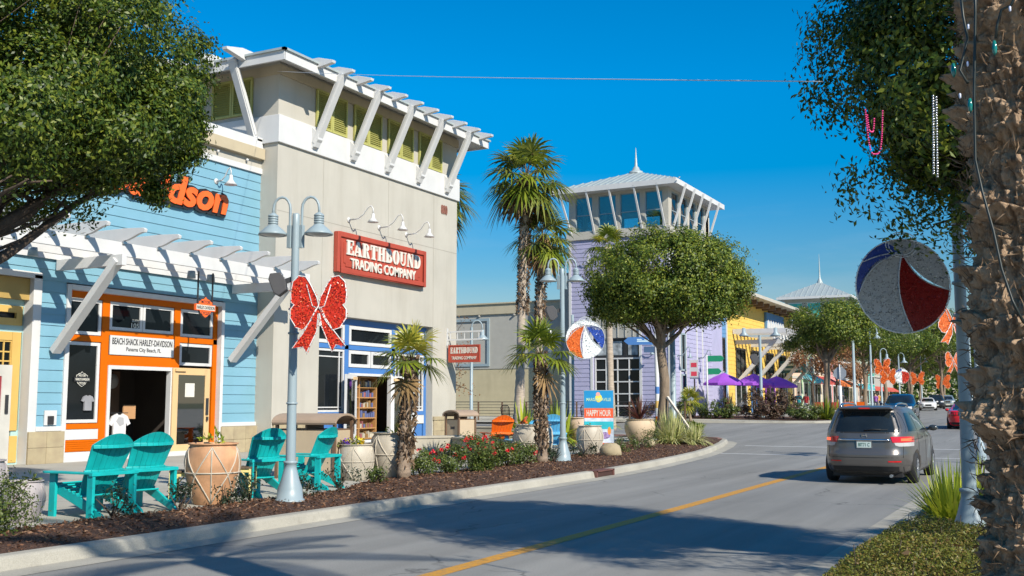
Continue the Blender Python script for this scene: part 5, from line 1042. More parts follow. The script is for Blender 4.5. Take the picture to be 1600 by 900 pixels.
def plain_pole(name, label, x, y, h, r, m, cat='post'):
    t = thing(name, label, cat, (x, y, pz(x, y))); mb = MB(); mb.lathe([(r * 1.8, 0), (r * 1.6, .15), (r, .25), (r * .9, h), (0, h + .02)], (x, y, pz(x, y) - .05), 12); mb.build('shaft', m, t); return t
plain_pole('banner_pole', 'slim pale grey pole behind the middle double lamp', -20.4, 45.0, 5.6, .07, LAMPG)
plain_pole('banner_pole', 'pale green grey pole right behind the round tree trunk', -15.6, 45.3, 6.2, .13, LAMPG)
# tree prop
q = thing('tree_prop', 'pale timber prop leaning on the round crowned tree', 'prop', (-12.9, 40.3, .3)); mb = MB(); mb.beam((-12.95, 40.5, .3), (-14.45, 41.2, 2.05), .09, .09); mb.build('pole', mat('prop_wood', (.62, .55, .45), .7), q)
# wayfinding posts
def stripe_post(t, x, y, z, h, r=.09):
    prev = 0
    for a, b, m in ((0, .12, ORANGE), (.12, .2, WHITE), (.2, .27, YELP), (.27, .34, WHITE), (.34, .41, BLUEP), (.41, 1, WHITE)):
        mb = MB(); mb.lathe([(r, a * h), (r, b * h)] + ([(0, b * h)] if b == 1 else []), (x, y, z), 12); mb.build('stripe' if b < 1 else 'post', m, t)
x, y = -18.6, 51.5; z = pz(x, 46) + .15
q = thing('wayfinding_sign', 'striped white post with blue arrow boards beside the round tree', 'sign post', (x, y, z)); stripe_post(q, x, y, z, 5.2, .11)
TQ = Matrix.Translation((x, y, z)) @ Matrix.Rotation(YAW * .6, 4, 'Z') @ frame((0, 0, 0), (1, 0, 0), (0, -1, 0))
mb = MB(TQ); mb.prism([(-.1, 4.3), (-1.45, 4.3), (-1.68, 4.5), (-1.45, 4.7), (-.1, 4.7)], -.02, .04, 'xz', 0); bo = mb.build('arrow_board', BLUEP, q); mb = MB(TQ); mb.box((-1.0, .04, 4.45), (-.3, .045, 4.52)); mb.box((-1.0, .04, 4.55), (-.75, .046, 4.6)); mb.box((-.62, .04, 4.54), (-.4, .046, 4.58)); mb.build('lettering', SKYP, bo)
mb = MB(TQ); mb.box((-.65, -.02, 3.9), (-.08, .04, 4.2)); mb.build('arrow_board', mat('navy_board', (.05, .1, .2), .5), q)
x, y = -21.2, 63; z = gz(63)
q = thing('street_name_sign', 'white post with two green name boards by the umbrellas', 'sign post', (x + .0, y + 5.5, pz(x, y + 5.5))); y += 5.5; z = pz(x, y); mb = MB(); mb.tube([(x, y, z), (x, y, z + 4.2)], .06, 8); mb.build('post', WHITE, q)
for k, (zz, dx) in enumerate(((3.75, 1.0), (2.9, .8))): mb = MB(); mb.prism([(x + .08, z + zz), (x + dx, z + zz), (x + dx + .2, z + zz + .2), (x + dx, z + zz + .4), (x + .08, z + zz + .4)], y - .03, y + .03, 'xz'); mb.build('name_board', mat('sign_green', (.02, .28, .14), .5), q)
x, y = -12.65, 68.9; z = pz(x, y)
q = thing('stop_sign', 'back of an octagonal stop sign on a striped post', 'road sign', (x, y, z)); stripe_post(q, x, y, z, 2.2, .1); mb = MB(); mb.tube([(x, y, z + 2.2), (x, y, z + 3.55)], .035, 8); mb.build('pole', WHITE, q)
mb = MB(); mb.prism([(x + .42 * math.sin(R(22.5 + 45 * k)), z + 2.98 + .42 * math.cos(R(22.5 + 45 * k))) for k in range(8)], y + .05, y + .07, 'xz', 0); mb.prism([(x + .41 * math.sin(R(22.5 + 45 * k)), z + 2.98 + .41 * math.cos(R(22.5 + 45 * k))) for k in range(8)], y + .071, y + .075, 'xz', 1); mb.build('plate', [mat('sign_back', (.36, .39, .42), .45, metal=.3), SIGNR], q)
x, y = -25.6, 57.0; z = .75
q = thing('striped_post', 'curved white post with orange and blue stripes behind the small palm', 'post', (-21.9, 45.2, pz(-21.9, 45.2))); x, y = -21.9, 45.2; z = pz(x, y); stripe_post(q, x, y, z, 3.0, .1)
mb = MB(); mb.tube([(x, y, z + 3.0), (x + .1, y, z + 3.6), (x + .3, y + .1, z + 4.2), (x + .2, y + .1, z + 4.8), (x - .1, y, z + 5.1)], [.09, .09, .08, .07, .05], 10); mb.build('curved_top', WHITE, q)
q = thing('notice_sign', 'small red and white notice on a brown post by the lilac wall', 'sign', (-22.4, 69.5, pz(-22.4, 69.5))); z = pz(-22.4, 69.5); mb = MB(); mb.box((-22.44, 69.46, z), (-22.36, 69.54, z + 2.6)); mb.build('post', BROWN, q); mb = MB(); mb.box((-22.7, 69.4, z + 2.6), (-22.1, 69.44, z + 3.9), 0); mb.box((-22.6, 69.39, z + 2.8), (-22.2, 69.4, z + 3.1), 1); mb.box((-22.6, 69.39, z + 3.4), (-22.2, 69.4, z + 3.7), 1); mb.build('board', [WHITE, mat('sign_pink_red', (.6, .05, .08), .5)], q)
# double lamp far by cafe
x, y = -18.36, 71.5; z = pz(x, y); q = thing('street_lamp', 'grey twin lamp post standing before the yellow cafe', 'street lamp', (x, y, z)); mb = MB(); mb.lathe([(.22, 0), (.2, .4), (.11, .6), (.1, 5.6)], (x, y, z), 12); mb.build('pole', LAMPG, q)
mb = MB(); mb.beam((x - 1.1, y - .4, z + 5.55), (x + 1.1, y + .4, z + 5.55), .06, .1); mb.build('arm', LAMPG, q)
for s in (-1, 1): mb = MB(); mb.lathe([(.03, .62), (.12, .6), (.13, .3), (.36, .08), (.34, .05)], (x + s * 1.0, y + s * .36, z + 5.5), 14); mb.build('lamp_shade', LAMPG, q)
speaker('dark speaker on the lamp post before the yellow cafe', x - .3, y - .1, z + 4.0, .4, 1.9)
# ------------------------------------------------------------------ adirondack chairs
def adirondack(m, label, group):
    t = thing('adirondack_chair', label, 'garden chair', (0, 0, 0), group)
    for s in (-1, 1):
        mb = MB(); mb.prism([(.44, .30), (.44, .40), (.36, .42), (-.1, .27), (-.52, .06), (-.56, .0), (-.44, .0), (-.05, .15), (.36, .30)], s * .27 - .018, s * .27 + .018, 'yz'); mb.build('stringer', m, t, .005)
        mb = MB(); mb.box((s * .32 - .022, .33, 0), (s * .32 + .022, .45, .57)); mb.build('leg', m, t, .005)
        mb = MB(); mb.box((s * .34 - .022, -.42, 0), (s * .34 + .022, -.31, .58)); mb.build('leg', m, t, .005)
        mb = MB(); mb.prism([(s * .27, .5), (s * .40, .52), (s * .43, .44), (s * .41, .1), (s * .37, -.42), (s * .28, -.42), (s * .28, .1)], .575, .603, 'xy'); mb.build('arm', m, t, .006)
    mb = MB()
    for i in range(7):
        q = i / 6; y = .42 - q * .5; zc = .425 - q * .15; mb.beam((-.29, y, zc), (.29, y, zc), .075, .022, up=(0, .29, 1))
    mb.box((-.29, .435, .31), (.29, .455, .41)); mb.build('seat', m, t, .004)
    mb = MB(); n = 7
    for i in range(n):
        e0, e1 = -1 + 2 * i / n + .012, -1 + 2 * (i + 1) / n - .012; K = 9; vs = []
        def pt(a, f, off=0):
            top = 1.10 - .15 * a * a; z = .26 + (top - .26) * f
            return (a * (.25 + .09 * f), -.03 - .42 * f + .11 * a * a * (.3 + .7 * f) - off, z)
        for off in (0, .022):
            for k in range(K):
                for q in range(4): vs.append(pt(e0 + (e1 - e0) * q / 3, k / (K - 1), off))
        fs = []
        for o_ in (0, K * 4):
            for k in range(K - 1):
                for q in range(3): fs.append((o_ + k * 4 + q, o_ + k * 4 + q + 1, o_ + k * 4 + q + 5, o_ + k * 4 + q + 4))
        for k in range(K - 1):
            for q in (0, 3): fs.append((k * 4 + q, k * 4 + q + 4, K * 4 + k * 4 + q + 4, K * 4 + k * 4 + q))
        for q in range(3):
            for k in (0, K - 1): fs.append((k * 4 + q, k * 4 + q + 1, K * 4 + k * 4 + q + 1, K * 4 + k * 4 + q))
        mb.add(vs, fs)
    mb.build('backrest', m, t)
    mb = MB()
    for zz, wd, yo in ((.60, .31, -.225), (.93, .315, -.392)):
        for k in range(8):
            a0, a1 = -1 + k / 4, -1 + (k + 1) / 4; f = lambda a: (a * wd, yo - .055 + .10 * a * a, zz)
            mb.beam(f(a0), f(a1), .05, .045)
    mb.box((-.38, -.43, .555), (.38, -.36, .60)); mb.build('back_rail', m, t, .004)
    return t
ch = adirondack(TEAL, 'x', 'teal garden chairs facing the shops')
def face(dx, dy): return math.atan2(dy, dx) - math.pi / 2
cl = ['teal garden chair nearest the far left grey pots', 'teal garden chair between its twin and the yellow legged table', 'teal garden chair left of the lamp post with a dark shadow across its back', 'teal garden chair right of the lamp post beside the dark bin']
for i, (x, y, dx, dy, s) in enumerate(((-12.55, 10.85, -1, .02, 1.08), (-12.65, 11.75, -.98, .14, 1.08), (-12.8, 14.6, -.95, .22, 1.08), (-12.9, 16.25, -1, -.12, 1.06))):
    c = ch if i == 0 else copy_tree(ch); place(c, (x, y, pz(x, y)), face(dx, dy), s, cl[i])
co = adirondack(ORANGEC, 'x', 'orange garden chairs at the seat wall'); place(co, (-15.9, 29.4, pz(-15.9, 29.4)), face(-.75, .66), 1.1, 'orange garden chair seen from behind beside the tan bin')
c2 = copy_tree(co); place(c2, (-14.75, 28.0, pz(-14.75, 28)), face(-.98, -.3), 1.1, 'orange garden chair seen sideways next to the lattice pot')
cb = adirondack(SKYC, 'x', 'sky blue garden chairs'); place(cb, (-14.35, 29.9, pz(-14.35, 29.9)), face(-.6, .8), 1.15, 'sky blue garden chair seen behind the middle lamp post')
c3 = copy_tree(cb); place(c3, (-15.0, 29.3, pz(-15, 29.3)), face(-1, -.1), 1.05, 'sky blue garden chair half hidden left of the lamp post')
def side_table(label, x, y, rz):
    t = thing('side_table', label, 'side table', (0, 0, 0), 'yellow legged side tables'); mb = MB()
    for i in range(5): mb.box((-.27 + i * .11, -.22, .5), (-.17 + i * .11, .22, .53))
    mb.build('table_top', WOODB, t, .004); yl = mat('pale_yellow_metal', (.72, .62, .25), .5)
    for a in (-1, 1):
        for b in (-1, 1): mb = MB(); mb.box((a * .25 - .016, b * .2 - .016, 0), (a * .25 + .016, b * .2 + .016, .5)); mb.build('leg', yl, t)
        mb = MB(); mb.box((-.25, a * .2 - .012, .44), (.25, a * .2 + .012, .48)); mb.beam((-.25, a * .2, .44), (-.12, a * .2, .47), .02, .02); mb.beam((-.25, a * .2, .3), (-.1, a * .2, .46), .018, .018); mb.beam((.25, a * .2, .3), (.1, a * .2, .46), .018, .018); mb.build('rail', yl, t)
    place(t, (x, y, pz(x, y)), rz); return t
side_table('yellow legged side table left of the stained terracotta pot', -12.75, 12.95, YAW); side_table('yellow legged side table right of the stained terracotta pot', -12.75, 14.1, YAW)
# ------------------------------------------------------------------ lattice pots
def pot(label, x, y, r, h, m, seed=0, plant=None, grp=None, ribs=True):
    z = pz(x, y); t = thing('planter_pot', label, 'pot', (x, y, z), grp)
    prof = [(.0, 0), (.62, 0), (.66, .02), (.86, .25), (.98, .5), (1.0, .68), (.93, .88), (.84, .95), (.84, .97), (.9, .975), (.92, 1.0), (.82, 1.0), (.78, .95), (.76, .9)]
    mb = MB(); mb.lathe([(a * r, b * h) for a, b in prof], (x, y, z), 32); mb.build('bowl', m, t)
    mb = MB(); mb.lathe([(.77 * r, .91 * h), (0, .93 * h)], (x, y, z), 20); mb.build('soil', mat('soil', (.04, .025, .015), .95), t)
    def rad(f): return float(np.interp(f, [0, .02, .25, .5, .68, .88, .95], [.62, .66, .86, .98, 1.0, .93, .84])) * r + .004
    if ribs:
        mb = MB(); S = lambda a, f: (x + rad(f) * math.cos(a), y + rad(f) * math.sin(a), z + f * h)
        for f in (.52,): mb.tube([S(6.2832 * k / 32, f) for k in range(33)], .012 * r / .4, 5)
        K = 5
        for k in range(K):
            a = 6.2832 * k / K + seed
            mb.tube([S(a, f) for f in np.linspace(.02, .94, 9)], .011 * r / .4, 5)
            mb.tube([S(a + 6.2832 / K * f, .02 + .92 * f) for f in np.linspace(0, 1, 12)], .011 * r / .4, 5); mb.tube([S(a + 6.2832 / K * (1 - f), .02 + .92 * f) for f in np.linspace(0, 1, 12)], .011 * r / .4, 5)
        mb.build('lattice_band', POTC if m is POTT else m, t)
    return t, z + h * .93
pt1, zp = pot('stained terracotta pot between the yellow legged tables', -12.35, 13.05, .44, .98, POTT, .4)
def tuft(label, x, y, z, s, lm, fl=None, cat='plant', seed=0, n=60):
    t = thing('potted_plant', label, cat, (x, y, z)); P, D = crown_pts([((x, y, z + s * .35), (s, s, s * .5), n // 6)], .03, 6, .2, .3, -.2, seed); P[:, 2] = np.maximum(P[:, 2], z)
    cards('foliage', P, D, .09, .04, lm, t)
    if fl is not None: P, D = crown_pts([((x, y, z + s * .5), (s, s, s * .4), 10)], .02, 6, .2, .6, -.1, seed + 1); cards('blooms', P, D, .05, .05, fl, t)
tuft('small bright green plant in the stained terracotta pot', -12.35, 13.05, zp, .22, LF_LIME, None, seed=1)
p2, zp = pot('small cream lattice pot with pansies right of the dark bin', -13.35, 18.35, .38, .75, POTC, .1); tuft('yellow and violet pansies in the small cream pot', -13.35, 18.35, zp, .22, LF_LIME, BLOOMY, 'flowers', 2); tuft('violet pansies at the left rim of the small cream pot', -13.5, 18.2, zp, .12, LF_SHR, BLOOMV, 'flowers', 3, 30)
p3, zp = pot('large cream lattice pot left of the near small palm', -13.1, 19.35, .5, .98, POTC, .7); tuft('small green seedling in the large cream pot', -13.1, 19.35, zp, .15, LF_LIME, None, seed=5, n=24)
pot('cream lattice pot hidden behind the small pansy pot', -13.95, 18.6, .4, .8, POTC, .2)
p4, zp = pot('cream lattice pot behind the second small palm', -13.3, 26.6, .56, 1.02, POTC, .3)
p5, zp = pot('cream lattice pot in front of the happy hour poster', -13.3, 30.6, .42, .92, POTC, .9); tuft('small pale plant in the pot before the poster', -13.3, 30.6, zp, .12, LF_SHR, None, seed=8, n=24)
p6, zp = pot('dark grey pot beside the leftmost teal chair', -12.75, 9.85, .28, .56, POTG, .3); tuft('small green seedlings in the dark grey pot', -12.75, 9.85, zp, .16, LF_SHR, None, 'plant', 9, 36)
pot('pale grey pot cut off at the left picture edge', -13.75, 9.9, .36, .8, POTG, .8)
p7, zp = pot('tall plain tan pot holding the wide spiky plants', -15.2, 40.0, .62, .9, mat('plain_tan_pot', (.55, .42, .28), .7, stain=.2), .0, ribs=False)
pot('tan pot behind the happy hour poster', -16.6, 37.4, .5, 1.0, mat('rose_tan_pot', (.62, .45, .33), .7, stain=.2), .0, ribs=False)
# ------------------------------------------------------------------ bins
def bin_(label, x, y, rz, w_, d_, h):
    t = thing('litter_bin', label, 'litter bin', (0, 0, 0)); b = MB(); b.box((-w_ / 2, -d_ / 2, .06), (w_ / 2, d_ / 2, h * .74)); b.build('body', BINT, t, .01)
    for a in (-1, 1):
        for c in (-1, 1): m_ = MB(); m_.box((a * (w_ / 2 + .02) - .03, c * (d_ / 2 + .01) - .03, 0), (a * (w_ / 2 + .02) + .03, c * (d_ / 2 + .01) + .03, h * .9)); m_.build('post', BROWN, t)
    m_ = MB(); pts = [((d_ / 2 + .12) * math.cos(math.pi * k / 12), h * .86 + h * .14 * math.sin(math.pi * k / 12)) for k in range(13)]; inn = [(a * .95, b - .045) for a, b in pts[::-1]]
    m_.prism([(a, b) for a, b in pts + inn], -w_ / 2 - .1, w_ / 2 + .1, 'yz'); m_.build('roof', mat('bin_roof', (.34, .25, .18), .5, var=.08), t, .005)
    m_ = MB(); m_.box((-w_ / 2 + .02, -d_ / 2 + .02, h * .74), (w_ / 2 - .02, d_ / 2 - .02, h * .765)); m_.box((-.02, -d_ / 2, h * .74), (.02, d_ / 2, h * .9)); m_.build('lid', BROWN, t)
    m_ = MB(); m_.box((-w_ / 2 - .003, -.1, h * .5), (-w_ / 2 + .01, .1, h * .57)); m_.box((w_ / 2 - .01, -.06, h * .5), (w_ / 2 + .003, .06, h * .57)); m_.build('label_plate', DARKM, t)
    place(t, (x, y, pz(x, y)), rz); return t
bin_('double tan litter bin with a curved brown roof behind the teal chairs', -14.35, 18.2, R(8), 1.35, .72, 1.38)
bin_('tan litter bin with a curved roof at the tower corner', -18.6, 31.6, R(75), .75, .62, 1.32)
# poster board
t = thing('poster_board', 'happy hour poster board with a blue sky top and red band', 'poster', (-14.3, 33.6, .35)); TP = Matrix.Translation((-14.35, 33.8, pz(-14.3, 33.8))) @ Matrix.Rotation(YAW * .75, 4, 'Z') @ frame((0, 0, 0), (1, 0, 0), (0, -1, 0))
PB = mat('poster_blue', (.01, .25, .52), .5, var=.1)
m_ = MB(TP); m_.box((-.52, -.03, .06), (.52, 0, 2.06)); m_.build('board', LAMPG, t)
m_ = MB(TP); m_.box((-.5, 0, 1.45), (.5, .006, 2.04), 0); m_.box((-.5, 0, 1.1), (.5, .007, 1.43), 1); m_.box((-.5, 0, .25), (.5, .006, 1.1), 2); m_.box((-.5, .006, .72), (.5, .009, .98), 3); m_.box((-.5, 0, .08), (.5, .007, .25), 1)
m_.prism([(.2 + .2 * math.cos(k * .524), .5 + .12 * math.sin(k * .524)) for k in range(12)], .006, .01, 'xz', 4); m_.prism([(.36 + .06 * math.cos(k * .524), .66 + .14 * math.sin(k * .524)) for k in range(12)], .006, .011, 'xz', 5)
m_.build('print', [PB, mat('poster_red', (.75, .1, .03), .5), mat('poster_pale', (.55, .62, .72), .5, var=.3, scale=4), mat('poster_turquoise', (.03, .45, .52), .5, var=.15), mat('poster_violet', (.3, .2, .4), .6, var=.5, scale=12), mat('poster_amber', (.75, .28, .06), .5)], t)
m_ = MB(TP); m_.prism([(.0 + .12 * math.cos(k * .3927), 1.78 + .14 * math.sin(k * .3927)) for k in range(16)], .006, .009, 'xz', 0); m_.prism([(-.02 + .07 * math.cos(k * .3927), 1.92 + .07 * math.sin(k * .3927)) for k in range(16)], .009, .011, 'xz', 1); m_.build('emblem', [mat('emblem_yellow', (.75, .62, .08), .5), mat('emblem_pink', (.75, .35, .3), .5)], t)
text('lettering', 'MARGARITAVILLE', TP, -.42, .42, 1.68, 1.79, .011, mat('letter_lime', (.5, .75, .5), .5), t, .003, .01); text('lettering', 'HAPPY HOUR', TP, -.42, .42, 1.16, 1.38, .007, LETW, t, .004, .02)
# storm drain
t = thing('storm_drain', 'dark storm drain inlet set in the left kerb', 'drain', (-10.2, 24.3, 0)); m_ = MB(); m_.box((-10.4, 23.75, .02), (-10.15, 24.75, .14), 0); m_.build('opening', mat('rusty_hollow_shade', (.05, .02, .015), .8), t); m_ = MB(); m_.box((-10.42, 23.7, .14), (-10.12, 24.8, .172)); m_.box((-10.2, 23.68, .0), (-10.12, 23.76, .172)); m_.box((-10.2, 24.74, 0), (-10.12, 24.82, .172)); m_.build('frame', mat('rust_frame', (.12, .05, .04), .7, var=.3), t)  # opening is a solid box, the hollow's shade put into its rusty colour
for i, (x, y, r, lb) in enumerate(((-12.2, 29.6, .3, 'pale limestone boulder in the mulch below the poster pot'), (-13.6, 36.6, .22, 'small pale boulder among the far grasses'))):
    t = thing('boulder', lb, 'boulder', (x, y, pz(x, y))); m_ = MB(); m_.ball((x, y, pz(x, y) + r * .6), r, 14, 0, (1.2, .9, .85)); rg = random.Random(i); m_.v = [(a + rg.uniform(-.03, .03), b + rg.uniform(-.03, .03), c + rg.uniform(-.03, .03)) for a, b, c in m_.v]; m_.build('rock', STONE, t, weld=False)
# overhead wire
t = thing('overhead_wire', 'thin pale cable crossing the sky between tower and right tree', 'cable', (-21.9, 25.75, 12)); m_ = MB(); a, b = Vector((-21.9, 25.5, 12.4)), Vector((-1.9, 10.0, 4.85)); m_.tube([a.lerp(b, k / 12) - Vector((0, 0, .05 * math.sin(math.pi * k / 12))) for k in range(13)], .006, 5); m_.build('cable', mat('pale_cable', (.6, .62, .64), .6), t)
# ------------------------------------------------------------------ trees
tree('oak_tree', 'large leafy oak overhanging the blue shop, branches low at the left', (-12.7, 7.75, .2), 3.6, .2,
     [((-13.1, 8.9, 6.75), (2.8, 2.4, 2.2), 2300), ((-12.5, 9.5, 5.8), (2.0, 1.8, 1.0), 1000), ((-13.1, 10.5, 6.6), (1.9, 1.9, 2.0), 1900), ((-12.9, 8.1, 8.4), (2.3, 2.3, 1.6), 900), ((-12.3, 10.9, 6.0), (1.3, 1.2, 1.15), 950), ((-12.3, 10.95, 5.15), (1.0, .95, .5), 200), ((-12.6, 8.8, 5.0), (2.0, 1.5, .55), 420)], (.075, .036), LF_OAK, 30, .085, 5, None, 'tree', BARKD, 2, inner=.72, lump=.3, sub=42, srad=.27, tw=5)
tree('oak_tree', 'dark leafy oak behind the rough palm trunk, hung with beads', (1.15, 11.6, .2), 2.6, .17,
     [((.15, 11.2, 5.5), (2.25, 2.3, 2.1), 3600), ((.1, 11.9, 4.35), (1.5, 1.4, .75), 1500), ((.9, 11.2, 6.9), (2.2, 2.2, 1.3), 1300), ((-.6, 11.3, 5.2), (1.3, 1.5, 1.4), 900), ((2.3, 10.4, 5.4), (2.0, 2.2, 1.6), 1200)], (.075, .034), LF_OAK, 24, .09, 8, None, 'tree', BARKD, 6, inner=.55, lump=.18, sub=44, srad=.3)
tree('ficus_tree', 'clipped round crowned tree on a single grey trunk at the corner', (-14.65, 41.3, .28), 5.0, .215,
     [((-14.5, 41.8, 6.8), (3.4, 3.1, 2.2), 3300), ((-13.3, 41.8, 6.05), (2.15, 2.3, 1.4), 900), ((-15.8, 41.6, 6.0), (2.1, 2.1, 1.3), 900), ((-14.6, 41.3, 5.75), (2.2, 2.0, .8), 900)], (.13, .065), LF_FIC, 20, .14, 3, None, 'tree', BARK, 3, inner=.82, lump=.12, flat=-.55, sub=20, srad=.2)
FT = [(-14.95, 76.5, 6.3, 2.9, 'round clipped street tree right of the yellow cafe'), (-16.0, 99, 7.0, 4.3, 'round clipped street tree beside the hanging butterfly bow'), (-16.4, 134, 8.4, 5.8, 'dark round street tree above the line of oncoming cars'), (-17.0, 118, 7.8, 5.0, 'round street tree between two darker crowns'), (-19.8, 160, 8.0, 5.0, 'smaller street tree far along the left kerb'), (-14.5, 150, 8.8, 6.0, 'far round street tree above the dark oncoming car'), (-17.0, 180, 8.2, 5.2, 'farthest street tree before the road bend'), (-23.5, 205, 8.4, 5.4, 'street tree lost at the far road end'), (-11.5, 225, 8.5, 6, 'broad tree closing the far road end, right of the others'), (-5.5, 190, 8.5, 5.5, 'far tree on the right pavement behind the lamp post'), (-17, 240, 9, 6.5, 'broad tree closing the far road end, middle one')]
for i, (x, y, h, r, lb) in enumerate(FT):
    z = pz(x, y); tree('street_tree', lb, (x, y, z), h - r * .5, .2 if i else .24, [((x + (.7 if i == 0 else 0), y, z + h), (r, r, r * .68), 1500 if i < 3 else 800), ((x - r * .3, y, z + h - r * .25), (r * .8, r * .8, r * .5), 400)], (.17, .085) if i < 2 else (.24, .12), LF_FIC if i % 2 == 0 else LF_OAK, 16, .2, 20 + i, 'street trees along the left pavement', 'tree', BARK, 4, flat=-.5, lump=.12, inner=.8, sub=22, srad=.22)
# bare rusty tree by the beige building
t = thing('small_tree', 'thin tree with sparse rusty leaves against the beige wall', 'tree', (-27.3, 44.2, .4)); mb = MB(); random.seed(12); b = Vector((-27.3, 44.2, .4)); tops = []
mb.tube([b, b + Vector((.1, 0, 1.3)), b + Vector((0, .1, 2.6))], [.09, .07, .05], 8); PP = []
for k in range(18):
    a = random.uniform(0, 6.28); e = b + Vector((math.cos(a) * random.uniform(.5, 2.0), math.sin(a) * random.uniform(.4, 1.5), random.uniform(1.6, 5.6))); ps = limb(mb, b + Vector((0, .1, random.uniform(1.2, 2.6))), e, .035, .008, .15, 6, 5); PP += [tuple(q) for q in ps[2:]]
mb.build('trunk', BARKD, t); PP = np.repeat(np.array(PP), 11, 0) + RNG.normal(size=(len(PP) * 11, 3)) * .2; cards('crown', PP, RNG.normal(size=PP.shape), .13, .06, LF_RUST, t)
# rust leaved trees far along
for i, (x, y, h, lb) in enumerate(((-17.5, 84, 5.0, 'small rusty leaved tree right of the mint green shop'), (-16.8, 90, 5.4, 'small rusty leaved tree between two street lamps'), (-18.2, 110, 5.5, 'far rusty leaved tree behind the oncoming cars'))):
    z = pz(x, y); tree('small_tree', lb, (x, y, z), h * .55, .1, [((x, y, z + h * .75), (1.7, 1.7, 1.5), 160)], (.2, .1), LF_RUST, 10, .25, 60 + i, 'rusty leaved small trees', 'tree', BARKD, 7, inner=.3)
n = 16000; xs = RNG.uniform(-150, 70, n); tl = np.abs(np.sin(xs * .21) * 3 + np.sin(xs * .083 + 2) * 3.5); P = np.stack([xs, 345 + RNG.normal(0, 5, n), 1.4 + RNG.random(n) ** .8 * (7.5 + tl)], 1)
o = cards('distant_trees', P, RNG.normal(size=(n, 3)) * .6 + (0, -.8, .5), 1.3, .8, LF_OAK, nrm=True); o['kind'] = 'stuff'; o['label'] = 'far tree line closing the end of the street'
# ------------------------------------------------------------------ palms
def fan_palm(name, label, base, h, r, crown_r, nfr, seed, mats, dead=0, skirt=0, boots=True, cat='palm tree', group=None, lean=(0, 0), bark=PBARK, nseg=26, droop=.35):
    t = thing(name, label, cat, base, group); rg = random.Random(seed); b = Vector(base); top = b + Vector((lean[0], lean[1], h)); mb = MB(); K = int(max(10, h / .16)); pts = []; rr = []
    for i in range(K + 1):
        q = i / K; pts.append(b + (top - b) * q + Vector((.05 * math.sin(q * 3 + seed), .05 * math.cos(q * 2.4 + seed), 0))); rr.append(r * (1.35 - .45 * min(1, q * 4) + .06 * math.sin(i * 2.1) * (1 if boots else .3) + .05 * rg.uniform(-1, 1)))
    mb.tube(pts, rr, 14, 0); mb.build('trunk', bark, t)
    if boots:
        P = []; D = []
        for i in range(int(h * (260 if h < 4 else 90))):
            q = rg.uniform(.12 if h < 4 else .45, 1); a = rg.uniform(0, 6.28); c = b + (top - b) * q; rad = r * 1.0
            P.append((c.x + rad * math.cos(a), c.y + rad * math.sin(a), c.z)); D.append((math.cos(a) * .6 + rg.gauss(0, .3), math.sin(a) * .6 + rg.gauss(0, .3), rg.choice((1, 1, -.6))))
        cards('leaf_bases', np.array(P), np.array(D), .16 * (1 if h < 4 else 1.6), .05 * (1 if h < 4 else 1.6), FIBRE, t)
    mb = MB()
    for i in range(nfr):
        az = i * 2.39996 + rg.uniform(-.2, .2); q = i / nfr; el = R(82 - (125 if h > 4 else 98) * q ** .95 + rg.uniform(-8, 8)); m = 0 if rg.random() < .72 else 1
        fan(mb, top + Vector((0, 0, -.1 * q)), az, el, crown_r * .5 * rg.uniform(.85, 1.1), crown_r * .56 * rg.uniform(.85, 1.1), nseg, m, droop + .25 * q, rg)
    for i in range(dead):
        az = rg.uniform(0, 6.28); fan(mb, top + Vector((0, 0, -.15)), az, R(rg.uniform(-75, -40)), crown_r * .42, crown_r * .5, 18, 2, .3, rg)
    mb.build('crown', mats, t, weld=False)
    if skirt:
        P = []; D = []
        for i in range(int(skirt * 420)):
            a = rg.uniform(0, 6.28); z = rg.uniform(-skirt, .1); rad = r * (1.0 + .8 * rg.random()); P.append((top.x + rad * math.cos(a), top.y + rad * math.sin(a), top.z + z)); D.append((math.cos(a) * .25, math.sin(a) * .25, -1))
        cards('dead_skirt', np.array(P), np.array(D), .55, .07, LF_DEAD, t)
    return t
PM = [LF_PALM, LF_YEL, LF_DEAD, LF_PALM]; PM2 = [LF_PALM2, LF_PALM, LF_DEAD, LF_DEAD]
fan_palm('small_palm', 'short fan palm with shaggy trunk beside the large cream pot', (-12.55, 19.0, .2), 2.55, .115, .98, 13, 3, PM, 1, lean=(.12, .0), droop=.2)
fan_palm('small_palm', 'short fan palm with shaggy trunk before the lattice pot', (-12.35, 25.2, .2), 2.9, .12, 1.15, 14, 6, PM, 1, lean=(-.05, .05), droop=.2)
fan_palm('tall_palm', 'tall fan palm with the higher crown before the beige building', (-28.6, 55.4, .5), 14.7, .27, 3.05, 27, 9, PM2, 5, 1.3, lean=(.75, -.5), bark=PBARK2, nseg=26, droop=.28)
fan_palm('tall_palm', 'shorter tall palm right behind the higher one', (-28.1, 56.6, .5), 11.2, .24, 2.5, 20, 14, PM2, 7, .9, lean=(.6, -.2), bark=PBARK2, nseg=26, droop=.28)
fan_palm('tall_palm', 'tall palm mostly hidden behind the cream tower building', (-37.1, 60.0, .6), 15.0, .33, 2.9, 25, 21, PM2, 5, 1.3, bark=PBARK2, nseg=26, droop=.28)
fan_palm('slim_palm', 'slim palm rising behind the round clipped tree', (-21.0, 51.0, .4), 9.6, .2, 1.5, 20, 33, PM, 1, 0, boots=False, bark=PBARK2)
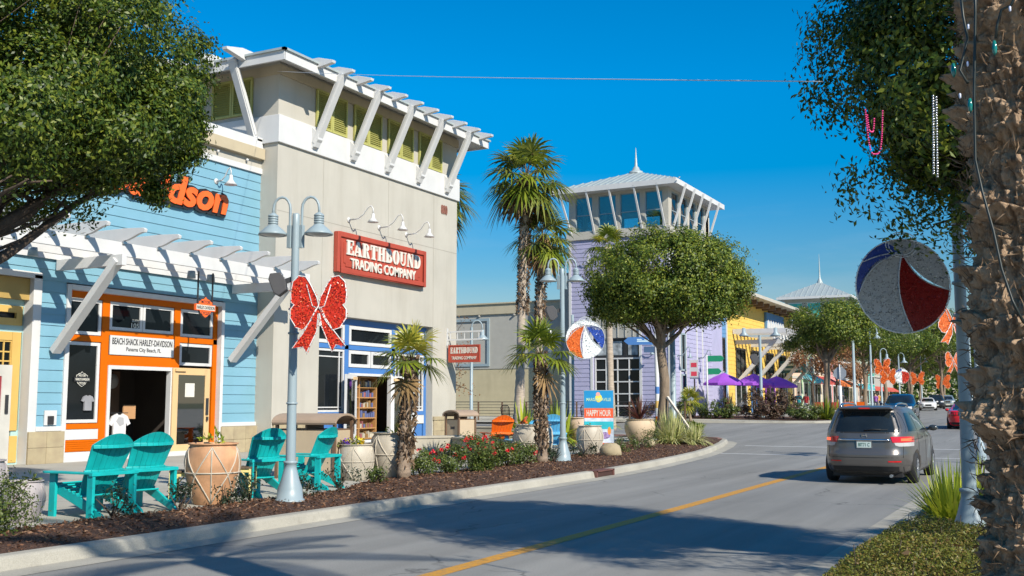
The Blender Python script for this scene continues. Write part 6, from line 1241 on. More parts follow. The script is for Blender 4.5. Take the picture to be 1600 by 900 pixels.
# the rough date palm close to the camera
pb = Vector((-.06, 5.2, .12)); t = thing('date_palm', 'rough barked date palm trunk filling the right edge', 'palm tree', tuple(pb))
NT, NZ, RT, HT = 360, 860, .285, 4.3; rg = np.random.default_rng(5)
th = np.linspace(0, 2 * np.pi, NT, endpoint=False); zz = np.linspace(0, HT, NZ); TH, ZZ = np.meshgrid(th, zz)
def vnoise(x, y, seed):
    r_ = np.random.default_rng(seed).random((256, 256)); xi = np.floor(x).astype(int); yi = np.floor(y).astype(int); fx = x - xi; fy = y - yi; fx = fx * fx * (3 - 2 * fx); fy = fy * fy * (3 - 2 * fy)
    g = lambda a, b: r_[a % 256, b % 256]
    return (g(xi, yi) * (1 - fx) + g(xi + 1, yi) * fx) * (1 - fy) + (g(xi, yi + 1) * (1 - fx) + g(xi + 1, yi + 1) * fx) * fy
U = TH / (2 * np.pi)
def pn(fu, fz, seed): return vnoise(U * fu * 1.0, ZZ * fz, seed) if True else 0
def per(fu, fz, seed): # periodic in theta
    a = vnoise(U * fu, ZZ * fz, seed); b = vnoise((U - 1) * fu + 512, ZZ * fz, seed); return a * (1 - np.clip((U - .85) / .15, 0, 1)) + vnoise((U - 1) * fu, ZZ * fz, seed) * np.clip((U - .85) / .15, 0, 1)
cth = []; czz = []
for i in range(330):
    cth.append((i * 2.39996 + rg.normal(0, .16)) % 6.28319); czz.append(-.1 + i * .0137 + rg.normal(0, .03))
cth = np.array(cth); czz = np.array(czz); amp = rg.uniform(.015, .10, len(cth)) * np.where(rg.random(len(cth)) < .4, .25, 1); cwd = rg.uniform(.8, 1.3, len(cth))
wth = TH + .35 * (per(9, 6, 3) - .5) + .22 * (per(26, 18, 12) - .5); wz = ZZ + .09 * (per(6, 5, 1) - .5) + .06 * (per(18, 14, 2) - .5) + .03 * (per(45, 30, 22) - .5)
F1 = np.full(TH.shape, 9.); F2 = np.full(TH.shape, 9.); vi = np.zeros(TH.shape); ai = np.zeros(TH.shape)
for a_, c_, m_, w_ in zip(cth, czz, amp, cwd):
    dt = (wth - a_ + np.pi) % (2 * np.pi) - np.pi; dv = (wz - c_) / .08; dd = np.sqrt((dt * .3 / (.23 * w_)) ** 2 + dv ** 2)
    nw = dd < F1; F2 = np.where(nw, F1, np.minimum(F2, dd)); F1 = np.where(nw, dd, F1); vi = np.where(nw, dv, vi); ai = np.where(nw, m_, ai)
v_ = np.clip(vi, -1, 1); prof = np.where(v_ < .45, ((v_ + 1) / 1.45) ** 1.1, np.clip(1 - (v_ - .45) / .3, 0, 1) ** .7); edge = .35 + .65 * np.clip((F2 - F1) * 4, 0, 1) ** .7; hsh = ai * 8
disp = ai * prof * edge + .034 * (per(30, 34, 4) - .5) + .024 * (per(70, 60, 6) - .5) + .022 * (per(150, 130, 16) - .5) + .07 * (per(120, 11, 7) - .5) * (.3 + prof) - .03 * np.clip(per(16, 9, 13) - .62, 0, 1) * 3 + .05 * (per(6, 3, 8) - .5) + .02 * np.abs(per(14, 40, 9) - .5)
big = np.exp(-(((U - .60) / .035) ** 2 + ((ZZ - 1.62) / .07) ** 2)) * .08 + np.exp(-(((U - .60) / .04) ** 2 + ((ZZ - 2.55) / .06) ** 2)) * .07; disp += big
rad = RT * (1 + .06 * np.exp(-ZZ * 1.2)) + disp - .03
X = rad * np.cos(TH); Y = rad * np.sin(TH); V = np.stack([X, Y, ZZ + .03 * prof * edge], -1).reshape(-1, 3)
i0 = np.arange((NZ - 1) * NT).reshape(NZ - 1, NT); nx_ = np.roll(i0, -1, 1); F_ = np.stack([i0, nx_, nx_ + NT, i0 + NT], -1).reshape(-1, 4)
me = bpy.data.meshes.new('trunk'); me.from_pydata(V.tolist(), [], F_.tolist()); me.polygons.foreach_set('use_smooth', [True] * len(F_)); me.update()
FGB = bark_mat('date_palm_bark', [(.09, .058, .038), (.28, .185, .115), (.54, .37, .235), (.44, .31, .2), (.56, .45, .34)]); me.materials.append(FGB)
to = bpy.data.objects.new('trunk', me); COL.objects.link(to); to.parent = t
n = 5200; a = rg.uniform(0, 6.28, n); z = rg.uniform(0, HT, n); P = np.stack([pb.x + (RT + .015) * np.cos(a), pb.y + (RT + .015) * np.sin(a), pb.z + z + rg.normal(0, .02, n)], 1); D = np.stack([np.cos(a) * .55, np.sin(a) * .55, rg.choice([1.2, -.9, .3], n)], 1) + rg.normal(size=(n, 3)) * .5
cards('bark_fibres', P, D, rg.uniform(.03, .11, n), rg.uniform(.003, .007, n), FIBRE, t)
mb = MB(); mb.tube([pb + Vector((0, 0, HT - .05)), pb + Vector((-.05, 0, 5.5)), pb + Vector((-.1, .0, 6.6))], [RT, RT * .95, RT * 1.1], 16); mb.build('upper_trunk', PBARK, t)
mb = MB(); rg2 = random.Random(5); top = pb + Vector((-.1, 0, 6.7))
for i in range(17):
    az = i * 2.4; el = R(70 - 70 * (i / 17)); L = rg2.uniform(2.6, 3.2); d = Vector((math.cos(az) * math.cos(el), math.sin(az) * math.cos(el), math.sin(el))); sd = Vector((-math.sin(az), math.cos(az), 0)); pts = [top + d * L * q - Vector((0, 0, 1)) * .8 * q * q * math.cos(el) for q in np.linspace(0, 1, 9)]
    mb.tube(pts, [.03 - .003 * k for k in range(9)], 4, 0, False)
    for k in range(40):
        q = .12 + .88 * k / 40; f = q * 8; j = min(7, int(f)); p = pts[j].lerp(pts[j + 1], f - j); tn = (pts[j + 1] - pts[j]).normalized()
        for s in (-1, 1):
            r_ = (sd * s + tn * .7 + Vector((0, 0, .25))).normalized(); l_ = .42 * math.sin(math.pi * (.12 + .85 * q)) + .08; wv = tn * .018; mb.add([p - wv, p + wv, p + r_ * l_ * .6 + wv, p + r_ * l_, p + r_ * l_ * .6 - wv], [(0, 1, 2, 3, 4)], 0)
mb.build('crown', LF_PALM2, t, weld=False)
# fairy lights on the trunk
def on_trunk(px, py, d=.05):
    r_ = fw + rt * (px - 800) / FPX + upv * (450 - py) / FPX; o = Vector((0, 0, CAMH)); a_ = r_.x ** 2 + r_.y ** 2; c = Vector((pb.x, pb.y, 0)); b_ = -2 * (r_.x * c.x + r_.y * c.y); q = c.x ** 2 + c.y ** 2 - (RT + d + .045) ** 2; ds = b_ * b_ - 4 * a_ * q
    s = (-b_ - math.sqrt(ds)) / (2 * a_) if ds > 0 else -b_ / (2 * a_)
    return o + r_ * s
CORD = mat('green_black_cord', (.012, .02, .018), .45); BULBG = mat('green_bulb', (.01, .16, .14), .15, coat=.6); BULBB = mat('pale_bulb', (.55, .6, .75), .15)
for i, (pts, lb) in enumerate((([(1523, -60), (1524, 20), (1522, 150), (1524, 250), (1535, 300), (1552, 360), (1565, 420), (1582, 470), (1600, 505)], 'dark light cord running down the rough palm trunk'), ([(1598, -30), (1580, 8), (1565, 15), (1558, 40), (1556, 60)], 'green cord with a teal socket at the top right of the rough trunk'), ([(1500, -20), (1505, 25), (1512, 60), (1500, 110), (1512, 130)], 'dark cord looping at the left side of the rough trunk top'))):
    q = thing('light_string', lb, 'fairy lights', tuple(on_trunk(*pts[1])), 'fairy lights on the palm trunk'); mb = MB(); mb.tube([on_trunk(*p) for p in pts], .006, 6); mb.build('cord', CORD, q)
    for (bx, by, big) in (((1516, 165, 1), (1512, 100, 0), (1513, 42, 0)), ((1554, 75, 1), (1578, 14, 0)), ((1490, 110, 1), (1500, 150, 0)))[i]:
        p = on_trunk(bx, by, .06); mb = MB(); mb.lathe([(0, .036), (.007, .03), (.011, .0), (.009, -.02), (0, -.036)], p, 10) if big else mb.lathe([(0, .014), (.005, .01), (.005, -.008), (0, -.014)], p, 8); mb.build('bulb', BULBG if big else BULBB, q)
def beads(label, pts, r, m):
    q = thing('bead_string', label, 'beads', tuple(pts[0])); mb = MB(); d = 0; L = [Vector(p) for p in pts]
    for a, b in zip(L, L[1:]):
        n_ = max(1, int((b - a).length / (r * 2.1)))
        for k in range(n_): mb.ball(a.lerp(b, k / n_), r, 6)
    mb.build('bead_chain', m, q)
def cat_(p, q, sag, n=14): p = Vector(p); q = Vector(q); return [p.lerp(q, k / n) - Vector((0, 0, sag * (1 - (2 * k / n - 1) ** 4))) for k in range(n + 1)]
PKB = mat('pink_beads', (.7, .03, .2), .25, coat=.5); SVB = mat('silver_beads', (.65, .65, .66), .2, metal=.8)
def pxp(px, py, d): return Vector((0, 0, CAMH)) + (fw + rt * (px - 800) / FPX + upv * (450 - py) / FPX) * d
beads('long loop of pink beads hanging in the dark oak', cat_(pxp(1352, 172, 8.3), pxp(1379, 170, 8.3), .36), .008, PKB); beads('short loop of pink beads inside the longer loop', cat_(pxp(1355, 180, 8.31), pxp(1366, 182, 8.31), .13), .008, PKB)
beads('left strand of silver beads hanging in the dark oak', [pxp(1458, 150, 7.7), pxp(1459, 275, 7.7)], .009, SVB); beads('right strand of silver beads hanging in the dark oak', [pxp(1463, 152, 7.7), pxp(1465, 280, 7.7)], .009, SVB)
# ------------------------------------------------------------------ beds: shrubs and plants
def P3(x, y): return (x, y, bedz(x, y) if y < 44.5 and x > bedx(y) else pz(x, y))
shrub('bush', 'dense clipped green bush cut off at the left picture edge', P3(-11.75, 8.55), (.62, .55, .36), 5000, (.05, .022), LF_SHR, 1)
for i, (x, y, s, lb) in enumerate(((-11.75, 10.5, .3, 'low dark leafy shrub before the leftmost teal chair'), (-11.7, 11.7, .34, 'low dark leafy shrub before the second teal chair'), (-11.65, 12.6, .3, 'sparse leafy shrub before the left side table'), (-11.5, 13.0, .36, 'sparse leafy shrub in front of the terracotta pot'), (-11.55, 14.4, .25, 'small sparse shrub just left of the near lamp base'), (-11.7, 15.6, .38, 'upright sparse shrub right of the near lamp base'))):
    shrub('small_shrub', lb, P3(x, y), (s, s, s * .62), 300, (.06, .028), LF_DRK, 30 + i, 'low shrubs in the near mulch bed', 'shrub', sparse=True)
for i, (x, y, s, fl, lb) in enumerate(((-12.75, 19.9, .34, 6, 'red rose bush right beside the near small palm'), (-12.7, 20.9, .36, 8, 'red rose bush leftmost before the seat wall'), (-12.5, 21.9, .44, 12, 'widest red rose bush before the seat wall'), (-12.8, 22.9, .46, 12, 'tallest red rose bush before the seat wall'), (-12.5, 23.5, .34, 7, 'red rose bush at the right end of the seat wall'), (-12.6, 24.6, .3, 6, 'small red rose bush left of the second small palm'), (-12.0, 21.3, .22, 4, 'small low red rose bush at the front of the bed'))):
    shrub('rose_bush', lb, P3(x, y), (s * 1.2, s * 1.2, s * .9), 2200, (.055, .032), LF_SHR, 50 + i, 'red rose bushes in the mulch bed', 'rose bush', fl, BLOOM)
for i, (x, y, s, lb) in enumerate(((-12.3, 17.6, .2, 'low yellowish groundcover clump before the pansy pot'), (-12.4, 26.0, .3, 'small dark shrub at the middle lamp base'), (-12.6, 28.4, .33, 'small dark shrub between middle lamp and boulder'), (-12.9, 32.2, .42, 'low pale shrub before the poster board'), (-12.8, 33.6, .46, 'low pale flowering shrub right of the poster board'), (-12.9, 35.0, .5, 'low pale shrub left of the variegated grass'))):
    shrub('small_shrub', lb, P3(x, y), (s * 1.2, s * 1.2, s * .6), 500, (.07, .03), LF_DRK if i in (1, 2) else LF_SHR, 70 + i, 'low shrubs in the middle mulch bed', 'shrub', sparse=i in (1, 2))
spiky('variegated_grass', 'pale arching variegated grass clump under the round tree', P3(-13.3, 38.2), 420, 1.5, .06, LF_VAR, (25, 88), .7, 3, rbase=.35)
spiky('variegated_grass', 'smaller pale arching grass clump at the bed edge', P3(-12.6, 38.8), 240, 1.0, .055, LF_VAR, (20, 85), .8, 4, rbase=.3)
spiky('spiky_plant', 'lime green sword leaf plant left of the tan pot', (-16.2, 38.8, pz(-16, 38.8)), 60, 1.35, .13, LF_LIME, (25, 88), .5, 5, trunk=.5)
spiky('spiky_plant', 'reddish sword leaf plant in the tall tan pot', (-15.2, 40.0, pz(-15, 40) + .85), 46, 1.25, .11, LF_RED, (25, 88), .4, 6)
spiky('spiky_plant', 'broad lime sword leaf plant behind the orange chair', (-18.8, 36.9, pz(-18, 36) + .1), 70, 1.7, .2, LF_LIME, (20, 88), .6, 7, rbase=.2)
spiky('spiky_plant', 'wide lime sword leaf plant behind the lattice pot and palm', (-17.2, 36.6, pz(-17, 36) + .1), 90, 1.7, .2, LF_LIME, (18, 88), .6, 8, rbase=.4)
spiky('spiky_plant', 'dark green sword leaf plant right of the small palm', (-16.4, 37.6, pz(-17, 36) + .1), 60, 1.3, .15, LF_SHR, (18, 88), .6, 9, rbase=.3)
spiky('spiky_plant', 'small reddish sword leaf plant left of the poster board', (-18.0, 41.5, pz(-18, 41) + .3), 40, .9, .1, LF_RED, (25, 88), .4, 10)
spiky('yucca', 'bright lime spiky yucca by the right lamp post', (-1.42, 15.3, .2), 360, .85, .05, LF_LIME, (8, 88), .3, 11, rbase=.25)
spiky('yucca', 'second lime spiky yucca behind the first one', (-1.15, 16.6, .2), 260, .9, .05, LF_LIME, (8, 88), .3, 12, rbase=.25)
for i, (x, y, s, lb) in enumerate(((-15.3, 46.0 - 2.2, .75, 'low fan leaved shrub right of the tree prop'), (-14.3, 43.6, .6, 'rounded fan leaved shrub at the paver edge'), (-16.3, 44.0, .7, 'rounded green shrub behind the tree prop'))):
    t = thing('palmetto', lb, 'shrub', P3(x, y), 'low fan leaved shrubs at the corner'); mb = MB(); rgx = random.Random(i)
    for k in range(46): fan(mb, (x + rgx.gauss(0, s * .35), y + rgx.gauss(0, s * .35), pz(x, y) + rgx.uniform(.0, .3)), rgx.uniform(0, 6.28), R(rgx.uniform(15, 80)), s * .6, s * .45, 12, 0, .3, rgx, 0)
    mb.build('foliage', LF_PALM, t, weld=False)
for i, (x, y, rx, rz, lm, lb) in enumerate(((-20.6, 68.3, 1.5, 1.0, LF_SHR, 'clipped grey green shrub left end of the far bed'), (-18.2, 69.2, 1.5, 1.55, LF_BRN, 'copper leaved hedge section left of the cafe lamp'), (-16.4, 69.4, 1.3, 1.6, LF_BRN, 'copper leaved hedge section right of the cafe lamp'), (-15.0, 68.6, 1.2, .85, LF_SHR, 'clipped grey green shrub right end of the far bed'), (-17.2, 68.4, .9, 1.0, LF_BRN, 'low copper leaved shrub at the far kerb'), (-22.6, 67.9, 1.3, .8, LF_DRK, 'dark low shrub under the lilac tower'), (-24.8, 67.4, 1.3, .8, LF_BRN, 'brown low shrub before the lilac railing'))):
    shrub('hedge_shrub', lb, (x, y, pz(x, y)), (rx, .9, rz * .62), 2600, (.14, .07), lm, 90 + i, 'shrubs in the far corner bed', 'shrub')
spiky('spiky_plant', 'reddish sword leaf plant at the left of the copper hedge', (-19.9, 68.6, pz(-19.9, 68.6)), 46, 1.9, .16, LF_RED, (30, 88), .3, 13); spiky('spiky_plant', 'green fan clump beside the stop sign post', (-13.75, 69.6, pz(-14, 69.6)), 120, 1.8, .13, LF_PALM, (20, 88), .5, 14, rbase=.4); spiky('spiky_plant', 'yellow green clump right of the stop sign post', (-13.4, 71.3, pz(-13.4, 71.3)), 90, 1.5, .12, LF_LIME, (20, 85), .5, 15, rbase=.4)
fan_palm('small_palm', 'tiny fan palm under the green street name boards', (-21.6, 66.0, .6), 1.3, .1, 1.2, 16, 40, PM, 0, boots=False)
# low ground cover hedge on the right
def mound(name, label, cx_, y0, y1, x0, x1, h, n, lm, leaf, seed):
    t = thing(name, label, 'hedge', (cx_, (y0 + y1) / 2, .18)); rg = np.random.default_rng(seed); xs = rg.uniform(x0, x1, n); ys = rg.uniform(y0, y1, n)
    a = 1 - np.abs((xs - (x0 + x1) / 2) / ((x1 - x0) / 2)) ** 4; b = 1 - np.abs((ys - (y0 + y1) / 2) / ((y1 - y0) / 2)) ** 4; k = np.clip(a * b, 0, 1) ** .5; hh = h * k * (1 + .18 * np.sin(xs * 4 + 1) * np.cos(ys * 3.1)); z = .17 + hh * np.sqrt(rg.uniform(.1, 1, n)); P = np.stack([xs, ys, z], 1) ; ok = k > .05; P = P[ok]; m = len(P)
    D = rg.normal(size=(m, 3)) * .7 + (0, 0, .9); cards('foliage', P, D, leaf * rg.uniform(.6, 1.2, m), leaf * .42, lm, t, nrm=True)
    mb = MB(); random.seed(seed)
    for k in range(40): x = random.uniform(x0 + .2, x1 - .2); y = random.uniform(y0 + .2, y1 - .2); limb(mb, (x, y, .15), (x + random.uniform(-.15, .15), y + random.uniform(-.15, .15), .17 + h * random.uniform(.8, 1.15)), .006, .003, .1, 4, 4)
    mb.build('stem', BARKD, t); return t
mound('low_hedge', 'low bronze green clipped hedge by the rough palm trunk', -1.0, 8.3, 13.0, -1.95, .3, .42, 60000, LF_GC, .034, 3)
P = np.stack([RNG.uniform(-1.45, -.3, 60), RNG.uniform(9.4, 12.0, 60), RNG.uniform(.5, .58, 60)], 1); 
o = cards('fallen_leaves', P[:26], RNG.normal(size=(26, 3)) * (1, 1, .3), .1, .06, LF_DEAD); o['kind'] = 'stuff'; o['label'] = 'dry fallen leaves lying on the low hedge'
# ------------------------------------------------------------------ far lamps, bows
for i, (x, y, h, lb) in enumerate(((-13.4, 86, 6.6, 'grey single lamp above the orange butterfly bow'), (-14.0, 95, 5.2, 'grey single lamp behind the second butterfly bow'), (-14.9, 113, 5.5, 'grey single lamp by the far red ornament'), (-15.4, 136, 6.2, 'grey single lamp far down by the dark cars'))):
    single_lamp(lb, x, y, h, YAW, .09, None, 'single arm grey lamps')
plain_pole('banner_pole', 'plain grey pole right of the stop sign', -12.9, 75.5, 5.4, .1, LAMPG)
BUT = [(.0, -.05), (.1, .3), (.3, .48), (.46, .45), (.46, .2), (.36, .02), (.44, -.15), (.42, -.38), (.28, -.48), (.14, -.34), (.05, -.2), (-.05, -.2), (-.14, -.34), (-.28, -.48), (-.42, -.38), (-.44, -.15), (-.36, .02), (-.46, .2), (-.46, .45), (-.3, .48), (-.1, .3)]
for i, (x, y, z, s, lb) in enumerate(((-12.55, 86, 4.4, 1.3, 'orange tinsel butterfly on the lamp above the red car row'), (-13.3, 94, 3.75, 1.4, 'orange tinsel butterfly lower right of the first butterfly'), (-14.9, 128, 4.1, 1.6, 'orange tinsel butterfly beside the dark street tree trunk'), (-14.3, 150, 4.0, 2.0, 'orange tinsel butterfly above the far dark cars'))):
    tinsel('butterfly_ornament', lb, 'ornament', (x, y, z + gz(y) - .5), (1, .2, 0), [(BUT, TINO, 'wings')], [BUT + BUT[:1]], s, 500, .12, None, 'orange butterflies on the far lamps')
q = beachball('red and blue tinsel ball ornament far above the oncoming cars', (-14.5, 112, 4.5), 1.5, [(0, 60, 0, 0, TINS, 'silver_panel'), (60, 180, 0, 0, TINR, 'red_panel'), (180, 300, 0, 0, TINS, 'silver_panel'), (300, 360, 0, 0, TINB, 'blue_panel')], dens=500, sz=.12)
bow('orange tinsel bow high beside the right lamp post', (-2.95, 34.5, 4.3), .95, TINO, rtd, 3500); bow('small orange tinsel bow lower beside the right lamp post', (-5.18, 60, 4.05), .9, TINO, rtd, 1200, sz=.06)
single_lamp('grey lamp post hidden behind the right lamp carrying an orange bow', -2.35, 34.8, 5.5, YAW, .07, gz(34.8) + .1)
single_lamp('grey lamp post behind the rough trunk carrying a small bow', -4.4, 60.4, 5.0, YAW, .07, gz(60) + .1)
# far clutter: benches, boards
for i, (x, y, m, lb) in enumerate(((-15.6, 80.0, SIGNR, 'brown red bench beyond the stop sign'), (-14.9, 86.5, ORANGEC, 'orange bench between two far lamp posts'))):
    z = pz(x, y); q = thing('bench', lb, 'bench', (x, y, z)); mb = MB(); mb.box((x - .9, y - .25, z + .42), (x + .9, y + .25, z + .5)); mb.build('seat', m, q); mb = MB(); mb.box((x - .9, y - .3, z + .5), (x + .9, y - .24, z + 1.0)); mb.build('backrest', m, q)
    for s in (-.75, .75): mb = MB(); mb.box((x + s - .05, y - .22, z), (x + s + .05, y + .22, z + .42)); mb.build('leg', DARKM, q)
# ------------------------------------------------------------------ cars
def pchip(xs, ys, v): return np.interp(v, xs, ys)
def car(name, label, cat, loc, rz, S, paint, L=5.15, Wd=2.0, lv=None, rear=True, group=None, glass=CARGL, detail=True):
    """lv: list of (z, rear y, front y, half width); car faces +Y, rear at y=0"""
    t = thing(name, label, cat, (0, 0, 0), group); lv = np.array(lv); Z = lv[:, 0]; NE = 4.6; N_ = 72
    def P(z): return [float(np.interp(z, Z, lv[:, k])) for k in (1, 2, 3)]
    def ring(z):
        yr, yf, w_ = P(z); yc = (yr + yf) / 2; l_ = (yf - yr) / 2; out = []
        for k in range(N_):
            a = 2 * math.pi * k / N_; c, s = math.cos(a), math.sin(a); out.append((w_ * math.copysign(abs(c) ** (2 / NE), c), yc + l_ * math.copysign(abs(s) ** (2 / NE), s), z))
        return out
    def rearp(x, z, o=.004):
        yr, yf, w_ = P(z); yc = (yr + yf) / 2; l_ = (yf - yr) / 2; q = min(abs(x) / w_, .9995); return (x * 1.0, yc - l_ * (1 - q ** NE) ** (1 / NE) - o, z)
    def frontp(x, z, o=.004):
        yr, yf, w_ = P(z); yc = (yr + yf) / 2; l_ = (yf - yr) / 2; q = min(abs(x) / w_, .9995); return (x, yc + l_ * (1 - q ** NE) ** (1 / NE) + o, z)
    def sidep(s, y, z, o=.004):
        yr, yf, w_ = P(z); yc = (yr + yf) / 2; l_ = (yf - yr) / 2; q = min(abs(y - yc) / l_, .9995); return (s * (w_ * (1 - q ** NE) ** (1 / NE) + o), y, z)
    zs = sorted(set(list(Z) + list(np.linspace(Z[0], Z[-1], 26)))); zs = [z for i, z in enumerate(zs) if i == 0 or z - zs[i - 1] > .004 or z in Z]
    mb = MB(); vs = []
    for z in zs: vs += ring(z)
    k = len(zs); fs = [(i * N_ + j, i * N_ + (j + 1) % N_, (i + 1) * N_ + (j + 1) % N_, (i + 1) * N_ + j) for i in range(k - 1) for j in range(N_)] + [tuple(range((k - 1) * N_, k * N_)), tuple(range(N_))[::-1]]
    mb.add(vs, fs, 0, True); body = mb.build('body', paint, t); body.data.polygons[len(fs) - 1].use_smooth = False
    # wheel arches
    ct = MB(); wr = S['wr']; axles = S['axles']
    for y in axles:
        for s in (-1, 1): ct.lathe([(0, -.2), (wr + .065, -.2), (wr + .065, .3), (0, .3)], n=28, T=Matrix.Translation((s * (Wd / 2 - .05), y, wr)) @ Matrix.Rotation(R(90), 4, 'Y'))
    co_ = ct.build('cutter', BLACK); bo = body.modifiers.new('b', 'BOOLEAN'); bo.object = co_; bo.operation = 'DIFFERENCE'; bo.solver = 'EXACT'
    dg = bpy.context.evaluated_depsgraph_get(); dg.update(); me = bpy.data.meshes.new_from_object(body.evaluated_get(dg)); body.modifiers.clear(); body.data = me; bpy.data.objects.remove(co_)
    if BLACK.name not in [m.name for m in me.materials if m]: me.materials.append(BLACK)
    def patch(nm, fn, a, b, z0, z1, m, par=t, na=14, nz=8, o=.004):
        mb = MB(); V_ = []
        for i in range(nz + 1):
            z = z0 + (z1 - z0) * i / nz; lo = a(z) if callable(a) else a; hi = b(z) if callable(b) else b
            for j in range(na + 1): V_.append(fn(lo + (hi - lo) * j / na, z, o))
        mb.add(V_, [(i * (na + 1) + j, i * (na + 1) + j + 1, (i + 1) * (na + 1) + j + 1, (i + 1) * (na + 1) + j) for i in range(nz) for j in range(na)], 0, True); return mb.build(nm, m, par)
    R_ = lambda x, z, o: rearp(x, z, o); Fp = lambda x, z, o: frontp(x, z, o); SR = lambda y, z, o: sidep(1, y, z, o); SL = lambda y, z, o: sidep(-1, y, z, o)
    for (nm, where, a, b, z0, z1, m, o) in S['patches']: patch(nm, {'R': R_, 'F': Fp, 'SR': SR, 'SL': SL}[where], a, b, z0, z1, m, t, 14, 10, o)
    # wheels
    for y in axles:
        for s in (-1, 1):
            T = Matrix.Translation((s * (Wd / 2 - .12), y, wr)) @ Matrix.Rotation(R(90 * s), 4, 'Y')
            mb = MB(T); mb.lathe([(wr * .62, -.1), (wr * .93, -.11), (wr, -.07), (wr, .07), (wr * .93, .11), (wr * .66, .115), (wr * .62, .1)], n=32); wh = mb.build('wheel', TYRE, t)
            mb = MB(T); mb.lathe([(wr * .66, .1), (wr * .6, .112), (wr * .57, .07), (.0, .05)], n=32); mb.lathe([(0, .1), (.07, .1), (.08, .06)], n=16)
            for q in range(10):
                a = 2 * math.pi * q / 10; mb.beam((.05 * math.cos(a), .05 * math.sin(a), .09), (wr * .6 * math.cos(a), wr * .6 * math.sin(a), .1), .045, .03)
            mb.build('rim', RIM, wh)
    mb = MB(); mb.box((-Wd / 2 + .25, .35, .16), (Wd / 2 - .25, L - .4, Z[0] + .04)); mb.build('underbody', BLACK, t)
    for s in (-1, 1):
        y, z = S['mirror']; w_ = P(z)[2]; mb = MB(); mb.ball((s * (w_ + .13), y, z), .1, 12, 0, (1.15, .6, .75)); mb.beam((s * (w_ - .06), y + .02, z - .05), (s * (w_ + .1), y, z - .02), .05, .05); mb.build('mirror', S.get('mm', paint), t)
    S2 = S.get('extra')
    if S2: S2(t, rearp, frontp, sidep)
    place(t, loc, rz); return t
VANP = mat('taupe_metallic_paint', (.15, .14, .132), .3, metal=.6, var=.03, coat=.3)
VL = [(.22, .28, 4.9, .92), (.3, .1, 5.06, .97), (.42, .02, 5.13, .995), (.55, 0, 5.15, 1.0), (.66, .0, 5.15, 1.002), (.72, .035, 5.14, 1.003), (.8, .06, 5.1, 1.003), (.95, .075, 4.95, 1.0), (1.05, .095, 4.55, .985), (1.12, .115, 4.2, .97), (1.2, .15, 3.98, .95), (1.4, .27, 3.5, .87), (1.58, .37, 3.06, .79), (1.66, .40, 2.85, .74), (1.705, .47, 2.6, .68), (1.735, .75, 2.2, .5), (1.745, 1.1, 1.9, .3)]
def rw(z): return float(np.interp(z, [1.16, 1.25, 1.5, 1.6], [.84, .84, .74, .66]))
def van_extra(t, rp, fp, sp):
    mb = MB()
    mb.prism([(-.62, 1.665), (.62, 1.665), (.55, 1.71), (-.55, 1.71)], .22, .62, 'xz'); mb.build('spoiler', VANP, t, .02)
    mb = MB(); mb.box((-.12, .21, 1.672), (.12, .225, 1.70)); mb.build('brake_light', REDL, t)
    for s in (-1, 1):
        mb = MB(); mb.tube([(s * .60, .7, 1.715), (s * .60, .85, 1.78), (s * .6, 1.6, 1.80), (s * .6, 2.5, 1.775), (s * .6, 2.65, 1.72)], .022, 8); mb.build('roof_rail', CHROME, t)
    mb = MB(); q = [rp(x, .985, .02) for x in np.linspace(-.56, .56, 12)]; mb.tube(q, .024, 8); mb.build('chrome_bar', CHROME, t)
    mb = MB(); y = rp(0, .86, 0)[1]; mb.box((-.165, y - .02, .80), (.165, y - .008, .955), 0); mb.box((-.15, y - .023, .815), (.15, y - .0205, .94), 1); pl = mb.build('number_plate', [CHROME, mat('plate_pale', (.52, .62, .6), .5)], t)
    text('lettering', 'BIT71 C', frame((0, 0, 0), (1, 0, 0), (0, -1, 0)), -.12, .12, .84, .92, .024 - y, mat('plate_green', (.03, .12, .08), .5), pl, .002, .01)
    mb = MB(); mb.tube([rp(.0, 1.19, .02), rp(.18, 1.22, .03), rp(.36, 1.215, .03)], .012, 6); mb.tube([rp(-.02, 1.2, .03), rp(.5, 1.215, .025)], .006, 5); mb.build('wiper', BLACK, t)
    mb = MB(); y = rp(0, 1.08, 0)[1]
    for s in (-1, 1): mb.beam((s * .055, y - .012, 1.04), (s * .04, y - .014, 1.12), .014, .012)
    mb.beam((-.045, y - .012, 1.08), (.045, y - .012, 1.08), .012, .012); mb.build('emblem', CHROME, t)
    for s in (-1, 1):
        y = 1.95; mb = MB(); mb.box((s * 1.0 - .012, y, 1.0), (s * 1.0 + .012, y + .2, 1.03)); mb.box((s * 1.0 - .012, y + .95, 1.0), (s * 1.0 + .012, y + 1.15, 1.03)); mb.build('door_handle', VANP, t)
        mb = MB()
        for yy in (1.35, 2.55, 3.6): mb.tube([sp(s, yy, z, .001) for z in np.linspace(.35, 1.14, 8)], .004, 4)
        mb.tube([sp(s, yy, .99, .002) for yy in np.linspace(.5, 1.9, 10)], .006, 4); mb.build('door_seam', BLACK, t)
    mb = MB(); mb.tube([(.55, .25, .2), (.55, .05, .2)], .035, 10); mb.build('exhaust', STEEL, t)
    mb = MB()
    for s in (-1, 1): mb.tube([rp(s * .80, z, .001) for z in np.linspace(.60, 1.02, 9)], .006, 4)
    mb.tube([rp(x, .60, .001) for x in np.linspace(-.8, .8, 16)], .006, 4); mb.build('hatch_seam', BLACK, t)
def tl0(z): return float(np.interp(z, [.84, .87, 1.05], [.70, .62, .56]))
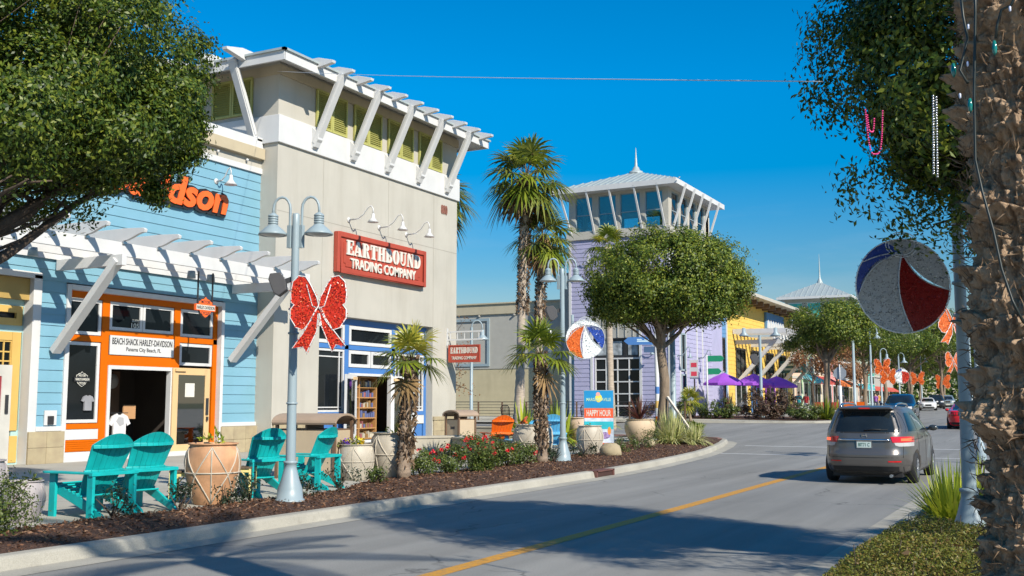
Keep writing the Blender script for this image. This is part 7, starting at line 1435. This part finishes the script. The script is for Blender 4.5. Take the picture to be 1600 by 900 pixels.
vanS = dict(wr=.345, axles=(1.05, 4.05), mirror=(3.45, 1.2), mm=mat('mirror_dark', (.03, .035, .035), .2, coat=.8), extra=van_extra, patches=[
    ('rear_window', 'R', lambda z: -rw(z), rw, 1.16, 1.6, CARGL, .005), ('rear_window_border', 'R', lambda z: -rw(z) - .05, lambda z: rw(z) + .05, 1.13, 1.645, BLACK, .002),
    ('taillight', 'R', tl0, lambda z: .985, .93, 1.06, REDL, .012), ('taillight', 'R', lambda z: -.985, lambda z: -tl0(z), .93, 1.06, REDL, .012),
    ('brake_lamp', 'R', .76, .93, .965, 1.02, REDE, .016), ('brake_lamp', 'R', -.93, -.76, .965, 1.02, REDE, .016),
    ('reverse_light', 'R', lambda z: tl0(z) + .03, lambda z: .96, .845, .925, LENSW, .010), ('reverse_light', 'R', lambda z: -.96, lambda z: -tl0(z) - .03, .845, .925, LENSW, .010),
    ('reflector', 'R', .5, .76, .50, .53, REDL, .006), ('reflector', 'R', -.76, -.5, .50, .53, REDL, .006), ('lower_valance', 'R', -.8, .8, .28, .40, BLACK, .006),
    ('side_window', 'SR', lambda z: .55 + (z - 1.16) * .5, 1.35, 1.17, 1.58, CARGL, .004), ('side_window', 'SR', 1.42, 2.5, 1.17, 1.6, CARGL, .004), ('side_window', 'SR', 2.57, lambda z: 3.72 - (z - 1.17) * 1.7, 1.17, 1.6, CARGL, .004),
    ('side_window', 'SL', lambda z: .55 + (z - 1.16) * .5, 1.35, 1.17, 1.58, CARGL, .004), ('side_window', 'SL', 1.42, 2.5, 1.17, 1.6, CARGL, .004), ('side_window', 'SL', 2.57, lambda z: 3.72 - (z - 1.17) * 1.7, 1.17, 1.6, CARGL, .004),
    ('windscreen', 'F', -.7, .7, 1.16, 1.62, CARGL, .004)])
car('minivan', 'taupe grey minivan driving away in the right lane', 'minivan', (-4.05, 24.6, .0), R(-.3), vanS, VANP, 5.15, 2.0, VL)
def front_extra(lamp=True):
    def f(t, rp, fp, sp):
        mb = MB(); y = fp(0, .8, 0)[1]; mb.box((-.26, y - .0, .42), (.26, y + .02, .54)); mb.build('number_plate', LETW, t)
    return f
def front_patches(zt, z0, z1, wt, gr=(.62, .82), hl=(.68, .84), dark=BLACK):
    return [('windscreen', 'F', -wt, wt, z0, z1, CARGL, .005), ('rear_window', 'R', -wt, wt, z0, z1, CARGL, .005), ('grille', 'F', -.32, .32, gr[0], gr[1], dark, .008), ('headlight', 'F', .48, .84, hl[0], hl[1], LENSW, .01), ('headlight', 'F', -.84, -.48, hl[0], hl[1], LENSW, .01), ('lower_intake', 'F', -.6, .6, .28, .4, dark, .008), ('taillight', 'R', .5, .84, hl[0] + .05, hl[1] + .05, REDL, .01), ('taillight', 'R', -.84, -.5, hl[0] + .05, hl[1] + .05, REDL, .01)] + [('side_window', s, a, b, z0 + .02, z1 - .02, CARGL, .004) for s in ('SR', 'SL') for a, b in ((.75, 1.6), (1.66, 2.75))]
SUVL = [(.3, .2, 4.6, .9), (.45, .05, 4.75, .96), (.7, 0, 4.8, .98), (.9, .02, 4.78, .98), (1.02, .05, 4.68, .97), (1.1, .08, 3.9, .95), (1.18, .1, 3.55, .93), (1.45, .3, 3.05, .82), (1.66, .5, 2.6, .73), (1.74, .7, 2.3, .6), (1.77, 1.0, 2.0, .4)]
SEDL = [(.2, .15, 4.45, .84), (.35, .02, 4.6, .9), (.55, 0, 4.65, .92), (.75, .03, 4.6, .91), (.88, .1, 4.35, .89), (.95, .25, 3.3, .86), (1.0, .6, 3.1, .83), (1.2, 1.1, 2.65, .72), (1.36, 1.55, 2.2, .6), (1.42, 1.7, 2.0, .45)]
sS = lambda: dict(wr=.37, axles=(.95, 3.85), mirror=(3.2, 1.15), extra=front_extra(), patches=front_patches(0, 1.16, 1.62, .72, (.75, .98), (.82, .98)))
dS = lambda: dict(wr=.32, axles=(.9, 3.65), mirror=(2.9, .98), extra=front_extra(), patches=front_patches(0, .99, 1.34, .6, (.5, .68), (.58, .74)))
NAVY = mat('navy_car_paint', (.012, .025, .05), .2, metal=.3, coat=.8); WHC = mat('white_car_paint', (.72, .72, .72), .25, coat=.8); BLK = mat('black_car_paint', (.012, .014, .018), .2, coat=.8); SIL = mat('silver_car_paint', (.45, .5, .48), .25, metal=.5, coat=.8); REDC = mat('red_car_paint', (.62, .008, .02), .22, coat=.9)
def gp(x, y): return (x, y, gz(y))
car('suv', 'dark navy suv coming towards the camera in the left lane', 'suv', gp(-9.3, 72.5), R(182), sS(), NAVY, 4.8, 1.96, SUVL)
car('sedan', 'white oncoming sedan behind the dark navy suv', 'sedan', gp(-14.0, 128), R(188), dS(), WHC, 4.65, 1.84, SEDL)
car('suv', 'dark oncoming suv behind the white sedan', 'suv', gp(-14.5, 142), R(187), sS(), BLK, 4.8, 1.96, SUVL)
car('suv', 'pale silver oncoming suv farthest in the line of cars', 'suv', gp(-14.6, 157), R(187), sS(), SIL, 4.8, 1.96, SUVL)
REDL_ = [(.2, .2, 4.6, .86), (.35, .04, 4.75, .92), (.6, 0, 4.8, .95), (.8, .0, 4.75, .95), (.95, .06, 4.5, .93), (1.0, .2, 3.4, .88), (1.05, .7, 3.2, .84), (1.2, 1.2, 2.8, .72), (1.34, 1.7, 2.3, .6), (1.4, 1.9, 2.1, .45)]
rs = dict(wr=.34, axles=(.95, 3.7), mirror=(2.95, 1.02), extra=front_extra(), patches=front_patches(0, 1.02, 1.34, .62)[:6] + [('tail_panel', 'R', -.7, .7, .72, .92, BLACK, .006)] + [('taillight', 'R', a, a + .09, .74, .9, REDE if 0 else REDL, .01) for a in (.36, .48, .6, -.69, -.57, -.45)] + [('lower_valance', 'R', -.7, .7, .25, .38, BLACK, .008)])
car('sports_car', 'bright red sports car half hidden behind the right lamp post', 'sports car', gp(-4.75, 60.5), R(3), rs, REDC, 4.8, 1.9, REDL_)
# ------------------------------------------------------------------ people
def person(label, x, y, rz, h, shirt_c, trousers_c, hair_c, step=.12, bag=None):
    t = thing('person', label, 'person', (0, 0, 0), 'people strolling on the far pavement'); k = h / 1.75
    V = [(0, 0, .95), (0, .0, 1.15), (0, -.02, 1.38), (0, 0, 1.5), (0, .01, 1.6), (0, .02, 1.72), (.19, -.01, 1.42), (.25, .0, 1.15), (.24, .12, .92), (.24, .15, .82), (-.19, -.01, 1.42), (-.25, -.02, 1.15), (-.25, -.02, .9), (-.25, 0, .8), (.1, 0, .9), (.11, .06 + step, .5), (.11, step, .08), (.11, step + .16, .04), (-.1, 0, .9), (-.11, .04 - step, .5), (-.11, -step - .05, .08), (-.11, -step + .1, .04)]
    E_ = [(0, 1), (1, 2), (2, 3), (3, 4), (4, 5), (2, 6), (6, 7), (7, 8), (8, 9), (2, 10), (10, 11), (11, 12), (12, 13), (0, 14), (14, 15), (15, 16), (16, 17), (0, 18), (18, 19), (19, 20), (20, 21)]
    Rr = [.15, .135, .16, .065, .085, .075, .065, .05, .04, .04, .065, .05, .04, .04, .095, .065, .045, .04, .095, .065, .045, .04]
    me = bpy.data.meshes.new('body'); me.from_pydata([tuple(c * k for c in v) for v in V], E_, []); o = bpy.data.objects.new('body', me); COL.objects.link(o)
    o.modifiers.new('skin', 'SKIN'); 
    if not me.skin_vertices: me.attributes.new('dummy', 'FLOAT', 'POINT') if False else None
    for i, sv in enumerate(me.skin_vertices[0].data if me.skin_vertices else []): sv.radius = (Rr[i] * k, Rr[i] * k * (.72 if i < 3 else 1)); sv.use_root = i == 0
    sb_ = o.modifiers.new('sub', 'SUBSURF'); sb_.levels = 1; sb_.render_levels = 1
    dg = bpy.context.evaluated_depsgraph_get(); dg.update(); m2 = bpy.data.meshes.new_from_object(o.evaluated_get(dg)); o.modifiers.clear(); o.data = m2
    m2.materials.clear()
    for m in (SKIN, shirt_c, trousers_c, BLACK): m2.materials.append(m)
    for p in m2.polygons:
        z = p.center.z / k; ax_ = abs(p.center.x) / k; p.use_smooth = True
        p.material_index = 3 if z < .09 else (2 if z < .97 and ax_ < .19 else (1 if .95 < z < 1.47 and not (ax_ > .2 and z < 1.2) else 0))
    o.parent = t
    mb = MB(); mb.ball((0, -.015 * k, 1.70 * k), .105 * k, 12, 0, (.95, 1.05, 1.0)); mb.build('hair', hair_c, t)
    place(t, (x, y, pz(x, y)), rz); return t
C = lambda n, c: mat(n, c, .8)
HB = C('hair_dark', (.03, .02, .015)); HL = C('hair_fair', (.3, .18, .08))
person('person in a turquoise top walking beside the red shirted one', -17.62, 79.5, R(170), 1.72, C('turquoise_cloth', (.03, .4, .42)), C('denim_cloth', (.25, .35, .5)), HL)
person('person in a red top walking right of the turquoise top', -17.3, 80.4, R(160), 1.68, C('red_cloth', (.5, .03, .03)), C('pale_cloth', (.5, .5, .5)), HB)
person('person in dark clothes standing left of the turquoise top', -19.1, 80.0, R(200), 1.7, C('dark_red_cloth', (.12, .03, .03)), C('black_cloth', (.02, .02, .025)), HB)
person('person in black clothes beside the street tree trunk', -15.0, 82.0, R(10), 1.75, C('charcoal_cloth', (.03, .03, .035)), C('grey_cloth', (.1, .1, .11)), HB)
for i, (x, y, c, lb) in enumerate(((-17.0, 104, (.6, .6, .6), 'distant person in white by the first far awning'), (-16.5, 108, (.3, .1, .4), 'distant person in violet behind the lamp posts'), (-17.4, 116, (.6, .3, .05), 'distant person in amber near the far shops'), (-17.2, 122, (.05, .1, .3), 'distant person in dark blue near the far shops'))):
    person(lb, x, y, R(170 * (i % 2)), 1.72, C('cloth_%s' % 'abcd'[i], c), C('trouser_%s' % 'abcd'[i], (.05, .06, .1)), HB)
